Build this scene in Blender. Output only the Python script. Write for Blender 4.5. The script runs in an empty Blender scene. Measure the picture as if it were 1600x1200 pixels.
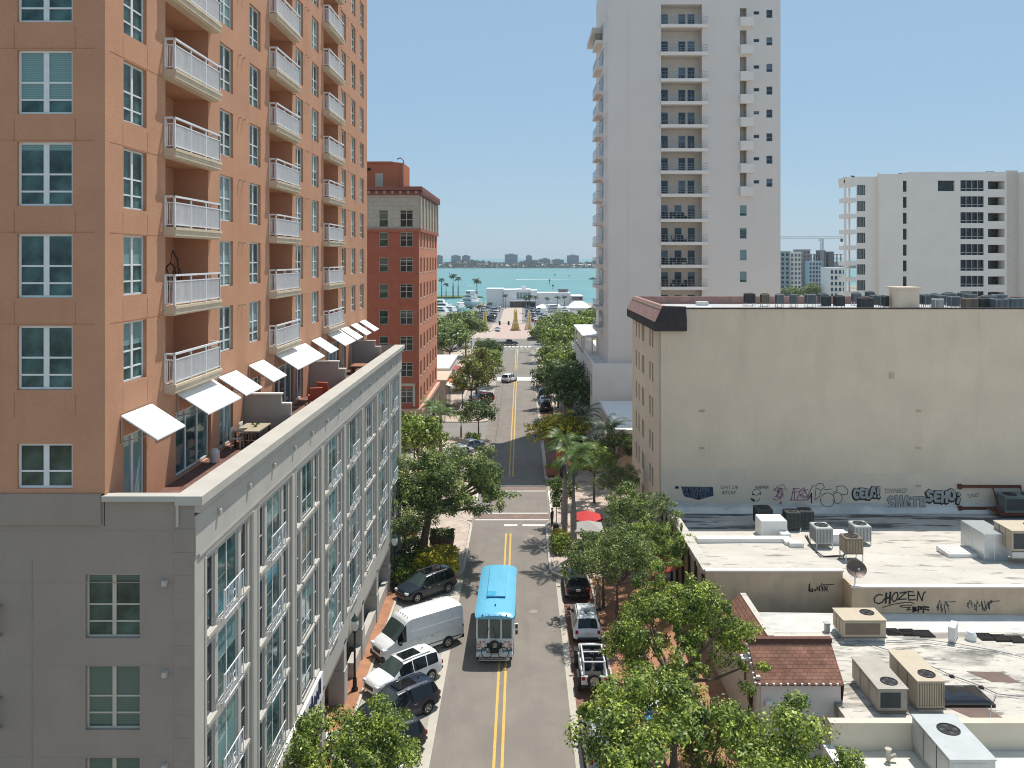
import bpy, math, random
import numpy as np
from mathutils import Vector, Matrix
R = math.radians
C = bpy.context.scene.collection
SC = bpy.context.scene
# ---------------------------------------------------------------- camera, sky, sun, exposure
CAM_H = 25.5; FPX = 1300.0; U0 = 814.0; V0 = 403.0
cd = bpy.data.cameras.new('camera'); cam = bpy.data.objects.new('camera', cd); C.objects.link(cam)
cam.location = (0, 0, CAM_H); cam.rotation_euler = (R(90), 0, 0)
cd.sensor_width = 36; cd.lens = FPX / 1600 * 36
cd.shift_x = (800 - U0) / 1600; cd.shift_y = -(600 - V0) / 1600
cd.clip_start = .5; cd.clip_end = 20000
SC.camera = cam
SUN = Vector((.25, .36, 1.0)).normalized()
world = bpy.data.worlds.new("World"); SC.world = world; world.use_nodes = True
wn = world.node_tree.nodes; wl = world.node_tree.links
sky = wn.new('ShaderNodeTexSky'); sky.sky_type = 'NISHITA'; sky.sun_disc = False
sky.sun_elevation = math.asin(SUN.z); sky.sun_rotation = math.atan2(SUN.x, SUN.y)
sky.altitude = 0; sky.air_density = 1.0; sky.dust_density = .35; sky.ozone_density = 2.2
veil = wn.new('ShaderNodeMix'); veil.data_type = 'RGBA'; veil.inputs[0].default_value = .68      # bright humid air in front of the clear sky
wl.new(sky.outputs[0], veil.inputs[6]); veil.inputs[7].default_value = (3.75, 5.75, 7.7, 1)
wl.new(veil.outputs[2], wn['Background'].inputs[0]); wn['Background'].inputs[1].default_value = .1
sl = bpy.data.lights.new('sun', 'SUN'); sl.energy = 5.0; sl.angle = R(.55); sl.color = (1, .955, .88)
so = bpy.data.objects.new('sun', sl); C.objects.link(so); so.location = (20, 30, 120)
so.rotation_euler = (-SUN).to_track_quat('-Z', 'Y').to_euler()
SC.view_settings.view_transform = 'Standard'; SC.view_settings.look = 'None'
SC.view_settings.exposure = 0.0; SC.view_settings.gamma = 1
SC.cycles.filter_width = 1.05; SC.cycles.max_bounces = 6; SC.cycles.diffuse_bounces = 3; SC.cycles.transparent_max_bounces = 6

def at(u, v, z=0.):
    """world point at height z seen at photo pixel u,v"""
    Y = FPX * (CAM_H - z) / (v - V0)
    return Vector(((u - U0) * Y / FPX, Y, z))
def pt(u, v, Y):
    return Vector(((u - U0) * Y / FPX, Y, CAM_H - (v - V0) * Y / FPX))

# ---------------------------------------------------------------- materials
def node_mat(name):
    m = bpy.data.materials.new(name); m.use_nodes = True
    return m, m.node_tree.nodes, m.node_tree.links, m.node_tree.nodes['Principled BSDF']
def noise(m, scale, detail=5, stretch=(1, 1, 1), rough=.55):
    n, l = m.node_tree.nodes, m.node_tree.links
    tc = n.new('ShaderNodeTexCoord'); mp = n.new('ShaderNodeMapping'); mp.inputs['Scale'].default_value = stretch
    l.new(tc.outputs['Object'], mp.inputs[0])
    t = n.new('ShaderNodeTexNoise'); t.inputs['Scale'].default_value = scale; t.inputs['Detail'].default_value = detail
    t.inputs['Roughness'].default_value = rough
    l.new(mp.outputs[0], t.inputs['Vector']); return t.outputs['Fac']
def ramp(m, fac, lo, hi, c0=(0, 0, 0), c1=(1, 1, 1)):
    r = m.node_tree.nodes.new('ShaderNodeValToRGB'); e = r.color_ramp.elements
    e[0].position = lo; e[0].color = (*c0, 1); e[1].position = hi; e[1].color = (*c1, 1)
    m.node_tree.links.new(fac, r.inputs[0]); return r.outputs[0]
def mixc(m, fac, a, b, mode='MIX'):
    x = m.node_tree.nodes.new('ShaderNodeMix'); x.data_type = 'RGBA'; x.blend_type = mode
    l = m.node_tree.links
    for i, val in ((0, fac), (6, a), (7, b)):
        if isinstance(val, (int, float)): x.inputs[i].default_value = val
        elif isinstance(val, tuple): x.inputs[i].default_value = (*val, 1)
        else: l.new(val, x.inputs[i])
    return x.outputs[2]
M = {}
def mat(name, c, rough=.8, metal=0., var=.12, scale=1.5, bump=0., bscale=30., spec=.3, stains=(), stretch=(1, 1, 1), bd=.02):
    m, n, l, b = node_mat(name)
    f = noise(m, scale, 6, stretch)
    col = ramp(m, f, .3, .7, tuple(max(0, x * (1 - var)) for x in c), tuple(min(1, x * (1 + var)) for x in c))
    for (sc, lo, hi, cc, amt, st) in stains:
        k = ramp(m, noise(m, sc, 7, st, .62), lo, hi)
        mm = n.new('ShaderNodeMath'); mm.operation = 'MULTIPLY'; mm.inputs[1].default_value = amt; l.new(k, mm.inputs[0])
        col = mixc(m, mm.outputs[0], col, cc)
    l.new(col, b.inputs['Base Color'])
    b.inputs['Roughness'].default_value = rough; b.inputs['Metallic'].default_value = metal
    b.inputs['Specular IOR Level'].default_value = spec
    if bump:
        bp = n.new('ShaderNodeBump'); bp.inputs['Strength'].default_value = bump; bp.inputs['Distance'].default_value = bd
        l.new(noise(m, bscale, 4), bp.inputs['Height']); l.new(bp.outputs[0], b.inputs['Normal'])
    M[name] = m; return m
def brickmat(name, c1, c2, cm, w, h, mortar=.01, rough=.85, rot=0, bump=.3, plane='xy', var=.25, stains=()):
    m, n, l, b = node_mat(name)
    tc = n.new('ShaderNodeTexCoord'); sp = n.new('ShaderNodeSeparateXYZ'); cb = n.new('ShaderNodeCombineXYZ')
    l.new(tc.outputs['Object'], sp.inputs[0])
    ix = {'x': 0, 'y': 1, 'z': 2}
    l.new(sp.outputs[ix[plane[0]]], cb.inputs[0]); l.new(sp.outputs[ix[plane[1]]], cb.inputs[1])
    mp = n.new('ShaderNodeMapping'); mp.inputs['Rotation'].default_value = (0, 0, rot); l.new(cb.outputs[0], mp.inputs[0])
    t = n.new('ShaderNodeTexBrick'); l.new(mp.outputs[0], t.inputs['Vector'])
    t.inputs['Scale'].default_value = 1; t.inputs['Brick Width'].default_value = w; t.inputs['Row Height'].default_value = h
    t.inputs['Mortar Size'].default_value = mortar; t.inputs['Mortar Smooth'].default_value = .1
    t.inputs['Color1'].default_value = (*c1, 1); t.inputs['Color2'].default_value = (*c2, 1); t.inputs['Mortar'].default_value = (*cm, 1)
    k = ramp(m, noise(m, 1.1, 6), .3, .7, (1 - var,) * 3, (1 + var * .4,) * 3)
    col = mixc(m, 1.0, t.outputs['Color'], k, 'MULTIPLY')
    for (sc, lo, hi, cc, amt, st) in stains:
        q = ramp(m, noise(m, sc, 7, st, .62), lo, hi)
        mm = n.new('ShaderNodeMath'); mm.operation = 'MULTIPLY'; mm.inputs[1].default_value = amt; l.new(q, mm.inputs[0])
        col = mixc(m, mm.outputs[0], col, cc)
    l.new(col, b.inputs['Base Color']); b.inputs['Roughness'].default_value = rough; b.inputs['Specular IOR Level'].default_value = .25
    bp = n.new('ShaderNodeBump'); bp.inputs['Strength'].default_value = bump; bp.inputs['Distance'].default_value = .01; bp.invert = True
    l.new(t.outputs['Fac'], bp.inputs['Height']); l.new(bp.outputs[0], b.inputs['Normal'])
    M[name] = m; return m
def plain(name, c, rough=.5, metal=0., spec=.5, coat=0.):
    m, n, l, b = node_mat(name)
    k = ramp(m, noise(m, 3., 4), .3, .7, tuple(x * .94 for x in c), tuple(min(1, x * 1.05) for x in c))
    l.new(k, b.inputs['Base Color'])
    b.inputs['Roughness'].default_value = rough; b.inputs['Metallic'].default_value = metal
    b.inputs['Specular IOR Level'].default_value = spec; b.inputs['Coat Weight'].default_value = coat
    b.inputs['Coat Roughness'].default_value = .06
    M[name] = m; return m
def glassmat(name, dark, blind, share=.5, rough=.05, spec=.4):
    """window pane with a room or blinds seen behind it: every pane differs"""
    m, n, l, b = node_mat(name)
    oi = n.new('ShaderNodeObjectInfo'); tc = n.new('ShaderNodeTexCoord'); sp = n.new('ShaderNodeSeparateXYZ')
    l.new(tc.outputs['Generated'], sp.inputs[0])
    a = n.new('ShaderNodeMath'); a.operation = 'MULTIPLY_ADD'; a.inputs[1].default_value = 1.5; a.inputs[2].default_value = .62 - share * 1.2
    l.new(oi.outputs['Random'], a.inputs[0])
    g = n.new('ShaderNodeMath'); g.operation = 'GREATER_THAN'; l.new(sp.outputs[2], g.inputs[0]); l.new(a.outputs[0], g.inputs[1])
    w = n.new('ShaderNodeTexWave'); w.wave_type = 'BANDS'; w.bands_direction = 'Z'; w.inputs['Scale'].default_value = 4.5
    w.inputs['Distortion'].default_value = .3
    l.new(tc.outputs['Object'], w.inputs['Vector'])
    bl = mixc(m, w.outputs['Fac'], tuple(x * .72 for x in blind), blind)
    room = ramp(m, noise(m, 1.3, 5), .35, .7, tuple(x * .35 for x in dark), tuple(x * 1.5 for x in dark))
    l.new(mixc(m, g.outputs[0], room, bl), b.inputs['Base Color'])
    b.inputs['Roughness'].default_value = rough; b.inputs['Specular IOR Level'].default_value = spec
    bp = n.new('ShaderNodeBump'); bp.inputs['Strength'].default_value = .05; bp.inputs['Distance'].default_value = .05
    l.new(noise(m, .8, 2), bp.inputs['Height']); l.new(bp.outputs[0], b.inputs['Normal'])
    M[name] = m; return m
def leafmat(name, dark, light, trans=.3, n_lo=.4, n_hi=.62):
    m, n, l, b = node_mat(name)
    ge = n.new('ShaderNodeNewGeometry')
    c = ramp(m, ge.outputs['Random Per Island'], .05, .95, dark, light)
    k = ramp(m, noise(m, 1.25, 4), n_lo, n_hi, (.46, .54, .52), (1.32, 1.25, 1.0))  # blotches paint lit clumps and shaded gaps into the leaf colour
    col = mixc(m, 1., c, k, 'MULTIPLY')
    l.new(col, b.inputs['Base Color']); b.inputs['Roughness'].default_value = .42; b.inputs['Specular IOR Level'].default_value = .35
    t = n.new('ShaderNodeBsdfTranslucent'); l.new(col, t.inputs[0]); mx = n.new('ShaderNodeMixShader'); mx.inputs[0].default_value = trans
    l.new(b.outputs[0], mx.inputs[1]); l.new(t.outputs[0], mx.inputs[2]); l.new(mx.outputs[0], n['Material Output'].inputs[0])
    M[name] = m; return m

# ---------------------------------------------------------------- mesh building
class MB:
    def __init__(s): s.v = []; s.f = []; s.m = []
    def face(s, pts, mi=0):
        k = len(s.v); s.v += [tuple(p) for p in pts]; s.f.append(tuple(range(k, k + len(pts)))); s.m.append(mi); return s
    def box(s, x0, y0, z0, x1, y1, z1, mi=0):
        if x1 < x0: x0, x1 = x1, x0
        if y1 < y0: y0, y1 = y1, y0
        if z1 < z0: z0, z1 = z1, z0
        k = len(s.v)
        s.v += [(x0, y0, z0), (x1, y0, z0), (x1, y1, z0), (x0, y1, z0), (x0, y0, z1), (x1, y0, z1), (x1, y1, z1), (x0, y1, z1)]
        for q in ((0, 3, 2, 1), (4, 5, 6, 7), (0, 1, 5, 4), (1, 2, 6, 5), (2, 3, 7, 6), (3, 0, 4, 7)):
            s.f.append(tuple(k + i for i in q)); s.m.append(mi)
        return s
    def bbox(s, x0, y0, z0, x1, y1, z1, b=.03, mi=0):
        """box with chamfered vertical edges and top rim"""
        p = [(x0 + b, y0), (x1 - b, y0), (x1, y0 + b), (x1, y1 - b), (x1 - b, y1), (x0 + b, y1), (x0, y1 - b), (x0, y0 + b)]
        i = [(x0 + 2 * b, y0 + b), (x1 - 2 * b, y0 + b), (x1 - b, y0 + 2 * b), (x1 - b, y1 - 2 * b), (x1 - 2 * b, y1 - b), (x0 + 2 * b, y1 - b), (x0 + b, y1 - 2 * b), (x0 + b, y0 + 2 * b)]
        s.rings([[(*q, z0) for q in p], [(*q, z1 - b) for q in p], [(*q, z1) for q in i]], True, mi); return s
    def rings(s, rs, caps=True, mi=0, closed=True):
        k = len(s.v); n = len(rs[0])
        for r in rs: s.v += [tuple(p) for p in r]
        for a in range(len(rs) - 1):
            for j in range(n if closed else n - 1):
                j2 = (j + 1) % n
                s.f.append((k + a * n + j, k + a * n + j2, k + (a + 1) * n + j2, k + (a + 1) * n + j)); s.m.append(mi)
        if caps:
            s.f.append(tuple(k + j for j in range(n - 1, -1, -1))); s.m.append(mi)
            s.f.append(tuple(k + (len(rs) - 1) * n + j for j in range(n))); s.m.append(mi)
        return s
    def tube(s, pts, rad, n=8, mi=0, caps=True):
        pts = [Vector(p) for p in pts]
        if not isinstance(rad, (list, tuple)): rad = [rad] * len(pts)
        rs = []; up = Vector((0, 0, 1))
        for i, p in enumerate(pts):
            d = (pts[min(i + 1, len(pts) - 1)] - pts[max(i - 1, 0)]).normalized()
            a = d.cross(up)
            if a.length < 1e-3: a = Vector((1, 0, 0))
            a.normalize(); b = d.cross(a)
            rs.append([p + (a * math.cos(t) + b * math.sin(t)) * rad[i] for t in (2 * math.pi * j / n for j in range(n))])
        return s.rings(rs, caps, mi)
    def lathe(s, prof, n=16, o=(0, 0, 0), mi=0, caps=True):
        return s.rings([[(o[0] + r * math.cos(t), o[1] + r * math.sin(t), o[2] + z) for t in (2 * math.pi * j / n for j in range(n))] for r, z in prof], caps, mi)
    def torus(s, o, R_, r, axis='y', n=20, k=6, mi=0, a0=0, a1=2 * math.pi):
        rs = []
        full = abs(a1 - a0 - 2 * math.pi) < 1e-3
        for i in range(n + 1):
            t = a0 + (a1 - a0) * i / n
            c = []
            for j in range(k):
                q = 2 * math.pi * j / k; rr = R_ + r * math.cos(q); h = r * math.sin(q)
                x, z = rr * math.cos(t), rr * math.sin(t)
                c.append({'y': (o[0] + x, o[1] + h, o[2] + z), 'x': (o[0] + h, o[1] + x, o[2] + z), 'z': (o[0] + x, o[1] + z, o[2] + h)}[axis])
            rs.append(c)
        return s.rings(rs, not full, mi)
    def prism(s, pts, z0, z1, mi=0):
        return s.rings([[(x, y, z0) for x, y in pts], [(x, y, z1) for x, y in pts]], True, mi)
    def prism_axis(s, pts, a0, a1, axis='x', mi=0):
        f = {'x': lambda a, p: (a, p[0], p[1]), 'y': lambda a, p: (p[0], a, p[1])}[axis]
        return s.rings([[f(a0, p) for p in pts], [f(a1, p) for p in pts]], True, mi)
    def add(s, o, mx, mi=None):
        k = len(s.v); s.v += [tuple(mx @ Vector(p)) for p in o.v]
        s.f += [tuple(k + i for i in f) for f in o.f]; s.m += [(mi if mi is not None else q) for q in o.m]; return s
    def mesh(s, name, mats, smooth=0):
        me = bpy.data.meshes.new(name); me.from_pydata(s.v, [], s.f)
        if not isinstance(mats, (list, tuple)): mats = [mats]
        for m in mats: me.materials.append(M[m] if isinstance(m, str) else m)
        if len(mats) > 1: me.polygons.foreach_set('material_index', [min(q, len(mats) - 1) for q in s.m])
        if smooth:
            me.polygons.foreach_set('use_smooth', [True] * len(s.f)); me.set_sharp_from_angle(angle=R(smooth))
        me.update(); return me
    def build(s, name, mats, parent=None, loc=None, rz=0, smooth=0, wld=False):
        return obj(name, s.mesh(name, mats, smooth), parent, loc, rz, wld)
def obj(name, me, parent=None, loc=None, rz=0, wld=False):
    o = bpy.data.objects.new(name, me); C.objects.link(o)
    if parent: o.parent = parent
    l = Vector(loc) if loc is not None else Vector((0, 0, 0))
    if wld and parent: l = l - parent.location
    o.location = l; o.rotation_euler = (0, 0, rz); return o
def tag(o, label=None, cat=None, group=None, kind=None):
    if label: o['label'] = label
    if cat: o['category'] = cat
    if group: o['group'] = group
    if kind: o['kind'] = kind
    return o
def thing(name, label, cat, loc=(0, 0, 0), rz=0, group=None):
    o = bpy.data.objects.new(name, None); C.objects.link(o); o.empty_display_size = .3
    o.location = loc; o.rotation_euler = (0, 0, rz); return tag(o, label, cat, group)
def struct(name, mb, mats, smooth=0, label=None):
    o = mb.build(name, mats, None, None, 0, smooth); o['kind'] = 'structure'
    if label: o['label'] = label
    return o
def copy_tree(o, parent=None):
    c = o.copy(); C.objects.link(c)
    if parent: c.parent = parent
    for ch in list(o.children): copy_tree(ch, c)
    return c
def place(proto, used, loc, rz, label, group=None):
    o = proto if proto.name not in used else copy_tree(proto)
    used.add(proto.name); o.location = loc; o.rotation_euler = (0, 0, rz); o['label'] = label
    if group: o['group'] = group
    return o
USED = set()
def facade(mb, o, ud, W, Ht, holes, mi=0, mr=None, mback=None):
    """wall plane with real openings; holes (u0,v0,u1,v1,depth[,back])"""
    o = Vector(o); ud = Vector(ud); n = ud.cross(Vector((0, 0, 1))); mr = mi if mr is None else mr
    us = sorted({0., W} | {h[0] for h in holes} | {h[2] for h in holes}); vs = sorted({0., Ht} | {h[1] for h in holes} | {h[3] for h in holes})
    us = [u for u in us if -1e-6 <= u <= W + 1e-6]; vs = [v for v in vs if -1e-6 <= v <= Ht + 1e-6]
    P = lambda u, v, d=0.: o + ud * u + Vector((0, 0, v)) - n * d
    for i in range(len(us) - 1):
        uc = (us[i] + us[i + 1]) / 2; run = None
        for j in range(len(vs) - 1):
            vc = (vs[j] + vs[j + 1]) / 2
            inh = any(h[0] < uc < h[2] and h[1] < vc < h[3] for h in holes)
            if inh:
                if run is not None: mb.face([P(us[i], run), P(us[i + 1], run), P(us[i + 1], vs[j]), P(us[i], vs[j])], mi); run = None
            elif run is None: run = vs[j]
        if run is not None: mb.face([P(us[i], run), P(us[i + 1], run), P(us[i + 1], Ht), P(us[i], Ht)], mi)
    for h in holes:
        u0, v0, u1, v1, d = h[:5]
        mb.face([P(u0, v0), P(u0, v0, d), P(u1, v0, d), P(u1, v0)][::-1], mr); mb.face([P(u0, v1), P(u1, v1), P(u1, v1, d), P(u0, v1, d)][::-1], mr)
        mb.face([P(u0, v0), P(u0, v1), P(u0, v1, d), P(u0, v0, d)][::-1], mr); mb.face([P(u1, v0), P(u1, v0, d), P(u1, v1, d), P(u1, v1)][::-1], mr)
        if len(h) > 5 and h[5]: mb.face([P(u0, v0, d), P(u1, v0, d), P(u1, v1, d), P(u0, v1, d)], mr if mback is None else mback)
    return mb
MESH = {}
def window_mesh(key, w, h, vm, hm, fw=.07, frame='white_frame', glass='glass_teal', mw=None, dep=.06):
    """frame facing -Y with origin at lower left; vm/hm lists of mullion centres"""
    if key in MESH: return MESH[key]
    f = MB(); mw = mw or fw
    f.box(0, 0, 0, fw, dep, h); f.box(w - fw, 0, 0, w, dep, h); f.box(fw, 0, 0, w - fw, dep, fw); f.box(fw, 0, h - fw, w - fw, dep, h)
    xs = [fw] + sum([[x - mw / 2, x + mw / 2] for x in vm], []) + [w - fw]
    for x in vm: f.box(x - mw / 2, -.004, fw, x + mw / 2, dep - .004, h - fw)
    for z in hm:
        for a in range(0, len(xs), 2): f.box(xs[a], .004, z - fw * .4, xs[a + 1], dep - .008, z + fw * .4)
    g = MB(); g.face([(fw * .5, dep * .6, fw * .5), (w - fw * .5, dep * .6, fw * .5), (w - fw * .5, dep * .6, h - fw * .5), (fw * .5, dep * .6, h - fw * .5)])
    MESH[key] = (f.mesh('window_frame', frame), g.mesh('glass', glass)); return MESH[key]
def add_window(parent, key, loc, rz=0, name='window', sill=None):
    fm, gm = MESH[key]
    o = obj(name, fm, parent, loc, rz, True); obj('glass', gm, o)
    if sill: obj('sill', sill, o)
    return o
def sill_mesh(w, mt, out=.09, h=.1, over=.06):
    k = ('sill', round(w, 2), mt, h)
    if k not in MESH: MESH[k] = MB().box(-over, -out, -h, w + over, .05, 0).mesh('sill', mt)
    return MESH[k]
def text_mesh(s, size=1., offset=0., shear=0., spacing=1.):
    c = bpy.data.curves.new('lettering', 'FONT'); c.body = s; c.size = size; c.offset = offset; c.shear = shear; c.space_character = spacing
    c.resolution_u = 3
    o = bpy.data.objects.new('lettering', c); C.objects.link(o); bpy.context.view_layer.update()
    me = bpy.data.meshes.new_from_object(o.evaluated_get(bpy.context.evaluated_depsgraph_get()))
    bpy.data.objects.remove(o); bpy.data.curves.remove(c); return me
def lettering(name, s, mtl, parent, loc, rot, size, offset=0., shear=0., sx=1., spacing=1., tilt=0.):
    me = text_mesh(s, size, offset, shear, spacing); me.materials.clear(); me.materials.append(M[mtl])
    o = obj(name, me, parent, loc, 0, True); o.rotation_euler = rot
    if tilt: o.rotation_euler.rotate_axis('Z', tilt)
    o.scale = (sx, 1, 1); return o
def stroke(mb, pts, w, mi=0, y=0.):
    """ribbon in the local XZ plane (a painted line on a wall facing -Y)"""
    for a, b in zip(pts[:-1], pts[1:]):
        d = Vector((b[0] - a[0], b[1] - a[1])); L = d.length
        if L < 1e-5: continue
        d /= L; nx, nz = -d.y * w / 2, d.x * w / 2; e = (d.x * w * .3, d.y * w * .3)
        mb.face([(a[0] - e[0] - nx, y, a[1] - e[1] - nz), (b[0] + e[0] - nx, y, b[1] + e[1] - nz), (b[0] + e[0] + nx, y, b[1] + e[1] + nz), (a[0] - e[0] + nx, y, a[1] - e[1] + nz)], mi)
def arc(cx, cz, rx, rz, a0, a1, n=12):
    return [(cx + rx * math.cos(R(a0 + (a1 - a0) * i / n)), cz + rz * math.sin(R(a0 + (a1 - a0) * i / n))) for i in range(n + 1)]

# palette
mat('stucco_orange', (.535, .282, .172), .9, var=.07, scale=.6, bump=.7, bscale=30, stains=((22, .45, .7, (.40, .165, .08), .4, (1, 1, 1)), (1.1, .55, .75, (.44, .19, .095), .35, (1, 1, .15)), (.25, .55, .8, (.47, .20, .10), .4, (1, 1, .25)),))
mat('stucco_joint', (.42, .195, .105), .9)
mat('trim_beige', (.56, .45, .33), .85, var=.06)
mat('slab_beige', (.60, .50, .37), .85, var=.08, stains=((1.2, .6, .8, (.4, .33, .25), .4, (1, 1, .4)),))
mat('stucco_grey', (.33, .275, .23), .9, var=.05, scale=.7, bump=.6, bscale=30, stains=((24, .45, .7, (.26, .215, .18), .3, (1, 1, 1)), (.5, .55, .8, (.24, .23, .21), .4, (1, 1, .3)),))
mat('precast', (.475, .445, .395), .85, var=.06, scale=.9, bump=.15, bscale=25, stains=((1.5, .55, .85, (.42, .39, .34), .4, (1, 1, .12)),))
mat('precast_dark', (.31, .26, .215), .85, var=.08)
mat('divider_grey', (.34, .31, .28), .9, var=.05, bump=.2)
plain('white_frame', (.72, .73, .72), .45)
plain('cream_frame', (.50, .46, .38), .5)
plain('white_metal', (.80, .80, .80), .4)
plain('rail_white', (.74, .75, .76), .4)
plain('awning_white', (.92, .91, .88), .6)
plain('steel_grey', (.35, .36, .37), .4, .6)
plain('galvanised', (.52, .55, .57), .35, .7)
plain('black_metal', (.015, .015, .016), .4, .2)
plain('dark_green_metal', (.02, .06, .045), .4)
glassmat('glass_teal', (.05, .115, .115), (.21, .35, .345), .65)
glassmat('glass_green', (.045, .085, .065), (.11, .165, .135), .55)
glassmat('glass_dark', (.02, .03, .035), (.10, .12, .12), .2)
glassmat('glass_blue', (.03, .06, .09), (.13, .2, .26), .35)
brickmat('deck_pavers', (.22, .115, .09), (.17, .085, .07), (.1, .06, .05), .4, .4)
brickmat('sidewalk_brick', (.45, .215, .12), (.39, .18, .10), (.33, .2, .13), .2, .1, .006, stains=((.35, .5, .75, (.30, .19, .14), .45, (1, 1, 1)), (2.5, .6, .75, (.2, .13, .1), .3, (1, 1, 1))))
brickmat('lane_brick', (.25, .125, .09), (.20, .10, .075), (.2, .13, .1), .2, .1, .008, stains=((.5, .55, .75, (.12, .08, .065), .55, (1, .35, 1)),))
brickmat('cross_brick', (.27, .185, .15), (.23, .16, .13), (.22, .18, .16), .2, .1, .008, stains=((.8, .45, .75, (.2, .17, .155), .6, (1, .3, 1)),))
brickmat('plaza_pavers', (.56, .46, .38), (.50, .40, .33), (.42, .34, .28), .6, .6, .012, stains=((.3, .5, .75, (.38, .31, .26), .5, (1, 1, 1)),))
brickmat('pink_pavers', (.55, .38, .32), (.48, .36, .31), (.6, .52, .46), 1.2, 1.2, .03)
mat('asphalt', (.235, .206, .178), .9, var=.09, scale=.45, bump=.35, bscale=60, bd=.01,
    stains=((.5, .5, .68, (.185, .163, .142), .6, (1, .05, 1)), (1.4, .56, .7, (.19, .167, .145), .5, (1, .03, 1)), (.9, .62, .68, (.165, .147, .13), .5, (1, .3, 1)), (.12, .55, .7, (.265, .235, .205), .5, (1, .4, 1)), (14, .62, .72, (.10, .09, .08), .45, (1, 1, 1)), (40, .5, .75, (.13, .115, .10), .45, (1, 1, 1)), (.35, .52, .56, (.20, .175, .152), .5, (1, .6, 1)), (2.2, .70, .74, (.10, .095, .09), .6, (1, .5, 1))))
mat('asphalt_side', (.24, .225, .21), .9, var=.1, scale=.4)
mat('concrete_strip', (.48, .44, .37), .85, var=.08, scale=1., bump=.15, stains=((3, .6, .8, (.3, .27, .23), .5, (1, .2, 1)),))
mat('concrete_lot', (.37, .34, .29), .88, var=.08, scale=.8, bump=.2, stains=((.9, .55, .75, (.24, .21, .18), .55, (1, 1, 1)), (4, .66, .75, (.14, .12, .1), .4, (1, 1, 1))))
mat('kerb', (.52, .48, .41), .85, var=.1, scale=2)
mat('paint_white', (.74, .73, .69), .7, var=.1, scale=3, stains=((6, .6, .72, (.34, .32, .3), .5, (1, 1, 1)),))
mat('paint_yellow', (.62, .40, .10), .7, var=.1, scale=3, stains=((5, .6, .72, (.3, .25, .18), .5, (1, .4, 1)),))
mat('seam_tar', (.06, .06, .06), .7)
mat('ground_tan', (.33, .30, .25), .95, var=.15, scale=.05, stains=((.02, .5, .65, (.10, .14, .06), .8, (1, 1, 1)),))
mat('beige_wall', (.76, .625, .48), .9, var=.05, scale=.35, bump=.25, bscale=20, stains=((.35, .5, .8, (.60, .49, .375), .6, (1, 1, .18)), (1.4, .62, .8, (.50, .41, .32), .5, (1, 1, .08)), (9., .5, .75, (.62, .51, .39), .45, (1, 1, .25)), (30, .55, .7, (.6, .49, .375), .3, (1, 1, 1)), (.22, .58, .72, (.80, .67, .52), .5, (1, 1, .5))))
mat('grey_patch', (.71, .60, .475), .9, var=.06, scale=.5, stains=((.5, .5, .7, (.76, .64, .50), .5, (1, 1, .4)),))
mat('flashing_grey', (.66, .63, .58), .75, var=.12, scale=.7, stains=((.8, .5, .65, (.42, .41, .40), .7, (.3, 1, 1)), (2.5, .6, .7, (.25, .25, .25), .5, (.2, 1, 1))))
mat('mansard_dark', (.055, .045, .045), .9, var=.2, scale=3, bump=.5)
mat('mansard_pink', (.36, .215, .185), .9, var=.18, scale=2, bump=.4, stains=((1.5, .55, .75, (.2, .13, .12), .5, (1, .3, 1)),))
mat('roof_white', (.54, .50, .44), .85, var=.08, scale=.4, bump=.12, bscale=9,
    stains=((.35, .52, .72, (.42, .38, .325), .6, (.35, 1, 1)), (1.3, .56, .66, (.17, .155, .14), .8, (.3, 1, 1)), (5., .6, .67, (.25, .23, .2), .5, (.5, 1, 1)), (.9, .68, .74, (.66, .63, .57), .7, (1, 1, 1)), (3.5, .66, .72, (.2, .19, .17), .4, (.5, 1, 1))))
mat('roof_dirty', (.56, .52, .455), .85, var=.08, scale=.4, bump=.15, bscale=9,
    stains=((.4, .5, .7, (.44, .40, .34), .6, (.35, 1, 1)), (.75, .50, .60, (.20, .185, .165), .75, (.32, 1, 1)), (2.2, .54, .62, (.14, .13, .115), .8, (.35, 1, 1)), (.8, .66, .74, (.68, .65, .59), .7, (1, 1, 1)), (7., .62, .68, (.22, .2, .18), .5, (.5, 1, 1))))
leafmat('leaf_far', (.016, .034, .018), (.07, .10, .045), .15)
mat('roof_grey', (.47, .46, .45), .85, var=.1, scale=.5, stains=((.5, .5, .7, (.3, .3, .31), .6, (.3, 1, 1)),))
mat('roof_worn', (.44, .41, .38), .85, var=.1, scale=.4, stains=((.6, .5, .56, (.07, .068, .066), .9, (.22, 1, 1)), (1.2, .58, .66, (.62, .6, .56), .6, (.3, 1, 1)), (.3, .55, .65, (.3, .28, .27), .6, (.6, 1, 1))))
mat('tan_block', (.56, .43, .30), .9, var=.1, scale=1.2, bump=.4, bscale=25, stains=((1., .5, .75, (.34, .28, .21), .5, (1, 1, .3)),))
mat('rib_dark', (.035, .028, .024), .85)
mat('rib_tan', (.46, .39, .27), .9, var=.06)
brickmat('shingle_brown', (.31, .155, .105), (.235, .112, .076), (.12, .065, .048), .33, .16, .012, bump=.6, plane='xy', var=.35)
brickmat('shingle_brown_side', (.31, .155, .105), (.235, .112, .076), (.12, .065, .048), .33, .16, .012, bump=.6, plane='yx', var=.35)
mat('cream_wall', (.60, .55, .45), .9, var=.06, scale=.6, bump=.2, stains=((.7, .55, .75, (.45, .41, .33), .5, (1, 1, .2)),))
mat('white_wall', (.76, .71, .66), .9, var=.04, scale=.5, bump=.15, stains=((.3, .55, .8, (.56, .55, .53), .5, (1, 1, .15)),))
mat('tower_white', (.76, .69, .64), .9, var=.03, scale=.2, bump=.2, bscale=12, stains=((.12, .5, .8, (.70, .63, .58), .5, (1, 1, .3)),))
mat('tower_niche', (.66, .60, .53), .9, var=.05)
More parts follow.
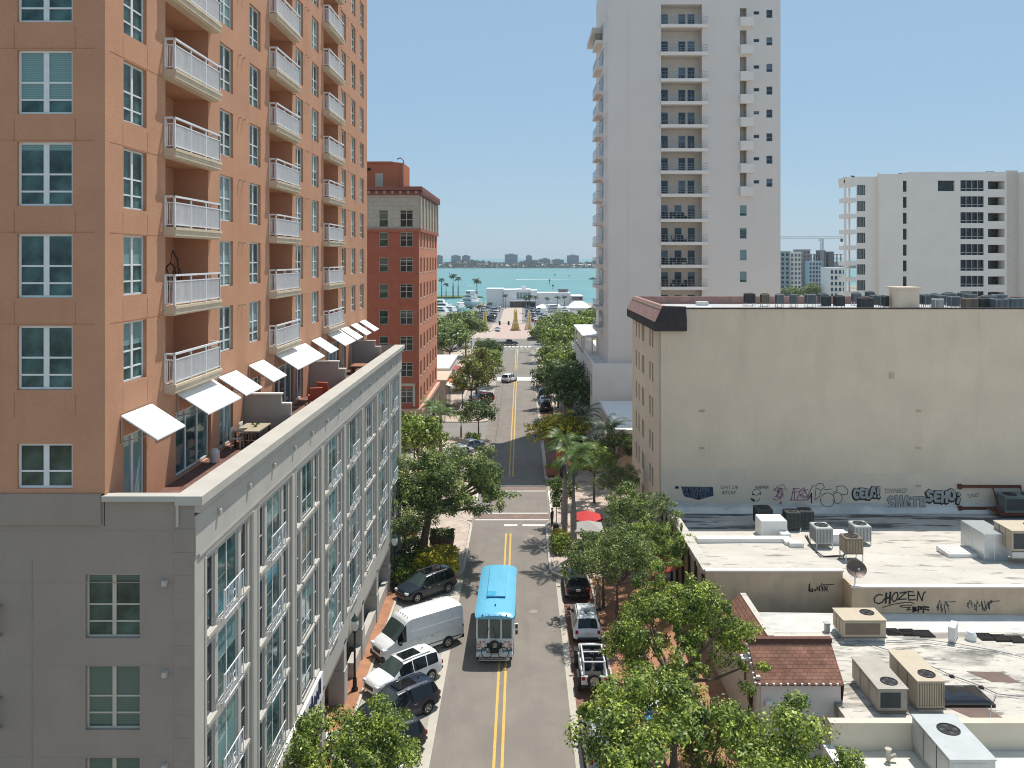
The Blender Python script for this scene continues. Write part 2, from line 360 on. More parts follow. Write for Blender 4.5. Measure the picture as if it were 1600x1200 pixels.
mat('offwhite_wall', (.82, .755, .70), .9, var=.03, scale=.3, bump=.1)
mat('blue_grey_wall', (.42, .50, .56), .85, var=.04)
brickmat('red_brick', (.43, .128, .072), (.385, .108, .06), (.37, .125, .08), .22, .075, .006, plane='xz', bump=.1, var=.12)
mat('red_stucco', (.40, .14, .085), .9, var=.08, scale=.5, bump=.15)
mat('red_sunlit_brick', (.64, .27, .165), .9, var=.08, scale=.6, bump=.15)  # same brick as the front, sunlight painted into a lighter colour
mat('cornice_red', (.26, .10, .075), .8, var=.08)
mat('stone_cream', (.52, .46, .37), .9, var=.08, scale=1, bump=.2)
brickmat('stone_block', (.50, .45, .37), (.45, .41, .34), (.33, .30, .25), 1.1, .55, .02, plane='xz', bump=.3, var=.1)
mat('penthouse_red', (.52, .16, .075), .9, var=.06)
mat('hvac_tan', (.50, .42, .31), .6, var=.06, spec=.4, stains=((2, .6, .75, (.36, .28, .2), .35, (1, 1, .3)),))
mat('hvac_grey', (.44, .46, .46), .5, .2, var=.06, spec=.4, stains=((2, .6, .75, (.32, .33, .33), .35, (1, 1, .3)),))
mat('hvac_white', (.78, .77, .74), .55, var=.05)
mat('hvac_dark', (.055, .062, .065), .6, var=.15)
mat('hvac_brown', (.20, .155, .115), .65, var=.1)
mat('fan_black', (.012, .012, .014), .5)
mat('hvac_slate', (.15, .18, .19), .55, var=.1)
mat('rust', (.16, .055, .03), .8, .3, var=.3, scale=6)
plain('black_glass', (.012, .012, .016), .06, 0, .7)
plain('graffiti_black', (.012, .012, .014), .7)
plain('graffiti_blue', (.02, .045, .09), .7)
plain('graffiti_pink', (.33, .11, .2), .7)
plain('graffiti_grey', (.40, .385, .36), .8)
plain('graffiti_line', (.09, .09, .085), .8)
mat('bark', (.16, .125, .095), .95, var=.25, scale=4, bump=.8, bscale=15)
mat('bark_palm', (.30, .27, .23), .95, var=.2, scale=2, bump=.6, bscale=12, stretch=(1, 1, 6))
leafmat('leaf_bright', (.045, .095, .016), (.52, .62, .14), .27)
leafmat('leaf_oak', (.05, .095, .027), (.44, .52, .19), .3)
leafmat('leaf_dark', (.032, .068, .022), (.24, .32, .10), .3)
leafmat('leaf_mix', (.045, .095, .016), (.50, .60, .14), .27)
leafmat('leaf_gold', (.26, .27, .03), (.90, .78, .10), .42)
leafmat('leaf_olive', (.09, .11, .03), (.42, .42, .13), .35)
leafmat('leaf_palm', (.04, .095, .02), (.19, .28, .06), .3)
leafmat('leaf_palm_dark', (.018, .045, .018), (.08, .12, .05), .25)
mat('grass', (.11, .15, .04), .95, var=.3, scale=1)
mat('soil', (.10, .07, .05), .95, var=.2)
# ================================================================ THE SETTING
def watermat():
    m, n, l, b = node_mat('water')
    k = ramp(m, noise(m, .012, 5, (.5, 2.5, 1)), .35, .68, (.10, .25, .25), (.14, .315, .312))
    l.new(k, b.inputs['Base Color']); b.inputs['Roughness'].default_value = .38; b.inputs['Specular IOR Level'].default_value = .22
    bp = n.new('ShaderNodeBump'); bp.inputs['Strength'].default_value = .6; bp.inputs['Distance'].default_value = .5
    l.new(noise(m, .35, 4, (.6, 1.6, 1)), bp.inputs['Height']); l.new(bp.outputs[0], b.inputs['Normal']); M['water'] = m
watermat()
g = MB()
gp = [(-900, -300), (900, -300), (900, 1000), (260, 760), (150, 478), (75, 470), (-24, 470), (-24, 392), (-900, 392)]
g.prism(gp, -3, -.06)
struct('ground', g, 'ground_tan')
struct('water', MB().face([(-16000, 300, -1.6), (16000, 300, -1.6), (16000, 22000, -1.6), (-16000, 22000, -1.6)]), 'water')
rd = MB(); RY = [(-12, -4.6, 2.75), (96, -4.6, 2.75), (100, -5.1, 2.75), (440, -5.1, 2.75)]
for a, b_ in zip(RY[:-1], RY[1:]):
    for q in range(12):
        t0, t1 = q / 12, (q + 1) / 12; L = lambda i, t: a[i] + (b_[i] - a[i]) * t
        rd.face([(L(1, t0), L(0, t0), 0), (L(2, t0), L(0, t0), 0), (L(2, t1), L(0, t1), 0), (L(1, t1), L(0, t1), 0)])
struct('road', rd, 'asphalt')
sd = MB()
for (x0, y0, x1, y1) in ((-60, 117.5, -5.1, 129), (2.75, 176, 60, 186), (-60, 176, -5.1, 186), (-300, 236, -5.1, 262), (2.75, 236, 300, 262)):
    sd.face([(x0, y0, 0), (x1, y0, 0), (x1, y1, 0), (x0, y1, 0)])
struct('side_street', sd, 'asphalt_side')
gs = MB()
for (x0, y0, x1, y1) in ((-5.1, -12, -4.6, 66), (2.75, -12, 3.15, 66), (2.75, 96, 3.15, 150)):
    gs.face([(x0, y0, 0), (x1, y0, 0), (x1, y1, 0), (x0, y1, 0)])
struct('gutter_strip', gs, 'concrete_strip')
pk = MB()
for (x0, y0, x1, y1) in ((-9.2, -12, -5.1, 66), (-10, 100, -5.1, 117.5), (-10, 136, -5.1, 172)):
    pk.face([(x0, y0, 0), (x1, y0, 0), (x1, y1, 0), (x0, y1, 0)])
struct('parking_bay', pk, 'concrete_lot')
ln = MB()
for (x0, y0, x1, y1) in ((3.15, -12, 5.4, 66), (3.15, 96, 5.4, 172)): ln.face([(x0, y0, 0), (x1, y0, 0), (x1, y1, 0), (x0, y1, 0)])
struct('parking_lane', ln, 'lane_brick')
# pavements, raised .14
pv = MB()
pv.box(-13.4, -12, -.05, -9.35, 66, .14); pv.box(5.55, -12, -.05, 12.2, 66, .14)
struct('pavement', pv, 'sidewalk_brick')
def rounded(x0, y0, x1, y1, corners, r=1.6, n=6):
    pts = []
    for k, (cx, cy, a) in enumerate(((x1 - r, y1 - r, 0), (x0 + r, y1 - r, 90), (x0 + r, y0 + r, 180), (x1 - r, y0 + r, 270))):
        if k in corners: pts += [(cx + r * math.cos(R(a + 90 * i / n)), cy + r * math.sin(R(a + 90 * i / n))) for i in range(n + 1)]
        else: pts.append(((x1, y1), (x0, y1), (x0, y0), (x1, y0))[k])
    return pts
pz = MB()
pz.prism(rounded(-60, 66, -4.85, 80.8, (0, 3), 2.0), -.05, .13)
pz.prism(rounded(2.55, 66, 60, 80.8, (1, 2), 2.0), -.05, .13)
pz.box(-60, 80.8, -.05, -4.75, 94.5, .02); pz.box(2.95, 80.8, -.05, 60, 94.5, .02)
pz.prism(rounded(-60, 94.5, -5.3, 100, (0, 3), 1.5), -.05, .13)
pz.prism(rounded(2.9, 94.5, 60, 96, (1, 2), .7), -.05, .13)
pz.box(5.55, 96, -.05, 12.2, 172, .13); pz.box(-14, 100, -.05, -10.2, 117.4, .13)
pz.prism(rounded(-14, 112.8, -5.2, 117.4, (0, 3), 1.2), -.05, .135)
pz.prism(rounded(-40, 129, -5.2, 136, (0, 3), 1.5), -.05, .13); pz.box(-40, 136, -.05, -10.2, 172, .13)
pz.prism(rounded(-40, 172, -5.3, 176, (0, 3), 1.), -.05, .13)
pz.prism(rounded(2.9, 172, 40, 176, (1, 2), 1.), -.05, .13)
pz.prism(rounded(-60, 186, -6.5, 236, (0, 3), 3.), -.05, .13); pz.prism(rounded(4.2, 186, 60, 236, (1, 2), 3.), -.05, .13)
pz.box(-80, 262, -.05, -8.5, 300, .13); pz.box(4.5, 262, -.05, 60, 300, .13)
struct('plaza', pz, 'plaza_pavers')
kb = MB()
kb.box(-9.35, -12, -.05, -9.2, 66, .15); kb.box(5.4, -12, -.05, 5.55, 66, .15); kb.box(5.4, 96, -.05, 5.55, 172, .14); kb.box(-10.2, 100, -.05, -10, 112.8, .14)
def kerbline(pts, w=.22, h=.14):
    for a, b_ in zip(pts[:-1], pts[1:]):
        d = Vector((b_[0] - a[0], b_[1] - a[1])); nrm = Vector((-d.y, d.x)).normalized() * w
        kb.prism([a, b_, (b_[0] + nrm.x, b_[1] + nrm.y), (a[0] + nrm.x, a[1] + nrm.y)], -.05, h + random.Random(a[0]).uniform(.001, .003))
def arcp(cx, cy, r, a0, a1, n=7): return [(cx + r * math.cos(R(a0 + (a1 - a0) * i / n)), cy + r * math.sin(R(a0 + (a1 - a0) * i / n))) for i in range(n + 1)]
kerbline([(-9.2, 65.8), (-7.2, 65.8)] + arcp(-6.8, 68.1, 2.2, -90, 0) + [(-4.6, 78.4)] + arcp(-6.8, 78.8, 2.2, 0, 80))
kerbline(list(reversed([(5.4, 65.8), (5., 65.8)] + arcp(4.5, 68.1, 2.2, 270, 180) + [(2.3, 78.4)] + arcp(4.5, 78.8, 2.2, 180, 100))))
kerbline(list(reversed(arcp(-6.9, 98, 1.9, 90, 0) + [(-5.0, 96.5)])), .2)
kerbline([(-10, 112.6), (-6.6, 112.6)] + arcp(-6.4, 113.9, 1.35, -80, 0) + [(-5.05, 116)] + arcp(-6.4, 116.2, 1.35, 0, 90), .2)
kerbline([(-12, 128.9), (-6.6, 128.9)] + arcp(-6.5, 130.4, 1.45, -80, 0) + [(-5.05, 134.5)], .2)
struct('kerb', kb, 'kerb')
# painted markings, 5 mm sheets above the asphalt
mk = MB(); Z1 = .006
def strip(mb, x0, y0, x1, y1, z=Z1): mb.face([(x0, y0, z), (x1, y0, z), (x1, y1, z), (x0, y1, z)])
ye = MB()
for (y0, y1) in ((-10, 79), (97, 172), (190, 233)):
    for k in range(int((y1 - y0) / 3)):
        for xc in (-1.37, -.95): strip(ye, xc - .075, y0 + 3 * k, xc + .075, min(y1, y0 + 3 * k + 3))
struct('centre_line', ye, 'paint_yellow', label='double yellow centre line painted down the asphalt street')
for y in (81.0, 83.1, 91.0, 93.1): strip(mk, -4.5, y - .12, 2.7, y + .12)
strip(mk, -1.6, 79.1, -.35, 79.6); strip(mk, .15, 79.1, 2.3, 79.6)
strip(mk, -4.75, 83.1, -4.6, 91, .026); strip(mk, 2.95, 83.1, 3.1, 91, .026)
for y in (46.3, 52.8, 59.3): strip(mk, 3.3, y - .06, 4.3, y + .06)
strip(mk, -5, 173, 2.6, 178.2); strip(mk, -.9, 222, -.9 + .12, 233)
for k in range(5): strip(mk, -4.6 + k * 1.5, 232.4, -3.8 + k * 1.5, 233.2); strip(mk, -.6 + k * .0, 224, 2.2, 224.4)
for k in range(7): strip(mk, -4.8 + k * 1.15, 237.5, -4.1 + k * 1.15, 240)
for k in range(8):    # slanted stall lines on the left
    y = 30.5 + k * 4.0
    mk.face([(-5.15, y + 4.1, Z1), (-5.15, y + 4.27, Z1), (-9.1, y + .27, Z1), (-9.1, y + .1, Z1)])
struct('road_marking', mk, 'paint_white')
cw = MB(); strip(cw, -4.55, 81.14, 2.72, 82.96, .004); strip(cw, -4.55, 91.14, 2.72, 92.96, .004); struct('crosswalk', cw, 'cross_brick')
pw = MB(); strip(pw, -11, 262, 4, 325, .01); struct('paved_crossing', pw, 'pink_pavers')
sm = MB()
rr = random.Random(4)
def wob(x, y0, y1, w, amp=.12):
    pts = []; y = y0
    while y < y1: pts.append((x + rr.uniform(-amp, amp), y)); y += 1.3
    for a, b_ in zip(pts[:-1], pts[1:]): sm.face([(a[0], a[1], .004), (a[0] + w, a[1], .004), (b_[0] + w, b_[1], .004), (b_[0], b_[1], .004)])
wob(-3.6, 97, 172, .06, .03); wob(-4.45, 136, 160, .05, .1)
struct('tar_seam', sm, 'seam_tar')
mh = MB()
for (x, y) in ((.9, 76.3), (-3.9, 124), (-3.6, 110), (.9, 60)): mh.lathe([(.33, .003), (.33, .008)], 14, (x, y, 0))
struct('manhole_cover', mh, 'precast_dark')
# marina basin lawn, car park
lot = MB(); strip(lot, -24, 325, 40, 430, .005); struct('car_park', lot, 'asphalt_side')
pr = MB(); strip(pr, -8.5, 325, .5, 430, .012); struct('promenade', pr, 'plaza_pavers')
isl = MB(); isl.prism([(-80, 560), (-33, 556), (-26, 566), (-34, 578), (-80, 582)], -2.5, -.7); struct('grass_island', isl, 'grass')
# far shore across the bay
fs = MB(); fs.prism([(-2500, 2180), (-900, 2160), (0, 2190), (400, 2175), (1500, 2200), (2500, 2160), (3500, 3400), (-3500, 3400)], -3, 0)
struct('far_shore', fs, 'grass')
# ================================================================ ORANGE TOWER
FY = 25.6; XO = -12.8; XP = -10.05; TE = 69.2
tower = thing('apartment_tower', 'tall orange stucco apartment tower with white balconies and square windows', 'building', (-22, 47, 0))
FL = [20.95 + 2.83 * k for k in range(-1, 11)]; FL[0] = 17.25
TOPZ = 52.2
BAL = [(29.95, 34.05), (42.35, 46.55), (53.95, 58.25)]
COLS = [(26.8, 28.45), (35.35, 37.0), (39.25, 40.9), (47.25, 48.9), (50.95, 52.65), (59.15, 60.85), (62.6, 64.35), (66.0, 67.7)]
vis = lambda Y, z: z < CAM_H + 403 * Y / 1300 + .8
holes = []; win = []; bal = []; door = []
for (a, b_) in COLS:
    for k in range(1, 12):
        z = FL[k] + .49
        holes.append((a - FY, z - 17.25, b_ - FY, z + 1.97 - 17.25, .13))
        if vis(a, z): win.append((a, z))
    holes.append((a - FY, 0.05, b_ - FY, 2.5, .12)); door.append((a, b_))
for (a, b_) in BAL:
    for k in range(1, 12):
        holes.append((a - FY, FL[k] - 17.25, b_ - FY, FL[k] + 2.53 - 17.25, 1.42, 1)); bal.append((a, b_, FL[k], vis(a, FL[k])))
    holes.append((a + .9 - FY, 0.05, b_ + .3 - FY, 2.5, .12)); door.append((a + .9, b_ + .3))
w = MB()
facade(w, (XO, FY, 17.25), (0, 1, 0), TE - FY, TOPZ - 17.25, holes)
FW = [(-15.5, -13.8), (-20.4, -18.7)]
fh = []
for (a, b_) in FW:
    for k in range(1, 12): fh.append((a + 38, FL[k] + .49 - 18.25, b_ + 38, FL[k] + 2.46 - 18.25, .10))
    fh.append((a + 38, 18.4 - 18.25, b_ + 38, 19.78 - 18.25, .10))
facade(w, (-38, FY, 18.25), (1, 0, 0), 38 + XO, TOPZ - 18.25, fh)
w.face([(-38, FY, 18), (-38, TE, 18), (-38, TE, TOPZ), (-38, FY, TOPZ)]); w.face([(XO, TE, 17), (-38, TE, 17), (-38, TE, TOPZ), (XO, TE, TOPZ)])
w.face([(XO, FY, TOPZ), (XO, TE, TOPZ), (-38, TE, TOPZ), (-38, FY, TOPZ)])
w.face([(XO, FY, 17.25), (XO, FY, 18.25), (XO - .02, FY, 18.25), (XO - .02, FY, 17.25)])
w.build('wall', 'stucco_orange', tower, (0, 0, 0), 0, 0, True)
j = MB(); jd = .006
for k in range(1, 12):
    z = FL[k] + 2.50
    j.box(-38, FY - jd, z, XO - .3, FY, z + .022); j.box(XO, FY + .3, z, XO + jd, FY + 4.1, z + .018)
    for x in (-15.6, -13.72):
        j.box(x, FY - jd, FL[k] - .35, x + .02, FY, FL[k] + .37)
    for y in (26.75, 28.5): j.box(XO, y, FL[k] - .35, XO + jd, y + .016, FL[k] + .37)
j.build('control_joint', 'stucco_joint', tower, (0, 0, 0), 0, 0, True)
window_mesh('oside', 1.65, 1.97, [.825], [1.0, .46], .065, 'white_frame', 'glass_teal', .13)
window_mesh('ofront', 1.70, 1.97, [.85], [.98, .45], .07, 'white_frame', 'glass_teal', .17)
window_mesh('ofront_low', 1.70, 1.38, [.85], [.52], .07, 'white_frame', 'glass_green', .17)
window_mesh('odoor', 1.6, 2.40, [.8], [], .08, 'white_frame', 'glass_teal', .14)
window_mesh('odoor_wide', 3.45, 2.40, [1.15, 2.3], [], .08, 'white_frame', 'glass_teal', .12)
window_mesh('nichedoor', 2.2, 2.2, [1.1], [], .07, 'white_frame', 'glass_dark', .1)
S1 = sill_mesh(1.65, 'trim_beige'); S2 = sill_mesh(1.70, 'stucco_joint', .05, .09)
HP = R(90)
for (a, z) in win: add_window(tower, 'oside', (XO - .12, a, z), HP, sill=S1)
for k in range(1, 8):
    z = FL[k] + .49
    if vis(FY, z): add_window(tower, 'ofront', (FW[0][0], FY + .09, z), 0, sill=S2)
add_window(tower, 'ofront_low', (FW[0][0], FY + .09, 18.4), 0)
for (a, b_) in door:
    if b_ - a > 2: add_window(tower, 'odoor_wide', (XO - .11, a, 17.33), HP, 'terrace_door')
    else: add_window(tower, 'odoor', (XO - .11, a + .02, 17.33), HP, 'terrace_door')
# balcony: slab with railing sub-part; length 4.3 along local x, projects along local -y
BL = 4.3; BO = .42
s_ = MB().box(-.14, -BO, -.30, BL + .1, 0, 0).box(-.18, -BO - .04, -.10, BL + .14, -BO + .0, -.003).box(-.1, -BO + .08, -.36, BL + .06, 0, -.30)
r_ = MB()
def rail_run(mb, p, q, n, posts):
    p = Vector(p); q = Vector(q); d = (q - p)
    for i in range(n + 1):
        c = p + d * (i / n); mb.box(c.x - .013, c.y - .012, .1, c.x + .013, c.y + .012, .86)
    for i in range(posts + 1):
        c = p + d * (i / posts); mb.box(c.x - .03, c.y - .03, .001, c.x + .03, c.y + .03, 1.06)
    x0, x1 = sorted((p.x, q.x)); y0, y1 = sorted((p.y, q.y))
    for (za, zb, e) in ((1.06, 1.13, .045), (.86, .90, .024), (.07, .11, .024)): mb.box(x0 - e, y0 - e, za, x1 + e, y1 + e, zb)
rail_run(r_, (-.08, -BO + .05, 0), (BL + .04, -BO + .05, 0), 54, 3)
rail_run(r_, (-.08, -BO + .06, 0), (-.08, -.03, 0), 4, 1); rail_run(r_, (BL + .04, -BO + .06, 0), (BL + .04, -.03, 0), 4, 1)
sm_ = s_.mesh('balcony', 'slab_beige'); rm_ = r_.mesh('railing', 'rail_white')
for (a, b_, z, v) in bal:
    if not vis(a + 2, z - .6): continue
    o = obj('balcony', sm_, tower, (XO, a, z), HP, True); obj('railing', rm_, o)
    add_window(tower, 'nichedoor', (XO - 1.40, a + .5, z + .02), HP, 'balcony_door')
# small paired drain spouts on the wall
sp = MB().box(0, -.16, 0, .05, 0, .07).box(.55, -.16, 0, .60, 0, .07); spm = sp.mesh('drain_spout', 'trim_beige')
sp1 = MB().box(0, -.16, 0, .05, 0, .07).mesh('drain_spout', 'trim_beige')
for k in range(1, 11):
    for (y, me) in ((37.7, spm), (47.0 - .25, sp1), (49.3, spm), (58.75, sp1), (61.3, spm)):
        if vis(y, FL[k] + 2.3): obj('drain_spout', me, tower, (XO, y, FL[k] + 2.38), HP, True)
# awnings over the terrace doors
aw = [(a - .25, 2.2) for (a, b_) in COLS] + [(a + .95, 3.6) for (a, b_) in BAL]
def awning_mesh(L):
    f = MB(); zb, zf, d = 3.2, 2.45, 1.2
    f.face([(0, -d, zf), (L, -d, zf), (L, -.04, zb), (0, -.04, zb)], 0); f.face([(0, -d, zf - .05), (0, -.04, zb - .05), (L, -.04, zb - .05), (L, -d, zf - .05)], 0)
    f.face([(0, -d, zf - .05), (L, -d, zf - .05), (L, -d, zf), (0, -d, zf)]); f.face([(0, -.04, zb - .05), (0, -d, zf - .05), (0, -d, zf), (0, -.04, zb)]); f.face([(L, -d, zf - .05), (L, -.04, zb - .05), (L, -.04, zb), (L, -d, zf)])
    b = MB()
    for x in (.04,):
        b.tube([(x, -.04, 2.3), (x, -.04, zb)], .025, 6); b.tube([(x, -.05, 2.35), (x, -d + .35, zf + .1)], .022, 6); b.tube([(x, -d, zf - .07), (x, -.03, zb - .07)], .022, 6)
    return f.mesh('awning', 'awning_white'), b.mesh('bracket', 'steel_grey')
am = {L: awning_mesh(L) for L in (2.2, 3.6)}
for (y, L) in aw:
    o = obj('awning', am[L][0], tower, (XO, y, 17.27), HP, True); obj('bracket', am[L][1], o); obj('bracket', am[L][1], o, (L - .08, 0, 0))

# ================================================================ GREY BUILDING IN FRONT OF / BELOW THE TOWER
pod = thing('apartment_block', 'grey stone block with arcade and lattice railings below the orange tower', 'building', (XP, 47, 0))
PE = 69.9; ZT = 18.2
w = MB(); BAY = [26.6 + 5.35 * i for i in range(8)]; ZF = [13.3, 10.47, 7.64, 4.95]; BW = 4.5
bh = [(y - FY, 4.75 - 3.5, y + BW - FY, 15.92 - 3.5, .07) for y in BAY]
facade(w, (XP, FY, 3.5), (0, 1, 0), PE - FY, 16.3 - 3.5, bh)
for y in BAY:
    hs = []
    for z in ZF:
        for (u0, u1) in ((.2, .90), (1.2, 3.2), (3.5, 4.2)):
            hs.append((u0, z + .05 - 4.75, u1, z + 2.48 - 4.75, .09))
    facade(w, (XP - .07, y, 4.75), (0, 1, 0), BW, 15.92 - 4.75, hs)
w.box(XP - .30, FY + .02, 16.3, XP + .04, PE, 17.55)                        # frieze
w.face([(XP, PE, 0), (XP - 14, PE, 0), (XP - 14, PE, ZT), (XP, PE, ZT)])
w.box(XP - .45, PE - .3, 3.5, XP - .02, PE - .02, 16.3)
w.build('street_wall', 'precast', pod, (0, 0, 0), 0, 0, True)
c = MB()
c.box(XP - .55, FY - .14, 17.92, XP + .29, PE + .1, ZT); c.box(XP - .45, FY + .01, 17.66, XP + .17, PE + .06, 17.92)
c.box(XP - .549, FY - .06, 17.24, XP - .47, PE, 17.919)
c.box(XO - .05, FY - .12, 18.03, XP - .55, FY + .28, ZT - .003)
c.box(XP, FY + .3, 16.18, XP + .05, PE, 16.29)
c.build('coping', 'precast', pod, (0, 0, 0), 0, 0, True)
md = MB()
for y in BAY:
    for (o_, d) in ((.0, .03), (.16, .02)):
        md.box(XP, y - .18 + o_ * .6, 4.8, XP + d, y - .1 + o_ * .6, 15.98); md.box(XP, y + BW + .1 - o_ * .6, 4.8, XP + d, y + BW + .18 - o_ * .6, 15.98)
        md.box(XP, y - .18 + o_ * .6, 15.98 + .1 - o_ * .5, XP + d, y + BW + .18 - o_ * .6, 16.05 + .1 - o_ * .5)
md.build('moulding', 'precast', pod, (0, 0, 0), 0, 0, True)
psill = MB().box(-.06, -.16, -.15, .76, -.07, -.01).mesh('sill', 'precast')
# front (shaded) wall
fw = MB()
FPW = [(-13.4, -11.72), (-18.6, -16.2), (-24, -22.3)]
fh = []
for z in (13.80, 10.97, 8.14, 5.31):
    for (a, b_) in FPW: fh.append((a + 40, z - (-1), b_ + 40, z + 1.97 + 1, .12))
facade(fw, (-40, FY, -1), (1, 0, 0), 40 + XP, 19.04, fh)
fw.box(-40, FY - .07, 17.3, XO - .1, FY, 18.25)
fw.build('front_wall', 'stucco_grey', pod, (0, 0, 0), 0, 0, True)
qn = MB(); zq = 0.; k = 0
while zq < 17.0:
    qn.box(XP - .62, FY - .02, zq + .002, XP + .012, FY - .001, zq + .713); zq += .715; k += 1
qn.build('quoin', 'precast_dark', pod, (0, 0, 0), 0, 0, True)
jn = MB()
for z in (17.1, 12.95, 10.12, 7.29, 15.5): jn.box(-40, FY - .006, z, XP - .65, FY, z + .025)
for x in (-15.05,): jn.box(x, FY - .012, 2, x + .03, FY, 16.2)
jn.build('control_joint', 'precast_dark', pod, (0, 0, 0), 0, 0, True)
window_mesh('pfront', 1.68, 1.97, [.84], [1.0, .48], .06, 'cream_frame', 'glass_green', .12)
window_mesh('pfront2', 2.4, 1.97, [1.2], [], .06, 'cream_frame', 'glass_green', .12)
MESH['jul'] = MB().box(0, -.22, .1, 2.75, -.18, .15).box(0, -.22, 1.0, 2.75, -.18, 1.06).box(0, -.22, .85, 2.75, -.19, .88).box(2.71, -.22, .1, 2.75, 0, .15).box(2.71, -.22, 1.0, 2.75, 0, 1.05).box(2.62, -.22, .1, 2.65, -.19, 1.0).box(2.71, -.22, .1, 2.75, -.18, 1.06).box(1.3, -.22, .1, 1.33, -.19, 1.0).mesh('railing', 'steel_grey')
for z in (13.80, 10.97, 8.14):
    o = obj('railing', MESH['jul'], pod, (-18.7, FY, z), 0, True)
    add_window(pod, 'pfront', (-13.4, FY + .11, z), 0); add_window(pod, 'pfront2', (-18.6, FY + .11, z), 0)
bx = MB().box(0, -.16, 0, .14, 0, .16); bxm = bx.mesh('scupper', 'precast')
for z in (15.45, 12.65, 9.8): obj('scupper', bxm, pod, (-11.0, FY, z), 0, True)
for i in range(14): obj('scupper', bxm, pod, (XP, 27.4 + i * 3.05, 17.05 if i % 1 == 0 else 17), HP, True)
# windows of the bays: narrow side lights and a wide middle opening
window_mesh('pside', .70, 2.43, [], [1.25], .035, 'white_frame', 'glass_dark', None, .03)
window_mesh('pside2', .70, 2.43, [], [1.25], .035, 'white_frame', 'glass_dark', None, .03)
window_mesh('pmid', 2.0, 2.43, [1.0], [], .045, 'white_frame', 'glass_teal', .06, .03)
window_mesh('pmid_low', 2.0, 2.43, [1.0], [.75], .045, 'white_frame', 'glass_teal', .06, .03)
jr = MB()
L_ = 1.95
for z in (.03, .98): jr.box(0, -.2, z, L_, -.165, z + .035)
for i in range(15): jr.box(.02 + i * (L_ - .06) / 14, -.185, .08, .032 + i * (L_ - .06) / 14, -.173, .98)
jr.box(0, -.205, 0, .03, -.17, 1.05); jr.box(L_ - .03, -.205, 0, L_, -.17, 1.05); jr.box(0, -.2, .06, .02, .02, .09); jr.box(L_ - .02, -.2, .06, L_, .02, .09)
for s in (0, 1):
    cx = L_ * s; jr.torus((cx, -.205, .53), .62, .014, 'y', 10, 4, 0, R(-45 + 180 * s), R(45 + 180 * s))
jr.torus((L_ / 2, -.205, .53), .17, .014, 'y', 14, 4)
jrm = jr.mesh('railing', 'rail_white')
for i, y in enumerate(BAY):
    rail = i not in (2, 5)
    for z in ZF:
        x = XP - .07 - .075
        add_window(pod, 'pside', (x, y + .2, z + .05), HP, 'side_window', psill); add_window(pod, 'pside2', (x, y + 3.5, z + .05), HP, 'side_window', psill)
        o = add_window(pod, 'pmid' if rail else 'pmid_low', (x, y + 1.2, z + .05), HP, 'french_window' if rail else 'window')
        if rail: obj('railing', jrm, o, (.02, -.08, .0))
        else: obj('sill', sill_mesh(2.0, 'precast', .16, .14), o)
# ground floor arcade
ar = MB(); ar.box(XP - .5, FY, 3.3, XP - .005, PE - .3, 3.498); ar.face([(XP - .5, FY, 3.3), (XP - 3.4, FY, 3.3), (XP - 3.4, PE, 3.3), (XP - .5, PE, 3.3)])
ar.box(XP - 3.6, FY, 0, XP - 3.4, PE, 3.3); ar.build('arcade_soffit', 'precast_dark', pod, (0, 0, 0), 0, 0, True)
colm = MB().box(-.8, 0, 0, 0, .72, 3.5).box(-.86, -.06, 0, .05, .78, 1.9).mesh('column', 'precast')
for y in [25.7] + [BAY[i] - .79 for i in range(1, 8)] + [PE - .74]: obj('column', colm, pod, (XP, y, .14), 0, True)
kw = MB()
for y in (BAY[5], BAY[6], BAY[7], BAY[4]):
    kw.box(XP - .45, y + (0 if y != BAY[4] else 2.2), .1, XP - .02, y + BW, 1.05)
kw.build('planter_wall', 'precast', pod, (0, 0, 0), 0, 0, True)
sf = MB()
for i in range(8): sf.box(XP - 3.39, BAY[i] + .2, .3, XP - 3.34, BAY[i] + 4.3, 2.7)
sf.build('shopfront', 'black_glass', pod, (0, 0, 0), 0, 0, True)
# roof terrace deck and dividers
MB().box(XO + .005, FY + .3, 16.9, XP - .56, PE - .3, 17.25).build('terrace_deck', 'deck_pavers', pod, (0, 0, 0), 0, 0, True)
MB().box(-38, FY + .01, 16.6, XO - .005, PE - .4, 17.2).build('roof', 'roof_grey', pod, (0, 0, 0), 0, 0, True)
for y in (38.4, 50.4, 63.0):
    dv = MB().prism_axis([(XO + .01, 17.25), (XP - .57, 17.25), (XP - .57, 18.75), (XP - 1.02, 18.75), (XP - 1.02, 19.2), (XO + .01, 19.2)], y, y + .2, 'y')
    dv.prism_axis([(XO + .01, 19.2), (XP - .98, 19.2), (XP - .98, 19.26), (XO + .01, 19.26)], y - .05, y + .25, 'y', 1)
    dv.prism_axis([(XP - 1.02, 18.75), (XP - .57, 18.75), (XP - .57, 18.81), (XP - 1.0, 18.81)], y - .04, y + .24, 'y', 1)
    dv.build('terrace_divider', ['divider_grey', 'white_wall'], pod, (0, 0, 0), 0, 0, True)
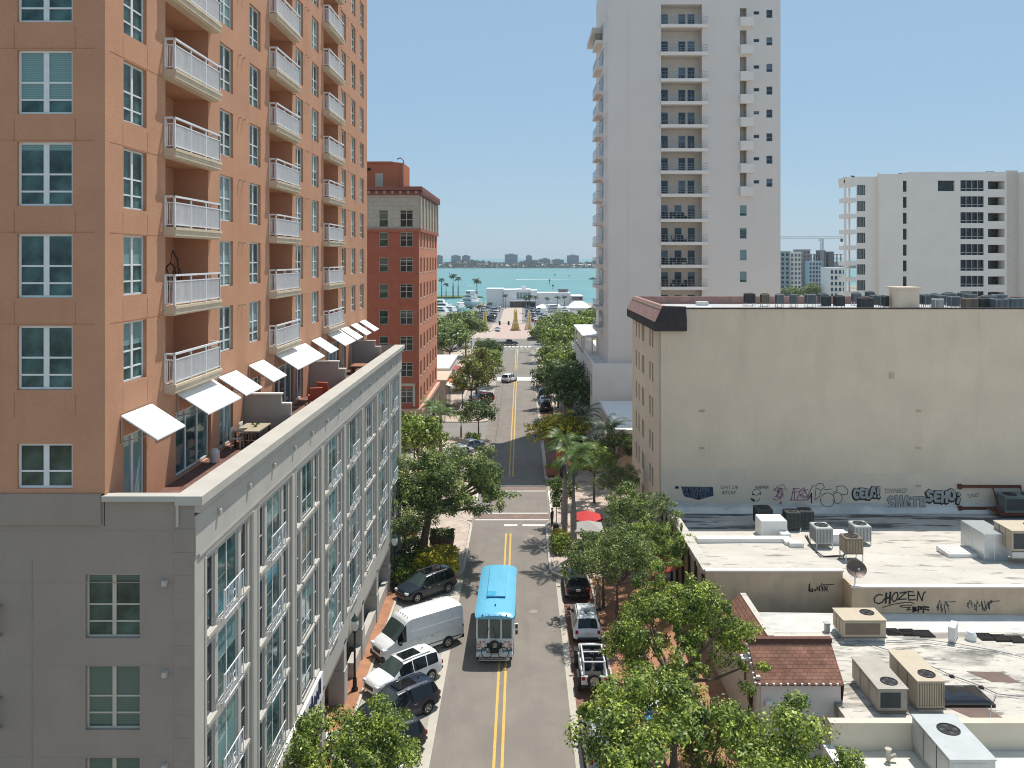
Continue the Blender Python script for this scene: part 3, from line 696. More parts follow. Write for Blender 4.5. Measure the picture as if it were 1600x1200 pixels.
# shop sign fascia with white panel and blue lettering over the arcade
sg = MB().box(XP + .006, 32.6, 3.65, XP + .16, 41.6, 4.85).build('shop_sign', 'hvac_white', pod, (0, 0, 0), 0, 0, True)
q = MB().torus((0, 0, 0), .34, .13, 'y', 16, 6).build('logo', 'logo_blue' if 'logo_blue' in M else plain('logo_blue', (.03, .22, .55), .4).name, sg, None); q.location = (XP + .2, 33.4, 4.25); q.rotation_euler = (0, 0, R(90))
plain('letter_navy', (.03, .04, .10), .4); ink = MB(); rr = random.Random(2); yq = 34.5      # slanted dark lettering, too blurred in the photo to read
while yq < 41:
    hgt = rr.choice((.55, .55, .8)); k_ = rr.randint(0, 2)
    shp = ([(0, 0), (.15, hgt)], [(0, 0), (.12, hgt), (.38, hgt)], [(.05, 0), (.15, hgt), (.4, 0)])[k_] + ([(.36, .1)] if k_ < 2 else [])
    for a, b_ in zip(shp[:-1], shp[1:]): ink.tube([(XP + .17, yq + a[0], 3.98 + a[1]), (XP + .17, yq + b_[0], 3.98 + b_[1])], .05, 4)
    yq += rr.uniform(.42, .6)
ink.build('lettering', 'letter_navy', sg)

# ---------------------------------------------------------------- things on the terrace and balconies
tb = thing('terrace_table', 'tan dining table on the roof terrace before the first grey divider', 'table', (-11.9, 36.9, 17.25))
MB().box(-.55, -.9, .70, .55, .9, .75).build('tabletop', plain('table_tan', (.42, .36, .26), .5).name, tb)
lg = MB().box(-.03, -.03, 0, .03, .03, .70).mesh('leg', 'black_metal')
for x in (-.48, .48):
    for y in (-.82, .82): obj('leg', lg, tb, (x, y, 0))
plt = MB()
for k in range(9): a = k * .7; plt.face([(0, 0, .80), (.12 * math.cos(a) - .03, .12 * math.sin(a), .92), (.2 * math.cos(a), .2 * math.sin(a), .86)])
plt.lathe([(.05, .752), (.07, .82)], 8); tag(plt.build('potted_plant', 'leaf_dark', None, (-11.8, 37.0, 17.25)), 'small green pot plant on the tan terrace table', 'plant')
def chair(nm, lab, mt, loc, rz, grp):
    t = thing(nm, lab, 'chair', loc, rz, grp)
    MB().bbox(-.24, -.24, .40, .24, .24, .46, .02).build('seat', mt, t); MB().bbox(-.24, .19, .46, .24, .25, .90, .02).build('backrest', mt, t)
    l_ = MB().box(-.02, -.02, 0, .02, .02, .40).mesh('leg', mt)
    for x in (-.2, .2):
        for y in (-.2, .2): obj('leg', l_, t, (x, y, 0))
    return t
plain('chair_white', (.72, .68, .58), .5); plain('chair_coral', (.55, .12, .07), .45); plain('chair_blue', (.03, .22, .55), .45)
ch = chair('terrace_chair', 'cream chair at the near side of the tan terrace table', 'chair_white', (-12.35, 36.2, 17.25), R(90), 'cream chairs at the terrace table')
c2 = copy_tree(ch); c2.location = (-12.35, 37.3, 17.25); c2['label'] = 'cream chair at the far side of the tan terrace table'
def adirondack(lab, loc, rz):
    t = thing('lounge_chair', lab, 'chair', loc, rz, 'coral lounge chairs on the terrace')
    MB().face([(-.3, -.35, .36), (.3, -.35, .36), (.3, .3, .25), (-.3, .3, .25)]).box(-.3, -.36, .2, .3, -.3, .36).build('seat', 'chair_coral', t)
    MB().prism_axis([(.2, .25), (.27, .22), (.58, 1.0), (.5, 1.02)], -.34, .34, 'x').build('backrest', 'chair_coral', t)
    for x in (-.36, .30): MB().box(x, -.4, .50, x + .08, .35, .54).box(x + .01, -.36, 0, x + .07, -.3, .5).box(x + .01, .2, 0, x + .07, .26, .5).build('armrest', 'chair_coral', t)
    return t
adirondack('coral plastic lounge chair nearer the podium parapet, second terrace', (-11.6, 46.9, 17.25), R(200)); adirondack('coral plastic lounge chair further along the second terrace', (-11.5, 49.0, 17.25), R(170))
pb = thing('patio_table', 'low wooden patio set in the third terrace', 'table', (-11.6, 59.5, 17.25)); MB().bbox(-.5, -.8, .55, .5, .8, .62, .02).build('tabletop', plain('wood_red', (.32, .13, .07), .6).name, pb)
for x in (-.4, .4): MB().box(x - .04, -.7, 0, x + .04, .7, .55).build('trestle', 'wood_red', pb)
tag(MB().lathe([(.16, 0), (.2, .05), (.19, .45), (.13, .5), (.13, .55)], 12).build('white_urn', 'hvac_white', None, (-12.35, 33.55, 17.25), 0, 40), 'white ceramic stool by the second terrace door', 'urn')
hc = thing('hanging_chair', 'dark hanging egg chair on a balcony of the orange tower', 'chair', (XO - .62, 31.9, FL[2]))
hh = MB(); hh.tube([(0, .5, .03), (0, .75, .9), (0, .6, 1.7), (0, .15, 1.98)], .04, 7); hh.build('stand', 'black_metal', hc)
bk = MB(); bk.torus((0, -.05, 1.0), .5, .03, 'x', 18, 5); bk.torus((.25, -.05, .95), .42, .02, 'x', 16, 5); bk.torus((-.25, -.05, .95), .42, .02, 'x', 16, 5); bk.lathe([(.1, .45), (.4, .62), (.42, .66), (.1, .5)], 12, (0, -.05, 0)); bk.tube([(0, .1, 1.95), (0, -.05, 1.5)], .015, 5); bk.build('basket', 'black_metal', hc)
rc = 0
for (bi, k) in ((0, 1), (0, 3), (1, 1), (1, 2), (0, 4), (0, 5), (2, 5)):
    a = BAL[bi][0]
    t = thing('balcony_chair', 'pale chair behind white railing, %s balcony column, %s row up' % (('nearest', 'middle', 'farthest')[bi], ('first', 'second', 'third', 'fourth', 'fifth')[k - 1]), 'chair', (XO - .4, a + 2.2 + .4 * rc % 1.2, FL[k]), R(120 + 40 * rc), 'chairs on the tower balconies'); rc += 1
    MB().bbox(-.25, -.25, .38, .25, .25, .44, .02).build('seat', 'chair_white', t); MB().bbox(-.25, .19, .44, .25, .25, .88, .02).build('backrest', 'chair_white', t)
    for x in (-.21, .21): MB().box(x - .02, -.22, 0, x + .02, .22, .38).build('leg_frame', 'steel_grey', t)

# ================================================================ RED BRICK BUILDING BEYOND
rb = thing('brick_building', 'red brick and cream stone corner building with bracketed cornice behind the orange tower', 'building', (-13.6, 111, 0))
XR = -13.6; YR = 111.; YE = 135.; XL = -36.
rows = [z for z in (6.6, 10.1, 13.6, 17.1, 20.6, 24.1, 27.6)]
fc = [(-18.95, 1.25), (-16.15, 1.75), (-21.6, 1.0)]
def rb_front(z0, z1, rws, mtl, nm, hh=1.95):
    m = MB(); hs = []
    for z in rws:
        for (x, w_) in fc: hs.append((x - XL, z - z0, x + w_ - XL, z + hh - z0, .18))
    facade(m, (XL, YR, z0), (1, 0, 0), XR - XL, z1 - z0, hs); return m.build(nm, mtl, rb, (0, 0, 0), 0, 0, True)
def rb_side(z0, z1, rws, mtl, nm, hh=1.95):
    m = MB(); hs = []
    for z in rws:
        for i in range(6): hs.append((1.3 + i * 3.85, z - z0, 1.3 + i * 3.85 + 1.75, z + hh - z0, .2))
    facade(m, (XR, YR, z0), (0, 1, 0), YE - YR, z1 - z0, hs); return m.build(nm, mtl, rb, (0, 0, 0), 0, 0, True)
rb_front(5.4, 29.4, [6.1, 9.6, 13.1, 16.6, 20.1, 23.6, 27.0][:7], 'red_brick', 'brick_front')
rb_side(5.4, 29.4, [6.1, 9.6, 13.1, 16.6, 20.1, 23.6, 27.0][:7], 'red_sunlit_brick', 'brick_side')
rb_front(29.4, 34.0, [29.6], 'stone_block', 'stone_front', 2.3); rb_side(29.4, 34.0, [29.6], 'stone_cream', 'stone_side', 2.3)
rb_front(0, 5.4, [], 'stone_cream', 'base_front'); rb_side(0, 5.4, [.8], 'stone_cream', 'base_side', 3.2)
MB().face([(XL, YR, 35), (XR, YR, 35), (XR, YE, 35), (XL, YE, 35)]).face([(XL, YR, 0), (XL, YE, 0), (XL, YE, 35), (XL, YR, 35)]).face([(XL, YE, 0), (XR, YE, 0), (XR, YE, 35), (XL, YE, 35)]).build('rear_wall', 'red_stucco', rb, (0, 0, 0), 0, 0, True)
MB().box(XL, YR - .5, 34.5, XR + .45, YE + .4, 35.0).box(XL, YR - .15, 33.9, XR + .15, YE + .1, 34.45).build('cornice', 'cornice_red', rb, (0, 0, 0), 0, 0, True)
br = MB().box(0, -.52, 0, .35, -.15, .42); brm = br.mesh('bracket', 'mansard_pink')
for i in range(13): obj('bracket', brm, rb, (XR - .5 - i * 1.05, YR, 34.0), 0, True)
for i in range(20): obj('bracket', brm, rb, (XR, YR + .3 + i * 1.2, 34.0), HP, True)
MB().box(XL, YR - .25, 29.0, XR + .25, YE + .1, 29.4).build('string_course', 'red_stucco', rb, (0, 0, 0), 0, 0, True)
MB().box(XL, YR - .5, 4.9, XR + .5, YE + .2, 5.4).build('ledge', mat('ledge_pink', (.56, .36, .27), .85).name, rb, (0, 0, 0), 0, 0, True)
plm = [MB().box(0, 0, a, .22, .75, b_).mesh('pilaster', 'stone_cream') for a, b_ in ((29.45, 33.8), (.02, 4.85))]
for i in range(7):
    for me in plm: obj('pilaster', me, rb, (XR, YR + .25 + i * 3.85, 0), 0, True)
window_mesh('rbside', 1.75, 1.95, [.87], [1.0], .09, 'cream_frame', 'glass_dark'); window_mesh('rbf1', 1.25, 1.95, [], [1.0], .09, 'cream_frame', 'glass_green')
window_mesh('rbf2', 1.75, 1.95, [.875], [.9, 1.55], .09, 'cream_frame', 'glass_dark'); window_mesh('rbf3', 1.0, 1.95, [], [1.0], .09, 'cream_frame', 'glass_green')
window_mesh('rbf1t', 1.25, 2.3, [], [1.0, 1.9], .09, 'cream_frame', 'glass_green'); window_mesh('rbf2t', 1.75, 2.3, [.875], [1.0, 1.9], .09, 'cream_frame', 'glass_dark'); window_mesh('rbst', 1.75, 2.3, [.87], [1.0], .09, 'cream_frame', 'glass_dark')
sb = sill_mesh(1.75, 'stone_cream', .2, .22)
for z in (6.1, 9.6, 13.1, 16.6, 20.1, 23.6, 27.0):
    for i in range(6): add_window(rb, 'rbside', (XR - .17, YR + 1.3 + i * 3.85, z), HP, sill=sb)
    add_window(rb, 'rbf1', (fc[0][0], YR + .15, z)); add_window(rb, 'rbf2', (fc[1][0], YR + .15, z))
for i in range(6): add_window(rb, 'rbst', (XR - .17, YR + 1.3 + i * 3.85, 29.6), HP)
add_window(rb, 'rbf1t', (fc[0][0], YR + .15, 29.6)); add_window(rb, 'rbf2t', (fc[1][0], YR + .15, 29.6))
sur = MB()
for (x, w_) in fc[:2]: sur.box(x - .3, YR - .12, 5.7, x, YR, 8.4); sur.box(x + w_, YR - .12, 5.7, x + w_ + .3, YR, 8.4); sur.box(x - .3, YR - .14, 8.4, x + w_ + .3, YR, 8.75)
sur.build('window_surround', 'stone_cream', rb, (0, 0, 0), 0, 0, True)
MB().prism([(-24, 116), (-17.9, 116), (-16.6, 117.5), (-16.6, 124), (-24, 124)], 35.02, 38.9).box(-24, 115.9, 38.7, -17.9, 116, 38.95).build('penthouse', 'penthouse_red', rb, (0, 0, 0), 0, 0, True)
MB().box(-20.3, 115.93, 35.3, -19.2, 116, 37.3).build('louvre', 'stone_cream', rb, (0, 0, 0), 0, 0, True)
MB().tube([(-16.5, 116.8, 35), (-16.5, 116.8, 39.2), (-16.9, 116.8, 39.55), (-17.4, 116.9, 39.4)], .1, 8).build('vent_pipe', 'steel_grey', rb, (0, 0, 0), 0, 0, True)
tag(thing('wall_light', 'dark round wall light on the red penthouse', 'lamp', (-21.2, 115.97, 37.9)), None); _wl = bpy.data.objects['wall_light']; MB().lathe([(.25, -.2), (.3, 0), (.1, .2)], 10).build('shade', 'black_metal', _wl); MB().box(-.05, 0, -.05, .05, .03, .1).build('mount', 'steel_grey', _wl)
# ================================================================ BEIGE BLANK-WALLED BUILDING
XB = 12.05; YB = 71.9; YBE = 90.; ZB = 21.2; XBR = 62.
bb = thing('office_building', 'beige building with huge blank wall, graffiti along its foot and dark mansard corner', 'building', (XB, YB, 0))
w = MB(); hs = []
wc = [1.9, 3.9, 7.3, 10.6, 14.0, 16.0]
WR = [17.3 - 3.18 * k for k in range(6)]
for z in WR:
    for y in (9.4, 10.35, 3.9, 5.4, 12.6, 14.6): hs.append((YBE - YB - y - .75, z - 0, YBE - YB - y, z + 1.75, .22, 1))
facade(w, (XB, YBE, 0), (0, -1, 0), YBE - YB, ZB, hs, 0, 0, 1)
w.build('side_wall', ['beige_wall', 'rib_dark'], bb, (0, 0, 0), 0, 0, True)
MB().box(XB, YB, -.05, XBR, YB + .3, ZB - .12).build('blank_wall', 'beige_wall', bb, (0, 0, 0), 0, 0, True)
MB().face([(XB, YBE, 0), (XBR, YBE, 0), (XBR, YBE, ZB), (XB, YBE, ZB)]).face([(XBR, YB, 0), (XBR, YBE, 0), (XBR, YBE, ZB), (XBR, YB, ZB)]).build('rear_wall', 'beige_wall', bb, (0, 0, 0), 0, 0, True)
MB().box(XB + .3, YB + .3, 20.2, XBR - .2, YBE - .2, 20.55).build('roof', 'roof_grey', bb, (0, 0, 0), 0, 0, True)
MB().box(XB + 2.25, YB - .06, ZB - .12, XBR, YB + .36, ZB).build('coping', 'mansard_dark', bb, (0, 0, 0), 0, 0, True)
mn = MB()      # leaning mansard on the street side with a short return on the blank wall
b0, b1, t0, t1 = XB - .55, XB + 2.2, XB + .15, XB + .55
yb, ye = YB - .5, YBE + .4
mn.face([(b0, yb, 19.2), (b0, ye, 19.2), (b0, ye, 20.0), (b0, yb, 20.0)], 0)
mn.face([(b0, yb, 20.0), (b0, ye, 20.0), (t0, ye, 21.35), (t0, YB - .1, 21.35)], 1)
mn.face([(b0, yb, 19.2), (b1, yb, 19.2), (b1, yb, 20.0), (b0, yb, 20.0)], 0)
mn.face([(b0, yb, 20.0), (b1, yb, 20.0), (b1, YB - .1, 21.3), (t0, YB - .1, 21.35)], 0)  # return slope takes the dark material, shade painted into its colour
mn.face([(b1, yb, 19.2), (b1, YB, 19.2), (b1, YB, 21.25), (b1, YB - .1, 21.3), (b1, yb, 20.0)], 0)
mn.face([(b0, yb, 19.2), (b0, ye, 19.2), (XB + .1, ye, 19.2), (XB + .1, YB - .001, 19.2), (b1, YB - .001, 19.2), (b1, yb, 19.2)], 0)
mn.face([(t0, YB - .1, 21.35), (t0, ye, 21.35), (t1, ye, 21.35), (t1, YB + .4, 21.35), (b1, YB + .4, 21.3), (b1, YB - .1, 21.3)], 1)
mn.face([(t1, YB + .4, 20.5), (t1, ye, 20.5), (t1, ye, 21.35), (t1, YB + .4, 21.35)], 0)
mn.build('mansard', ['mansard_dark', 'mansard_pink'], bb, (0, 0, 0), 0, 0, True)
MB().box(XB + .6, YBE - .25, 20.5, XBR, YBE + .05, 21.35).build('rear_parapet', 'mansard_pink', bb, (0, 0, 0), 0, 0, True)
fl = MB(); rr = random.Random(8); x = XB; pz_ = 4.6
while x < 45:      # pale waterproofing turned up the foot of the wall, ragged top edge
    nx = x + 1.1; nz = (4.35 if nx > 16 else 4.6 - (nx - XB) * .06) + rr.uniform(-.05, .05)
    fl.face([(x, YB - .012, 3.2), (nx, YB - .012, 3.2), (nx, YB - .012, nz), (x, YB - .012, pz_)]); fl.face([(x, YB - .55, 3.42), (nx, YB - .55, 3.42), (nx, YB - .011, 3.95), (x, YB - .011, 3.95)]); x, pz_ = nx, nz
fl.build('flashing', 'flashing_grey', bb, (0, 0, 0), 0, 0, True)
pp = MB()
for (x0, x1, z0, z1) in ((XB + .02, 19.5, 4.3, 7.3), (19.5, 27, 4.3, 6.3), (27, 38, 4.3, 6.9), (38, 46, 4.3, 6.6)): pp.box(x0, YB - .006, z0, x1, YB, z1 + rr.uniform(-.01, .01))
pp.build('overpainted_patch', 'grey_patch', bb, (0, 0, 0), 0, 0, True)
ve = MB()
for (u, v) in ((1097, 642), (1097, 700), (1435, 642), (1435, 700), (1435, 759)):
    p = pt(u, v, YB); ve.box(p.x - .22, YB - .05, p.z - .09, p.x + .22, YB, p.z + .09)
p = pt(1393, 587, YB); ve.box(p.x - .2, YB - .06, p.z - .25, p.x + .2, YB, p.z + .25)
ve.build('wall_vent', 'tan_block', bb, (0, 0, 0), 0, 0, True)
# rooftop chimney block
MB().box(pt(1390, 450, 80).x, 78, 20.5, pt(1421, 450, 80).x, 80.2, 22.6).box(pt(1386, 450, 80).x, 77.9, 22.6, pt(1425, 450, 80).x, 80.3, 22.75).build('stair_head', 'beige_wall', bb, (0, 0, 0), 0, 0, True)
# graffiti on the wall: strokes and letters painted on its face
def wallpt(u, v): q = pt(u, v, YB); return (q.x, q.z)
GY = YB - .016
def graf(name, mtl, lines, w_, parent=bb, yy=GY):
    m = MB()
    for k, L in enumerate(lines): stroke(m, L, w_, 0, yy - .0006 * (k % 5))
    return m.build(name, mtl, parent, (0, 0, 0), 0, 0, True)
def bubble(s, u0, u1, vbase, hpx, fill, line, thick=.09, shear=0., nm='graffiti', halo=None):
    x0, z0 = wallpt(u0, vbase); x1 = wallpt(u1, vbase)[0]; size = hpx * YB / FPX / .72
    me = text_mesh(s, size, 0, shear, 1.0); xs = [v.co.x for v in me.vertices]; wd = max(xs) - min(xs); bpy.data.meshes.remove(me)
    sx = (x1 - x0) / wd
    if halo: lettering(nm, s, halo, bb, (x0 - .06, GY, z0 - .07), (R(90), 0, 0), size, thick * 1.25, shear, sx)
    lettering(nm, s, line, bb, (x0, GY - .004, z0), (R(90), 0, 0), size, thick, shear, sx)
    lettering(nm, s, fill, bb, (x0, GY - .008, z0), (R(90), 0, 0), size, thick - (.06 if halo else .045), shear, sx)
SK = {'C': [arc(.5, .5, .38, .42, 50, 310, 12)], 'E': [[(.8, .9), (.35, .92), (.22, .7), (.25, .3), (.4, .1), (.82, .1)], [(.3, .5), (.7, .52)]], 'L': [[(.35, .95), (.33, .35), (.38, .12), (.8, .1)]], 'A': [[(.15, .05), (.35, .8), (.5, .95), (.65, .8), (.85, .05)], [(.3, .38), (.7, .38)]], '!': [[(.5, 1.), (.42, .42)], [(.5, .06), (.52, .08)]],
      'S': [[(.82, .85), (.5, .95), (.22, .78), (.35, .56), (.66, .46), (.8, .24), (.5, .06), (.15, .14)]], 'H': [[(.22, .95), (.2, .05)], [(.8, .95), (.82, .05)], [(.22, .5), (.8, .52)]], 'T': [[(.08, .9), (.92, .93)], [(.5, .9), (.48, .05)]], 'R': [[(.22, .04), (.24, .94), (.62, .94), (.82, .74), (.6, .54), (.26, .5)], [(.5, .5), (.88, .04)]], 'O': [arc(.5, .5, .36, .42, 0, 360, 16)], ';': [[(.45, .62), (.47, .64)], [(.5, .22), (.38, -.12)]]}
def bubble(s, u0, u1, v0, v1, wb, wf, line, dx=0., seed=1):
    """fat hand drawn letters: a broad dark stroke with a narrower pale stroke on top"""
    rq = random.Random(seed); x0, z0 = wallpt(u0, v1); x1, z1 = wallpt(u1, v0); n = len(s); cw = (x1 - x0) / n
    for wd, mt, off, yy in ((wb, line, dx, GY), (wf, 'graffiti_grey', 0, GY - .006)):
        m = MB(); rq = random.Random(seed)
        for i, ch in enumerate(s):
            jz = rq.uniform(-.1, .1); sh = rq.uniform(-.12, .12); k = 0
            for L in SK[ch]:
                P = [(x0 + (i + .5 + (px - .5) * 1.02 + sh * (pz_ - .5)) * cw + off, z0 + jz + pz_ * (z1 - z0) + off) for px, pz_ in L]
                for a_, b_ in zip(P[:-1], P[1:]):
                    k += 1; stroke(m, [a_, b_], wd, 0, yy - .0004 * (k % 6))
                for q in P: k += 1; m.face([(q[0] + wd / 2 * math.cos(t), yy - .0004 * (k % 6) - .0002, q[1] + wd / 2 * math.sin(t)) for t in (2 * math.pi * j / 12 for j in range(12))])
        m.build('graffiti', mt, bb, (0, 0, 0), 0, 0, True)
bubble('CELA!', 1334, 1377, 763, 778, .42, .24, 'graffiti_black', -.04, 4)
bubble('SHATR', 1386, 1448, 775, 796, .30, .215, 'graffiti_line', 0, 7)
bubble('SEHO;', 1447, 1504, 766, 783, .44, .25, 'graffiti_black', -.05, 9)
def scribble_text(s, u0, u1, vb, hpx, mtl, off=.0, shear=0., tilt=0.):
    x0, z0 = wallpt(u0, vb); x1 = wallpt(u1, vb)[0]; size = hpx * YB / FPX / .72
    me = text_mesh(s, size); xs = [v.co.x for v in me.vertices]; wd = max(xs) - min(xs); bpy.data.meshes.remove(me)
    lettering('graffiti', s, mtl, bb, (x0, GY, z0), (R(90), 0, 0), size, off, shear, (x1 - x0) / wd, 1., tilt)
scribble_text('DNT DE', 1126, 1152, 764, 5.5, 'graffiti_line', .0, .2); scribble_text('BITCHY', 1128, 1149, 772, 5.5, 'graffiti_line', .004, .1)
scribble_text('JNAPPER', 1179, 1201, 764, 5.5, 'graffiti_black', 0, .3); scribble_text('TONYHEREST', 1381, 1417, 770, 7, 'graffiti_line', 0, .2)
scribble_text('"UNO"', 1511, 1530, 778, 6, 'graffiti_black', 0, .1, R(6))
W_ = lambda pts: [wallpt(u, v) for u, v in pts]
# dark blue block piece
x0, z1 = wallpt(1064, 760); x1, z0 = wallpt(1114, 779)
pm = MB(); pm.face([(x0, GY, z1), (x1, GY, z1 - .05), (x1 + .05, GY, z0 + .25), (x0 + 1.5, GY, z0 - .12), (x0 + .25, GY, z0 + .2)]); pm.build('graffiti', 'graffiti_blue', bb, (0, 0, 0), 0, 0, True)
lettering('graffiti', 'TWOOMB', 'graffiti_grey', bb, (x0 + .08, GY - .004, z0 + .55), (R(90), 0, 0), .78, -.022, 0, .66); lettering('graffiti', 'TWOOMB', 'graffiti_blue', bb, (x0 + .13, GY - .008, z0 + .57), (R(90), 0, 0), .72, -.03, 0, .66)
lettering('graffiti', 'GUSOND', 'graffiti_grey', bb, (x0 + .28, GY - .004, z0 + .05), (R(90), 0, 0), .62, -.018, 0, .72); lettering('graffiti', 'GUSOND', 'graffiti_blue', bb, (x0 + .31, GY - .008, z0 + .07), (R(90), 0, 0), .57, -.026, 0, .73)
hm = MB(); cx, cz = wallpt(1057.5, 763.5); hm.face([(x_, GY, z_) for x_, z_ in arc(cx, cz, .2, .25, 0, 180, 8)]); hm.build('graffiti', 'graffiti_blue', bb, (0, 0, 0), 0, 0, True)
# grinning face
cx, cz = wallpt(1182, 774); s = YB / FPX
graf('graffiti', 'graffiti_line', [arc(cx, cz + 3 * s, 6.5 * s, 7 * s, -20, 200, 12), arc(cx, cz - 4 * s, 5 * s, 5 * s, 190, 350, 8)], .05)
fm = MB()
fm.face([(cx - 7 * s, GY - .004, cz + 4 * s), (cx - 1.5 * s, GY - .004, cz + 1 * s), (cx - 5 * s, GY - .004, cz)]); fm.face([(cx + 1.5 * s, GY - .004, cz), (cx + 8 * s, GY - .004, cz + 4.5 * s), (cx + 3 * s, GY - .004, cz + 3 * s)])
fm.face([(cx - 9 * s, GY - .004, cz - 4 * s), (cx - 6 * s, GY - .004, cz - 5 * s), (cx - 2 * s, GY - .004, cz - 9 * s), (cx - 4 * s, GY - .004, cz - 10 * s), (cx - 9 * s, GY - .004, cz - 7 * s)]); fm.face([(cx - .5 * s, GY - .004, cz + .5 * s), (cx + 1.5 * s, GY - .004, cz + 1 * s), (cx + .5 * s, GY - .004, cz - 2.5 * s)])
fm.build('graffiti', 'graffiti_black', bb, (0, 0, 0), 0, 0, True)
# pink sketchy column and pink lettering
rr = random.Random(3); L = []
for k in range(26):
    a = (1217 + rr.uniform(-7, 7), 764 + rr.uniform(-2, 21)); L.append(W_([a, (a[0] + rr.uniform(-5, 5), a[1] + rr.uniform(-4, 4)), (a[0] + rr.uniform(-5, 5), a[1] + rr.uniform(-3, 5))]))
L.append(W_([(1209, 765), (1223, 756), (1229, 765)])); graf('graffiti', 'graffiti_pink', L, .045)
L = [W_([(1236, 782), (1240, 763), (1249, 763)]), W_([(1242, 763), (1241, 780)]), W_([(1234, 781), (1246, 781.5), (1262, 781), (1268, 774)]), W_([(1246, 780), (1250, 766), (1256, 762), (1258, 768), (1250, 774), (1257, 779)]), W_([(1258, 766), (1262, 776), (1267, 764), (1271, 758)]), W_([(1238, 770), (1262, 765)]), W_([(1250, 772), (1264, 779)])]
graf('graffiti', 'graffiti_pink', L, .075); graf('graffiti', 'graffiti_black', [W_([(1262, 781), (1268, 771), (1268, 786)])], .11)
L = [W_([(1273, 760), (1279, 755), (1286, 756), (1288, 762), (1283, 766), (1275, 762), (1273, 781), (1281, 775), (1282, 768)]), [wallpt(1293 + 11 * math.cos(t), 781 + 11 * math.sin(t)) for t in np.linspace(-2.6, 3.4, 22)], W_([(1288, 765), (1300, 764)]), [wallpt(1308.5 + 7.5 * math.cos(t), 778 + 8.5 * math.sin(t)) for t in np.linspace(-2.6, 3, 16)], W_([(1308, 767), (1307, 760), (1317, 759), (1325, 765), (1324, 772), (1314, 773)]), W_([(1301, 770), (1308, 766)])]
graf('graffiti', 'graffiti_line', L, .055)
# rusty frame, braces and the unit on its wall platform
rs = MB()
for v in (759.5, 793.5):
    a = pt(1498, v, YB); b_ = pt(1594 if v < 770 else 1540, v + .8, YB); rs.box(a.x, YB - .2, a.z - .1, b_.x, YB - .005, a.z + .1); rs.box(a.x - .12, YB - .24, a.z - .2, a.x + .18, YB - .004, a.z + .2)
for (ua, va, ub, vb) in ((1551, 761, 1562, 800), (1594, 761, 1606, 800), (1552, 797, 1580, 803)):
    a = pt(ua, va, YB - .1); b_ = pt(ub, vb, YB - 2.0); rs.tube([a, b_], .06, 6)
pf = pt(1560, 803, YB - 2.); rs.box(pf.x, YB - 2.3, 3.95, pf.x + 5, YB - .3, 4.1)
rf = rs.build('rusty_frame', 'rust'); tag(rf, 'rusty steel brace and platform bolted to the beige wall', 'steel frame')

# ================================================================ LOW BUILDING WITH PALE ROOF BELOW THE BLANK WALL
zr = lambda y: 4.9 - (y - 52.) * .0704
def atr(u, v):
    Y = 16.94 / ((v - V0) / 1300 - .0704); return Vector(((u - U0) * Y / FPX, Y, zr(Y)))
X1 = 11.9
lb = thing('low_building', 'low flat roofed building with ribbed tan street wall and stained white roof', 'building', (X1, 52, 0))
rf = MB(); YS = [52.25, 53.7] + [55 + k * (71.85 - 55) / 9 for k in range(10)]; XS = [X1 + .25, 13, 17, 20.8] + [25 + k * 4 for k in range(9)]
def roofz(x, y):
    z = zr(y); z += -.03 * math.sin(x * .6) * math.cos(y * .5); return z
for a in range(len(XS) - 1):
    for b_ in range(len(YS) - 1):
        if XS[a] < 20.7 and YS[b_] < 53.6: continue
        m_ = 1 if (YS[b_] > 64.5 and XS[a] > 20) or YS[b_] > 66 else 0
        rf.face([(XS[i], YS[k], roofz(XS[i], YS[k])) for i, k in ((a, b_), (a + 1, b_), (a + 1, b_ + 1), (a, b_ + 1))], m_)
rf.build('roof', ['roof_white', 'roof_worn'], lb, (0, 0, 0), 0, 0, True)
w = MB(); w.box(X1, 53.5, 0, 20.7, 53.75, 5.32); w.box(20.7, 52, 0, 60, 52.3, 4.88)
w.box(20.72, 52.3, 3.0, 20.95, 53.5, 4.95)
w.build('front_wall', 'tan_block', lb, (0, 0, 0), 0, 0, True)
MB().box(X1 - .05, 53.44, 5.32, 20.75, 53.85, 5.42).box(20.76, 51.94, 4.88, 60, 52.4, 4.96).build('coping', 'white_wall', lb, (0, 0, 0), 0, 0, True)
w = MB(); w.box(X1, 53.76, 0, X1 + .24, 71.85, 4.72); w.build('street_wall', 'rib_tan', lb, (0, 0, 0), 0, 0, True)
fn = MB(); cp = MB(); y = 53.9
while y < 71.7:
    fn.box(X1 - .16, y, 0, X1 - .002, y + .22, 5.0)
    z0 = 5.30 - (y - 53.9) * .022
    cp.box(X1 - .10, y + .0, z0 - .5, X1 + .62, min(y + 2.2, 71.85), z0 + (.002 if int(y) % 2 else .0)); y += 2.25
fn.build('rib', 'rib_dark', lb, (0, 0, 0), 0, 0, True); cp.build('parapet_cap', 'roof_white', lb, (0, 0, 0), 0, 0, True)
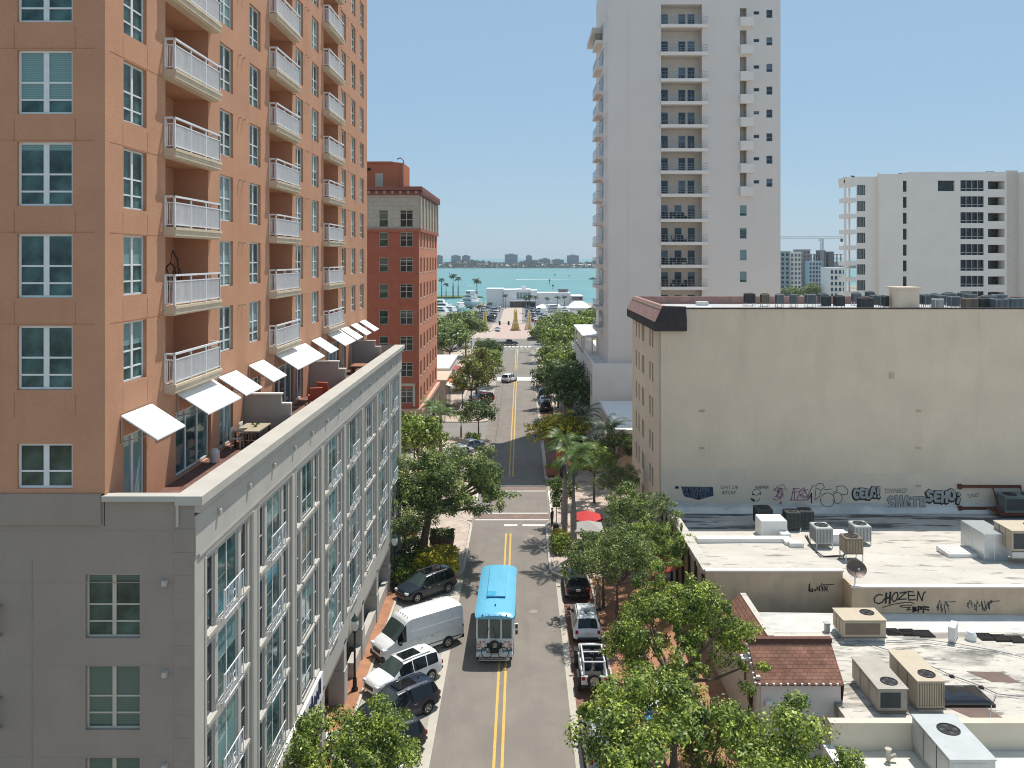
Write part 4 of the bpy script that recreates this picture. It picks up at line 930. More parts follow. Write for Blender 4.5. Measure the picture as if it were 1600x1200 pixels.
# hand lettering on the front wall
G2 = 51.985; sc_ = G2 / FPX
def fp(u, v): q = pt(u, v, G2); return (q.x, q.z)
F_ = lambda pts: [fp(1360 + x / 16, 910 + y / 16) for x, y in pts]
graf('graffiti', 'graffiti_black', [F_([(300, 325), (240, 300), (150, 330), (95, 410), (110, 490), (200, 535), (290, 500), (360, 400)]), F_([(540, 370), (600, 270), (670, 250), (690, 330), (650, 440), (590, 485), (540, 430), (540, 370)]),
      F_([(730, 270), (905, 240), (690, 430), (900, 415)]), F_([(1080, 240), (950, 225), (960, 440), (1125, 435)]), F_([(965, 330), (1115, 325)]), F_([(1170, 460), (1195, 230), (1290, 460), (1330, 270), (1385, 235)])], .075, lb, G2)
graf('graffiti', 'graffiti_black', [F_([(400, 270), (380, 510)]), F_([(500, 250), (480, 530)]), F_([(390, 400), (500, 370)])], .13, lb, G2)
graf('graffiti', 'rib_dark', [F_([(310, 625), (560, 550), (870, 500), (1010, 495), (1090, 540)]), F_([(1040, 570), (780, 570), (745, 600), (800, 620), (1000, 625), (900, 690), (1020, 680)])], .05, lb, G2)
graf('graffiti', 'graffiti_black', [F_([(1065, 620), (1070, 740)]), F_([(1065, 620), (1140, 640), (1080, 670), (1150, 695), (1070, 725)]), F_([(1195, 610), (1195, 735)]), F_([(1195, 610), (1280, 620), (1270, 665), (1195, 680)]), F_([(1325, 600), (1325, 755)]), F_([(1325, 605), (1465, 625)]), F_([(1325, 660), (1460, 690)])], .1, lb, G2)
rr = random.Random(11)
def tagscrawl(u0, u1, v0, v1, n, wd, yy, mtl='graffiti_line'):
    L = []; x = u0
    while x < u1:
        pts = [pt(x + rr.uniform(-2, 2), rr.uniform(v0, v1), yy) for k in range(4)]; L.append([(p.x, p.z) for p in pts]); x += (u1 - u0) / n
    L.append([(pt(u1 - 8, v0 + 3, yy).x, pt(u1 - 8, v0 + 3, yy).z), (pt(u1 + 9, v0 + 2, yy).x, pt(u1 + 9, v0 + 2, yy).z)])
    graf('graffiti', mtl, L, wd, lb, yy)
tagscrawl(1464, 1484, 938, 958, 7, .04, G2); tagscrawl(1513, 1553, 937, 955, 11, .05, G2); tagscrawl(1264, 1294, 911, 925, 10, .05, 53.485, 'graffiti_black')

# ---------------------------------------------------------------- rooftop equipment
def fan(parent, x, y, z, r):
    f = MB(); f.lathe([(r, 0), (r, .03), (r * .9, .035), (r * .88, .012), (r * .3, .012), (r * .28, .03)], 20, (x, y, z)); o = f.build('fan_guard', 'fan_black', parent)
    b = MB()
    for k in range(4): b.box(0, 0, 0, 0, 0, 0) if False else b.face([(x + r * .2 * math.cos(k * 1.57 - .3), y + r * .2 * math.sin(k * 1.57 - .3), z + .016), (x + r * .82 * math.cos(k * 1.57 - .25), y + r * .82 * math.sin(k * 1.57 - .25), z + .016), (x + r * .82 * math.cos(k * 1.57 + .35), y + r * .82 * math.sin(k * 1.57 + .35), z + .018)])
    b.build('fan_blade', 'hvac_dark', o); return o
def condenser(label, loc, w, d, h, mtl, legs=0., group=None, rz=0, r=None, louvre=True, name='condenser_unit', lou='hvac_dark'):
    t = thing(name, label, 'air conditioner', loc, rz, group)
    c = MB().bbox(-w / 2, -d / 2, legs, w / 2, d / 2, legs + h, .05); c.build('casing', mtl, t)
    if louvre:
        l = MB(); n = max(4, int(w / .11))
        for i in range(n):
            x = -w / 2 + .1 + i * (w - .2) / max(1, n - 1); l.box(x - .012, -d / 2 - .012, legs + .1, x + .012, -d / 2 - .001, legs + h - .14)
        for i in range(max(4, int(d / .11))):
            y = -d / 2 + .1 + i * (d - .2) / max(1, int(d / .11) - 1)
            for s in (-1, 1): l.box(s * (w / 2 + .001), y - .012, legs + .1, s * (w / 2 + .012), y + .012, legs + h - .14)
        l.build('louvre', lou, t)
    fan(t, 0, 0, legs + h + .002, r or min(w, d) * .4)
    if legs:
        g = MB().box(-.03, -.03, 0, .03, .03, legs).mesh('leg', 'white_metal')
        for x in (-w / 2 + .05, w / 2 - .05):
            for y in (-d / 2 + .05, d / 2 - .05): obj('leg', g, t, (x, y, 0))
    return t
def package(label, loc, w, d, h, mtl, fans, rz=0, group=None, panel='hvac_dark', curb=.15, ribs=False):
    t = thing('rooftop_unit', label, 'air conditioner', loc, rz, group)
    MB().box(-w / 2 + .05, -d / 2 + .05, 0, w / 2 - .05, d / 2 - .05, curb).build('curb', 'galvanised', t)
    c = MB().bbox(-w / 2, -d / 2, curb, w / 2, d / 2, curb + h, .03)
    c.box(-w / 2 - .04, -d / 2 - .04, curb + h, w / 2 + .04, d / 2 + .04, curb + h + .05)
    c.build('casing', mtl, t)
    for s in (-1, 1):
        p = MB()
        for k in range(3): p.box(s * (w / 2 + .001), -d / 2 + .15 + k * d / 3, curb + .15, s * (w / 2 + .014), -d / 2 + .05 + (k + 1) * d / 3 - .1, curb + h - .12)
        p.build('side_panel', mtl, t)
    sm_ = MB()
    for s in (-1, 1):
        for k in (1, 2): sm_.box(s * (w / 2 + .001), -d / 2 + k * d / 3 - .012, curb + .04, s * (w / 2 + .02), -d / 2 + k * d / 3 + .012, curb + h - .02)
    sm_.box(-w / 2 - .05, -d / 2 - .05, curb - .06, w / 2 + .05, -d / 2 + .02, curb - .002).box(w / 2 + .002, -d / 2 + .3, curb + .3, w / 2 + .07, -d / 2 + .6, curb + .8); sm_.build('trim', 'hvac_dark' if mtl == 'hvac_grey' else 'hvac_brown', t)
    if ribs:
        rb_ = MB()
        for k in range(int(w / .12)): rb_.box(-w / 2 + .08 + k * .12, -d / 2 - .03, curb + .1, -w / 2 + .11 + k * .12, -d / 2 - .001, curb + h - .08)
        rb_.build('coil_rib', 'hvac_brown', t)
    q = MB(); q.box(-w / 2 + .1, -d / 2 - .016, curb + .15, w / 2 - .35, -d / 2 - .001, curb + h - .15); q.build('coil_grille', panel, t)
    for (x, y, r) in fans: fan(t, x, y, curb + h + .052, r)
    return t
p = atr(1205, 836)
t = thing('duct_box', 'white square duct box in front of the dark condensers on the pale roof', 'duct', p)
MB().bbox(-1.0, -.8, 0, 1.0, .9, 1.35, .04).build('casing', 'hvac_white', t)
dm = MB(); dm.box(-6.2, -2.3, .12, .6, -1.6, .48); dm.box(.2, -3.0, .1, .85, -1.5, .46); dm.box(.3, -1.62, .1, 1.0, -.6, .6); dm.box(.35, -3.5, .02, 1.35, -2.9, .55); dm.build('duct_run', 'hvac_white', t)
ft = MB()
for x in (-5.6, -3, -.6): ft.box(x, -2.2, 0, x + .2, -1.7, .12)
ft.build('duct_foot', 'steel_grey', t)
condenser('dark condenser half hidden behind the white duct box on the pale roof', atr(1192, 822), 1.3, 1.2, 1.2, 'hvac_dark', .35, 'dark condensers on the pale roof', lou='fan_black')
condenser('middle dark condenser right beside the white duct box', atr(1237, 828), 1.15, 1.1, 1.25, 'hvac_dark', .3, 'dark condensers on the pale roof', lou='fan_black')
condenser('rightmost of three dark condensers beside the white duct box', atr(1258, 826), 1.1, 1.1, 1.25, 'hvac_dark', .3, 'dark condensers on the pale roof', lou='fan_black')
condenser('pale grey condenser on white legs in front of the dark condensers', atr(1283, 853), 1.25, 1.5, 1.15, 'hvac_grey', .4)
condenser('pale grey condenser standing behind the brown condenser', atr(1343, 848), 1.25, 1.4, 1.15, 'hvac_grey', .3)
condenser('brown ribbed condenser on a tall leg stand near the dish', atr(1330, 874), 1.25, 1.2, 1.1, 'hvac_brown', .55, lou='hvac_tan')
p = atr(1307, 848); tag(MB().bbox(-.7, -.6, 0, .7, .6, .75, .04).box(-.75, -.65, .751, .75, .65, .8).build('metal_cabinet', 'hvac_white', None, p), 'low white metal cabinet between the grey and brown condensers', 'cabinet')
package('beige rooftop unit beside the tall sheet metal duct at the right edge', atr(1594, 880) + Vector((.6, .6, .5)), 2.9, 2.2, 1.35, 'hvac_tan', [(.6, .2, .45)], curb=.5)
p = atr(1560, 876); t = thing('metal_duct', 'tall shiny sheet metal duct housing on the pale roof', 'duct', p)
MB().bbox(-1.1, -.2, 0, .6, 2.9, 1.9, .03).build('casing', 'galvanised', t); MB().box(-.4, -.215, .001, -.36, -.2, 1.85).box(-1.115, 1.3, .001, -1.1, 1.34, 1.85).build('seam', 'white_metal', t)
p = atr(1500, 866); t = thing('roof_hatch', 'flat white framed skylight hatch on the pale roof', 'skylight', p)
MB().box(-1.25, -.9, 0, 1.25, .9, .32).build('frame', 'hvac_white', t); MB().box(-1.05, -.7, .32, 1.05, .7, .35).build('pane', 'flashing_grey', t)
t = package('dark blue grey twin fan unit on the rusty wall platform', Vector((pf.x + 2.1, YB - 1.4, 4.1)), 3.2, 1.5, 1.25, 'hvac_slate', [(-.8, 0, .55), (.75, 0, .55)], curb=.08)
p = atr(1336, 915); t = thing('satellite_dish', 'brownish satellite dish on a short mast above the wall reading CHOZEN', 'satellite dish', p)
d_ = MB(); rs_ = []
for k in range(6): rr_ = .68 * k / 5; rs_.append([(rr_ * math.cos(a), -.22 * (k / 5) ** 2 * 1.0, rr_ * math.sin(a) * .8) for a in (2 * math.pi * j / 18 for j in range(18))])
d_.rings(rs_, False); o_ = d_.build('dish', mat('dish_brown', (.16, .12, .10), .5, .3).name, t, (0, 0, 1.0)); o_.rotation_euler = (R(-35), 0, R(8))
MB().tube([(0, 0, 0), (0, 0, 1.0)], .035, 7).box(-.4, -.05, 0, .4, .05, .05).build('mast', 'steel_grey', t); MB().tube([(0, 0, .95), (.02, -.55, 1.2)], .02, 5).box(-.04, -.6, 1.16, .08, -.5, 1.28).build('feed_arm', 'steel_grey', t)
cb = MB()
for k in range(2):
    q = [atr(1258 + k * 3, 838), atr(1270, 858 + k), atr(1283 + k * 4, 872 - k), atr(1318, 871 - k * 2), atr(1322, 862)]; cb.tube([x + Vector((0, 0, .08)) for x in q], .035, 5)
tag(cb.build('refrigerant_pipe', 'black_metal'), 'black refrigerant pipes looping across the pale roof to the brown condenser', 'pipe')

# ================================================================ ONE STOREY SHOP WITH BROWN SHINGLE MANSARD
X2 = 12.0; Z2 = 2.9
sh = thing('shop_building', 'cream one storey shop with brown shingled mansard and dirty white flat roof', 'building', (X2, 46, 0))
rf = MB(); XS = [13.1, 15, 18, 21, 25, 30, 36, 45]; YS = [39.5, 42, 44.4, 47, 49.5, 51]
for a in range(len(XS) - 1):
    for b_ in range(len(YS) - 1):
        if XS[a] < 15.5 and YS[b_] < 44: continue
        rf.face([(XS[i], YS[k], Z2) for i, k in ((a, b_), (a + 1, b_), (a + 1, b_ + 1), (a, b_ + 1))])
rf.box(15.95, 39.5, .0, 18, 44.38, Z2 - .003)
rf.build('roof', 'roof_dirty', sh, (0, 0, 0), 0, 0, True)
fl = MB(); x = 13.1
for k in range(24):
    nx = x + 1.3; dz = rr.uniform(-.04, .04); fl.face([(x, 50.2, Z2 + .005), (nx, 50.2, Z2 + .005), (nx, 51.3, Z2 + .2), (x, 51.3, Z2 + .2)]); fl.face([(x, 51.3, Z2 + .2), (nx, 51.3, Z2 + .2), (nx, 51.97, 3.55 - nx * .012), (x, 51.97, 3.55 - x * .012)]); x = nx
fl.build('flashing', 'flashing_grey', sh, (0, 0, 0), 0, 0, True)
w = MB(); w.box(X2, 42.41, 0, X2 + .22, 52, 4.15); w.face([(X2, 42.41, 4.15), (X2, 44.0, 4.15), (X2, 44.2, 5.15), (X2, 43.9, 5.15)])
w.build('street_wall', 'cream_wall', sh, (0, 0, 0), 0, 0, True)
w = MB(); w.box(X2 + .23, 42.4, 0, 16.3, 42.62, 3.85); w.box(X2 + .05, 42.3, 2.2, 16.3, 42.4, 2.3); w.box(16.08, 42.63, 0, 16.3, 44.3, 4.0)
w.build('front_wall', 'white_wall', sh, (0, 0, 0), 0, 0, True)
m_ = MB(); m_.face([(X2 - .1, 42.2, 3.86), (16.4, 42.2, 3.86), (16.4, 44.1, 5.2), (X2 + .0, 44.1, 5.2)]); m_.face([(X2 - .1, 42.2, 3.86), (16.4, 42.2, 3.86), (16.4, 42.2, 3.78), (X2 - .1, 42.2, 3.78)]); m_.face([(16.4, 42.2, 3.78), (16.4, 44.1, 5.2), (16.4, 44.1, 2.9), (16.4, 42.4, 2.9)])
m_.build('mansard_front', 'shingle_brown', sh, (0, 0, 0), 0, 0, True)
m_ = MB(); m_.face([(X2 - .1, 44.35, 4.1), (X2 - .1, 50.0, 4.1), (X2 + 1.15, 50.0, 5.35), (X2 + 1.15, 44.35, 5.35)]); m_.face([(X2 - .1, 50., 4.1), (X2 + 1.15, 50, 5.35), (X2 + 1.15, 50, 3), (X2 - .1, 50, 3)]); m_.face([(X2 - .1, 44.35, 4.1), (X2 + 1.15, 44.35, 5.35), (X2 + 1.15, 44.35, 3), (X2 - .1, 44.35, 3)])
m_.build('mansard_side', 'shingle_brown_side', sh, (0, 0, 0), 0, 0, True)
m_ = MB(); m_.box(X2 + 1.16, 44.36, 2.9, X2 + 1.5, 50, 5.37); m_.build('parapet', 'roof_white', sh, (0, 0, 0), 0, 0, True)
m_ = MB(); m_.box(X2 - .05, 44.0, 5.12, 16.45, 44.3, 5.36); m_.build('ridge_cap', mat('shingle_dark', (.13, .06, .045), .9, var=.2, scale=4).name, sh, (0, 0, 0), 0, 0, True)
cl = MB()
for k in range(13): cl.box(X2 + .05 + k * .36, 42.14, 3.84, X2 + .15 + k * .36, 42.24, 3.92)
for k in range(9): a_ = k / 9; cl.box(X2 - .14, 42.2 + 1.9 * a_, 3.88 + 1.34 * a_, X2 - .04, 42.3 + 1.9 * a_, 3.95 + 1.34 * a_)
cl.build('festoon_clip', 'white_metal', sh, (0, 0, 0), 0, 0, True)
t = thing('wall_lamp', 'white floodlight on the cream shop wall under the mansard end', 'lamp', (X2, 43.85, 4.35)); MB().bbox(-.42, -.25, 0, 0, .25, .16, .03).build('housing', 'white_metal', t); MB().box(-.4, -.23, -.04, -.04, .23, -.001).build('lens', 'black_glass', t)
t = thing('pipe_cluster', 'dark green pipes running down the cream shop wall', 'pipe', (X2, 43.2, 0))
g_ = MB()
for k in range(6): g_.tube([(-.06 - .01 * k, -.35 + .16 * k, .1), (-.07, -.3 + .14 * k, 1.9 + .1 * (k % 2)), (-.07, -.05 + .03 * k, 2.5)], .03, 6)
g_.build('pipe', 'dark_green_metal', t); MB().box(-.2, -.15, 2.45, -.01, .2, 3.05).build('meter_box', 'black_metal', t)
for k, (x, lab) in enumerate(((12.6, 'white box on the white shop front near the corner'), (14.5, 'white security floodlight on the middle of the white shop front'))):
    t = thing('wall_light', lab, 'lamp', (x, 42.4, 3.0)); MB().bbox(-.2, -.28, -.2, .2, -.02, .0, .03).build('housing', 'white_metal', t); MB().box(-.2, -.2, -.32, -.02, -.04, -.2).box(.04, -.2, -.32, .2, -.04, -.2).build('lamp_head', 'hvac_white', t)
tag(MB().box(9.9, 44.5, 0, 9.94, 52, 1.0).box(9.88, 44.5, 1.0, 9.96, 52, 1.06).build('handrail', 'steel_grey'), 'grey railing along the shop side passage under the trees', 'railing')
# parapet between the two white roofs and the next roof
pb_ = MB(); pb_.box(14.6, 39.15, 0, 60, 39.5, 3.55); pb_.box(14.55, 39.1, 3.55, 60, 39.56, 3.64)
tag(pb_.build('party_wall', 'cream_wall'), 'cream parapet wall between the two white flat roofs', 'wall')
nb = thing('flat_roof_shop', 'pale flat roofed shop with grey ribbed side wall at the lower right corner', 'building', (14.3, 30, 0))
rf = MB(); rf.face([(14.6, 18, 2.3), (60, 18, 2.3), (60, 39.14, 2.3), (14.6, 39.14, 2.3)]); rf.build('roof', mat('roof_cream', (.72, .66, .57), .85, var=.07, scale=.5, bump=.1, stains=((.6, .55, .75, (.55, .49, .42), .5, (1, 1, 1)), (2., .66, .74, (.4, .36, .32), .3, (1, 1, 1)))).name, nb, (0, 0, 0), 0, 0, True)
MB().box(14.2, 18, 2.2, 14.62, 39.1, 2.62).build('coping', 'hvac_white', nb, (0, 0, 0), 0, 0, True)
w = MB(); w.box(14.25, 18, 0, 14.55, 39.1, 2.2)
for k in range(16): w.box(14.1, 18.4 + k * 1.3, 0, 14.25, 18.55 + k * 1.3, 2.3)
w.build('ribbed_wall', 'blue_grey_wall', nb, (0, 0, 0), 0, 0, True)
# equipment on these roofs
at2 = lambda u, v, z=Z2: at(u, v, z)
p = at2(1352, 1004); package('square tan rooftop unit by the wall reading CHOZEN', p + Vector((0, .9, 0)), 2.5, 1.7, .95, 'hvac_tan', [(.55, .2, .42)], 0, None, 'hvac_brown', .3)
p = at2(1400, 1117); package('long grey beige rooftop unit left of the tan ribbed one', p + Vector((-.1, 1.75, 0)), 1.45, 3.3, 1.05, mat('hvac_greige', (.40, .36, .31), .6).name, [(.1, -.95, .42)], 0, None, 'hvac_dark', .15)
p = at2(1460, 1116); t = package('tall tan rooftop unit with ribbed coil end', p + Vector((-.1, 1.7, 0)), 1.35, 3.2, 1.3, 'hvac_tan', [(.1, -.9, .42)], 0, None, 'hvac_tan', .25, True)
p = at(1535, 1203, 2.3); package('big grey rooftop unit nearest the camera at the lower right', Vector((19.35, 37.35, 2.3)), 1.95, 3.5, 1.35, 'hvac_grey', [(.1, .5, .5)], 0, None, 'hvac_grey', .35)
p = at2(1492, 1004); t = thing('mini_split', 'thin white heat pump with a black coil face standing on the white roof', 'air conditioner', p + Vector((.05, .3, 0)), R(-35))
MB().bbox(-.18, -.55, .1, .18, .55, .95, .02).build('casing', 'hvac_white', t); MB().box(-.2, -.48, .16, -.181, .48, .9).build('coil_grille', 'black_glass', t); MB().box(-.2, -.45, 0, .2, -.38, .1).box(-.2, .38, 0, .2, .45, .1).build('foot', 'steel_grey', t)
tag(MB().lathe([(.3, 0), (.32, .3), (.22, .5), (.05, .58)], 14).build('roof_vent', 'hvac_white', None, at2(1521, 1003) + Vector((0, .3, 0))), 'white round cowl vent beside the thin heat pump', 'vent')
tag(MB().bbox(-.14, -.14, 0, .14, .14, .5, .02).box(-.18, -.18, .5, .18, .18, .56).build('roof_vent', 'hvac_grey', None, at2(1292, 987)), 'small square grey vent stack behind the brown mansard', 'vent')
sk = 0
for (u, v, side) in ((1398, 992, 'left'), (1423, 993, 'left'), (1449, 995, 'left'), (1545, 1000, 'right'), (1568, 1002, 'right'), (1594, 1004, 'right')):
    q = at2(u, v); n_ = ('first', 'second', 'third')[sk % 3]; sk += 1
    t = thing('skylight', '%s black flat skylight %s' % (n_, 'between square tan unit and thin heat pump' if side == 'left' else 'right of the thin heat pump'), 'skylight', q + Vector((0, .35, 0)), 0, 'black skylights along the grey flashing')
    MB().box(-.46, -.45, 0, .46, .45, .06).build('frame', 'fan_black', t); MB().box(-.42, -.41, .06, .42, .41, .08).build('pane', 'black_glass', t)
q = at2(1500, 1090); t = thing('domed_skylight', 'large dark domed skylight right of the tall tan unit', 'skylight', q)
MB().box(-1.3, -.95, 0, 1.3, .95, .15).build('frame', 'black_metal', t); dm = MB(); dm.rings([[(sx * 1.2 * f, sy * .85 * f, z) for sx, sy in ((-1, -1), (1, -1), (1, 1), (-1, 1))] for f, z in ((1, .15), (.85, .26), (.5, .33), (.1, .35))]); dm.build('pane', 'black_glass', t, None, 0, 0)
for (u, v, a_, lab) in ((1550, 1057, 1.1, 'brown rectangular roof mat beyond the big dark skylight'), (1400, 1062, 1.2, 'brown roof mat behind the long grey beige unit'), (1520, 1112, 1.2, 'brown roof mat behind the big grey rooftop unit')):
    q = at2(u, v, Z2); tag(MB().prism([(-a_, .55), (-a_ * .3, -.6), (a_, -.65), (a_ * .7, .45)], 0, .012).build('roof_mat', mat('mat_brown', (.17, .12, .10), .9).name if 'mat_brown' not in M else 'mat_brown', None, q), lab, 'roof mat')
pl_ = MB()
def zl(pts): return [at2(u, v) + Vector((0, 0, .1)) for u, v in pts]
pl_.tube(zl([(1330, 1000), (1368, 1012), (1393, 1020), (1437, 1036), (1487, 1058), (1533, 1075), (1558, 1087), (1600, 1092)]), .025, 5); pl_.tube(zl([(1385, 1004), (1440, 1001), (1500, 1009), (1555, 1019), (1600, 1030)]), .02, 5); pl_.tube(zl([(1385, 1006), (1450, 1008), (1560, 1022)]), .02, 5); pl_.tube(zl([(1556, 1088), (1549, 1106), (1547, 1130)]), .025, 5)
tag(pl_.build('conduit', 'steel_grey'), 'grey conduit lines crossing the white shop roof', 'pipe')
for k, (u, v) in enumerate(((1393, 1021), (1437, 1036), (1487, 1058), (1533, 1075))):
    tag(MB().prism_axis([(-.14, 0), (.14, 0), (.05, .12), (-.05, .12)], -.1, .1, 'x').build('conduit_block', 'black_metal', None, at2(u, v)), '%s black support block along the grey conduit from the square tan unit' % ('first', 'second', 'third', 'fourth')[k], 'support block', 'conduit support blocks')
tag(MB().lathe([(.03, .0), (.12, .12), (.1, .45), (.16, .6)], 8).tube([(.05, 0, .2), (.35, 0, .3)], .09, 8).build('roof_vent', 'precast', None, at(1388, 1190, 2.3)), 'bent pale vent pipe on the near flat roof', 'vent')
# units on the beige building's roof
rr = random.Random(21)
RU = [(1171, 460, 15, 'h'), (1195, 462, 12, 't'), (1218, 463, 11, 'g'), (1240, 463, 10, 'g'), (1266, 463, 14, 'g'), (1286, 461, 13, 's'), (1291, 469, 12, 'd'), (1311, 469, 14, 'd'), (1338, 458, 12, 's'), (1352, 475, 20, 'd'), (1366, 466, 11, 's'), (1378, 468, 9, 's'), (1384, 470, 8, 'd'), (1359, 452, 12, 's'), (1424, 468, 11, 's'), (1438, 464, 9, 's'), (1448, 465, 9, 's'), (1460, 462, 11, 's'), (1483, 458, 16, 's'), (1470, 466, 12, 'g'), (1490, 470, 14, 'g'), (1507, 457, 16, 's'), (1518, 462, 14, 's'), (1515, 476, 19, 't'), (1537, 476, 20, 'd'), (1561, 464, 18, 's'), (1561, 478, 20, 'g'), (1587, 476, 22, 's'), (1465, 478, 14, 'w'), (1544, 468, 16, 's')]
MT = {'h': 'hvac_dark', 't': 'hvac_brown', 'g': 'hvac_slate', 's': 'hvac_slate', 'd': 'hvac_dark', 'w': 'hvac_grey'}
cm = {}
NUMW = ['first', 'second', 'third', 'fourth', 'fifth', 'sixth', 'seventh', 'eighth', 'ninth', 'tenth', 'eleventh', 'twelfth', 'thirteenth', 'fourteenth', 'fifteenth', 'sixteenth', 'seventeenth', 'eighteenth', 'nineteenth', 'twentieth', 'twenty first', 'twenty second', 'twenty third', 'twenty fourth', 'twenty fifth', 'twenty sixth', 'twenty seventh', 'twenty eighth', 'twenty ninth', 'thirtieth']
for k, (u, v, wpx, c) in enumerate(sorted(RU)):
    Y = min(88.5, max(73.3, FPX * (CAM_H - 20.75) / (max(v, 466) + 8 - V0)))
    Y = 73.6 + (480 - v) * .62
    x = (u - U0) * Y / FPX; wd = wpx * Y / FPX
    key = (c, round(wd, 1))
    col = {'h': 'black', 't': 'brown', 'g': 'slate', 's': 'blue grey', 'd': 'black', 'w': 'pale grey'}[c]
    lab = '%s condenser, %s from the left along the beige building roof' % (col, NUMW[k])
    if key in cm: o = copy_tree(cm[key]); o.location = (x, Y, 20.55); o['label'] = lab
    else: cm[key] = condenser(lab, (x, Y, 20.55), wd, min(1.1, wd), 1.0, MT[c], .3, 'condensers on the beige building roof', 0, None, True, 'condenser_unit', 'fan_black')
for (u0, u1, Y) in ((1210, 1320, 76), (1425, 1465, 77)):
    tag(MB().box(pt(u0, 470, Y).x, Y, 20.56, pt(u1, 470, Y).x, Y + .6, 20.9).build('roof_duct', 'hvac_grey'), 'long pale duct lying on the beige roof %s the stair head' % ('left of' if u0 < 1300 else 'right of'), 'duct')
t = thing('roof_cowl', 'white tapered exhaust cowl at the left end of the beige roof', 'vent', (pt(1097, 470, 78).x, 78, 20.55)); MB().rings([[(sx * a, sy * a, z) for sx, sy in ((-1, -1), (1, -1), (1, 1), (-1, 1))] for a, z in ((1.2, 0), (.5, .6), (.5, .85))]).build('hood', 'hvac_white', t)

# ================================================================ WHITE TOWER
XT = 12.3; YT = 117.; XTR = 36.5; YTE = 136.; ZTT = 67.
wt = thing('white_tower', 'tall white condominium tower with a stack of recessed balconies', 'building', (XT, YT, 0))
SLV = [39, 82, 123.5, 159, 195, 232, 267, 303, 342, 378, 413.6, 448, 484, 520]
SZ = [CAM_H - (v - V0) * YT / FPX for v in SLV]     # floor levels
nx0, nx1 = pt(1033, 0, YT).x, pt(1097, 0, YT).x
w = MB(); hs = []
for i, z in enumerate(SZ):
    top = SZ[i - 1] - .45 if i else z + 2.9
    hs.append((nx0 - XT, z - 10, nx1 - XT, top - 10, 1.9, 1))
sx0, sx1 = pt(1156, 0, YT).x, pt(1166.5, 0, YT).x
for i in range(8):
    z = SZ[i] + 1.1; hs.append((sx0 - XT, z - 10, sx1 - XT, z + (1.3 if i == 0 else 2.05) - 10, 1.2, 1))
    a = pt(1177.5, 0, YT).x; hs.append((a - XT, z + .35 - 10, a + .8 - XT, z + .85 - 10, .12)); b_ = pt(1197.5, 0, YT).x; hs.append((b_ - XT, z - .1 - 10, b_ + .85 - XT, z + 1.05 - 10, .12))
LWv = [329, 364.5, 398.5, 432.5]
for v in LWv:
    q = pt(1156, v, YT); hs.append((q.x - XT, q.z - .75 - 10, q.x + .95 - XT, q.z + .75 - 10, .12))
facade(w, (XT, YT, 10), (1, 0, 0), XTR - XT, ZTT - 10, hs, 0, 1, 1)
w.face([(XT, YTE, 0), (XTR, YTE, 0), (XTR, YTE, ZTT), (XT, YTE, ZTT)]); w.face([(XTR, YT, 0), (XTR, YTE, 0), (XTR, YTE, ZTT), (XTR, YT, ZTT)]); w.face([(XT, YT, ZTT), (XTR, YT, ZTT), (XTR, YTE, ZTT), (XT, YTE, ZTT)])
sh_ = []
for z in SZ:
    for y in (3.0, 6.4): sh_.append((YTE - YT - y - .7, z + .4 - 10, YTE - YT - y, z + 2.3 - 10, .12, 1))
facade(w, (XT, YTE, 10), (0, -1, 0), YTE - YT, ZTT - 10, sh_, 0, 0, 2)
w.build('wall', ['tower_white', 'tower_niche', 'glass_dark'], wt, (0, 0, 0), 0, 0, True)
MB().box(XT + .002, YT - .12, 10, XT + 2.6, YT, ZTT).build('corner_pier', 'tower_white', wt, (0, 0, 0), 0, 0, True)
window_mesh('twin', .85, 1.15, [], [.57], .05, 'steel_grey', 'glass_blue'); window_mesh('twins', .8, .5, [], [], .05, 'steel_grey', 'glass_blue'); window_mesh('twinl', .95, 1.5, [], [.5], .05, 'steel_grey', 'glass_teal')
window_mesh('tdoor', 1.05, 2.05, [], [], .06, 'steel_grey', 'glass_blue')
tsl = MB().box(-.1, -.55, -.45, nx1 - nx0 + .75, 0, 0).box(.4, -.57, -.3, .5, -.55, -.2).box(3.9, -.57, -.3, 4.0, -.55, -.2).mesh('balcony', 'offwhite_wall')
trl = MB()
for i in range(13): trl.box(-.05 + i * (nx1 - nx0 + .7) / 12.2, -.5, 0, -.03 + i * (nx1 - nx0 + .7) / 12.2, -.47, 1.0)
for z in (.3, .55, .98): trl.box(-.1, -.5, z, nx1 - nx0 + .75, -.475, z + .03)
trl.box(nx1 - nx0 + .72, -.5, 0, nx1 - nx0 + .75, 0, .03).box(nx1 - nx0 + .72, -.5, .98, nx1 - nx0 + .75, 0, 1.01)
trm = trl.mesh('railing', 'steel_grey')
for i, z in enumerate(SZ[:13]):
    o = obj('balcony', tsl, wt, (nx0, YT, z), 0, True); obj('railing', trm, o)
    for dx in ((.25, 2.75, 4.05) if i < 8 else (.25, 2.2, 4.1)): add_window(wt, 'tdoor', (nx0 + dx, YT + 1.86, z + .02), 0, 'balcony_door')
spn = MB()
for i in range(8):
    z = SZ[i]; add_window(wt, 'twins', (pt(1177.5, 0, YT).x, YT + .1, z + 1.45)); add_window(wt, 'twin', (pt(1197.5, 0, YT).x, YT + .1, z + 1.0))
    MB().box(sx0 - .02, YT - .75, z - .3, sx1 + .8, YT - .001, z + .95).build('stair_balcony', 'offwhite_wall', wt, (0, 0, 0), 0, 0, True)
for v in LWv: q = pt(1156, v, YT); add_window(wt, 'twinl', (q.x, YT + .1, q.z - .75))
MB().box(XT - 1.5, YT + 9, 59.6, XT, YTE, 60.4).build('roof_eave', 'tower_niche', wt, (0, 0, 0), 0, 0, True)
sbm = MB().box(-1.05, 0, -.5, 0, 6, 0).mesh('side_balcony', 'offwhite_wall'); srm = MB()
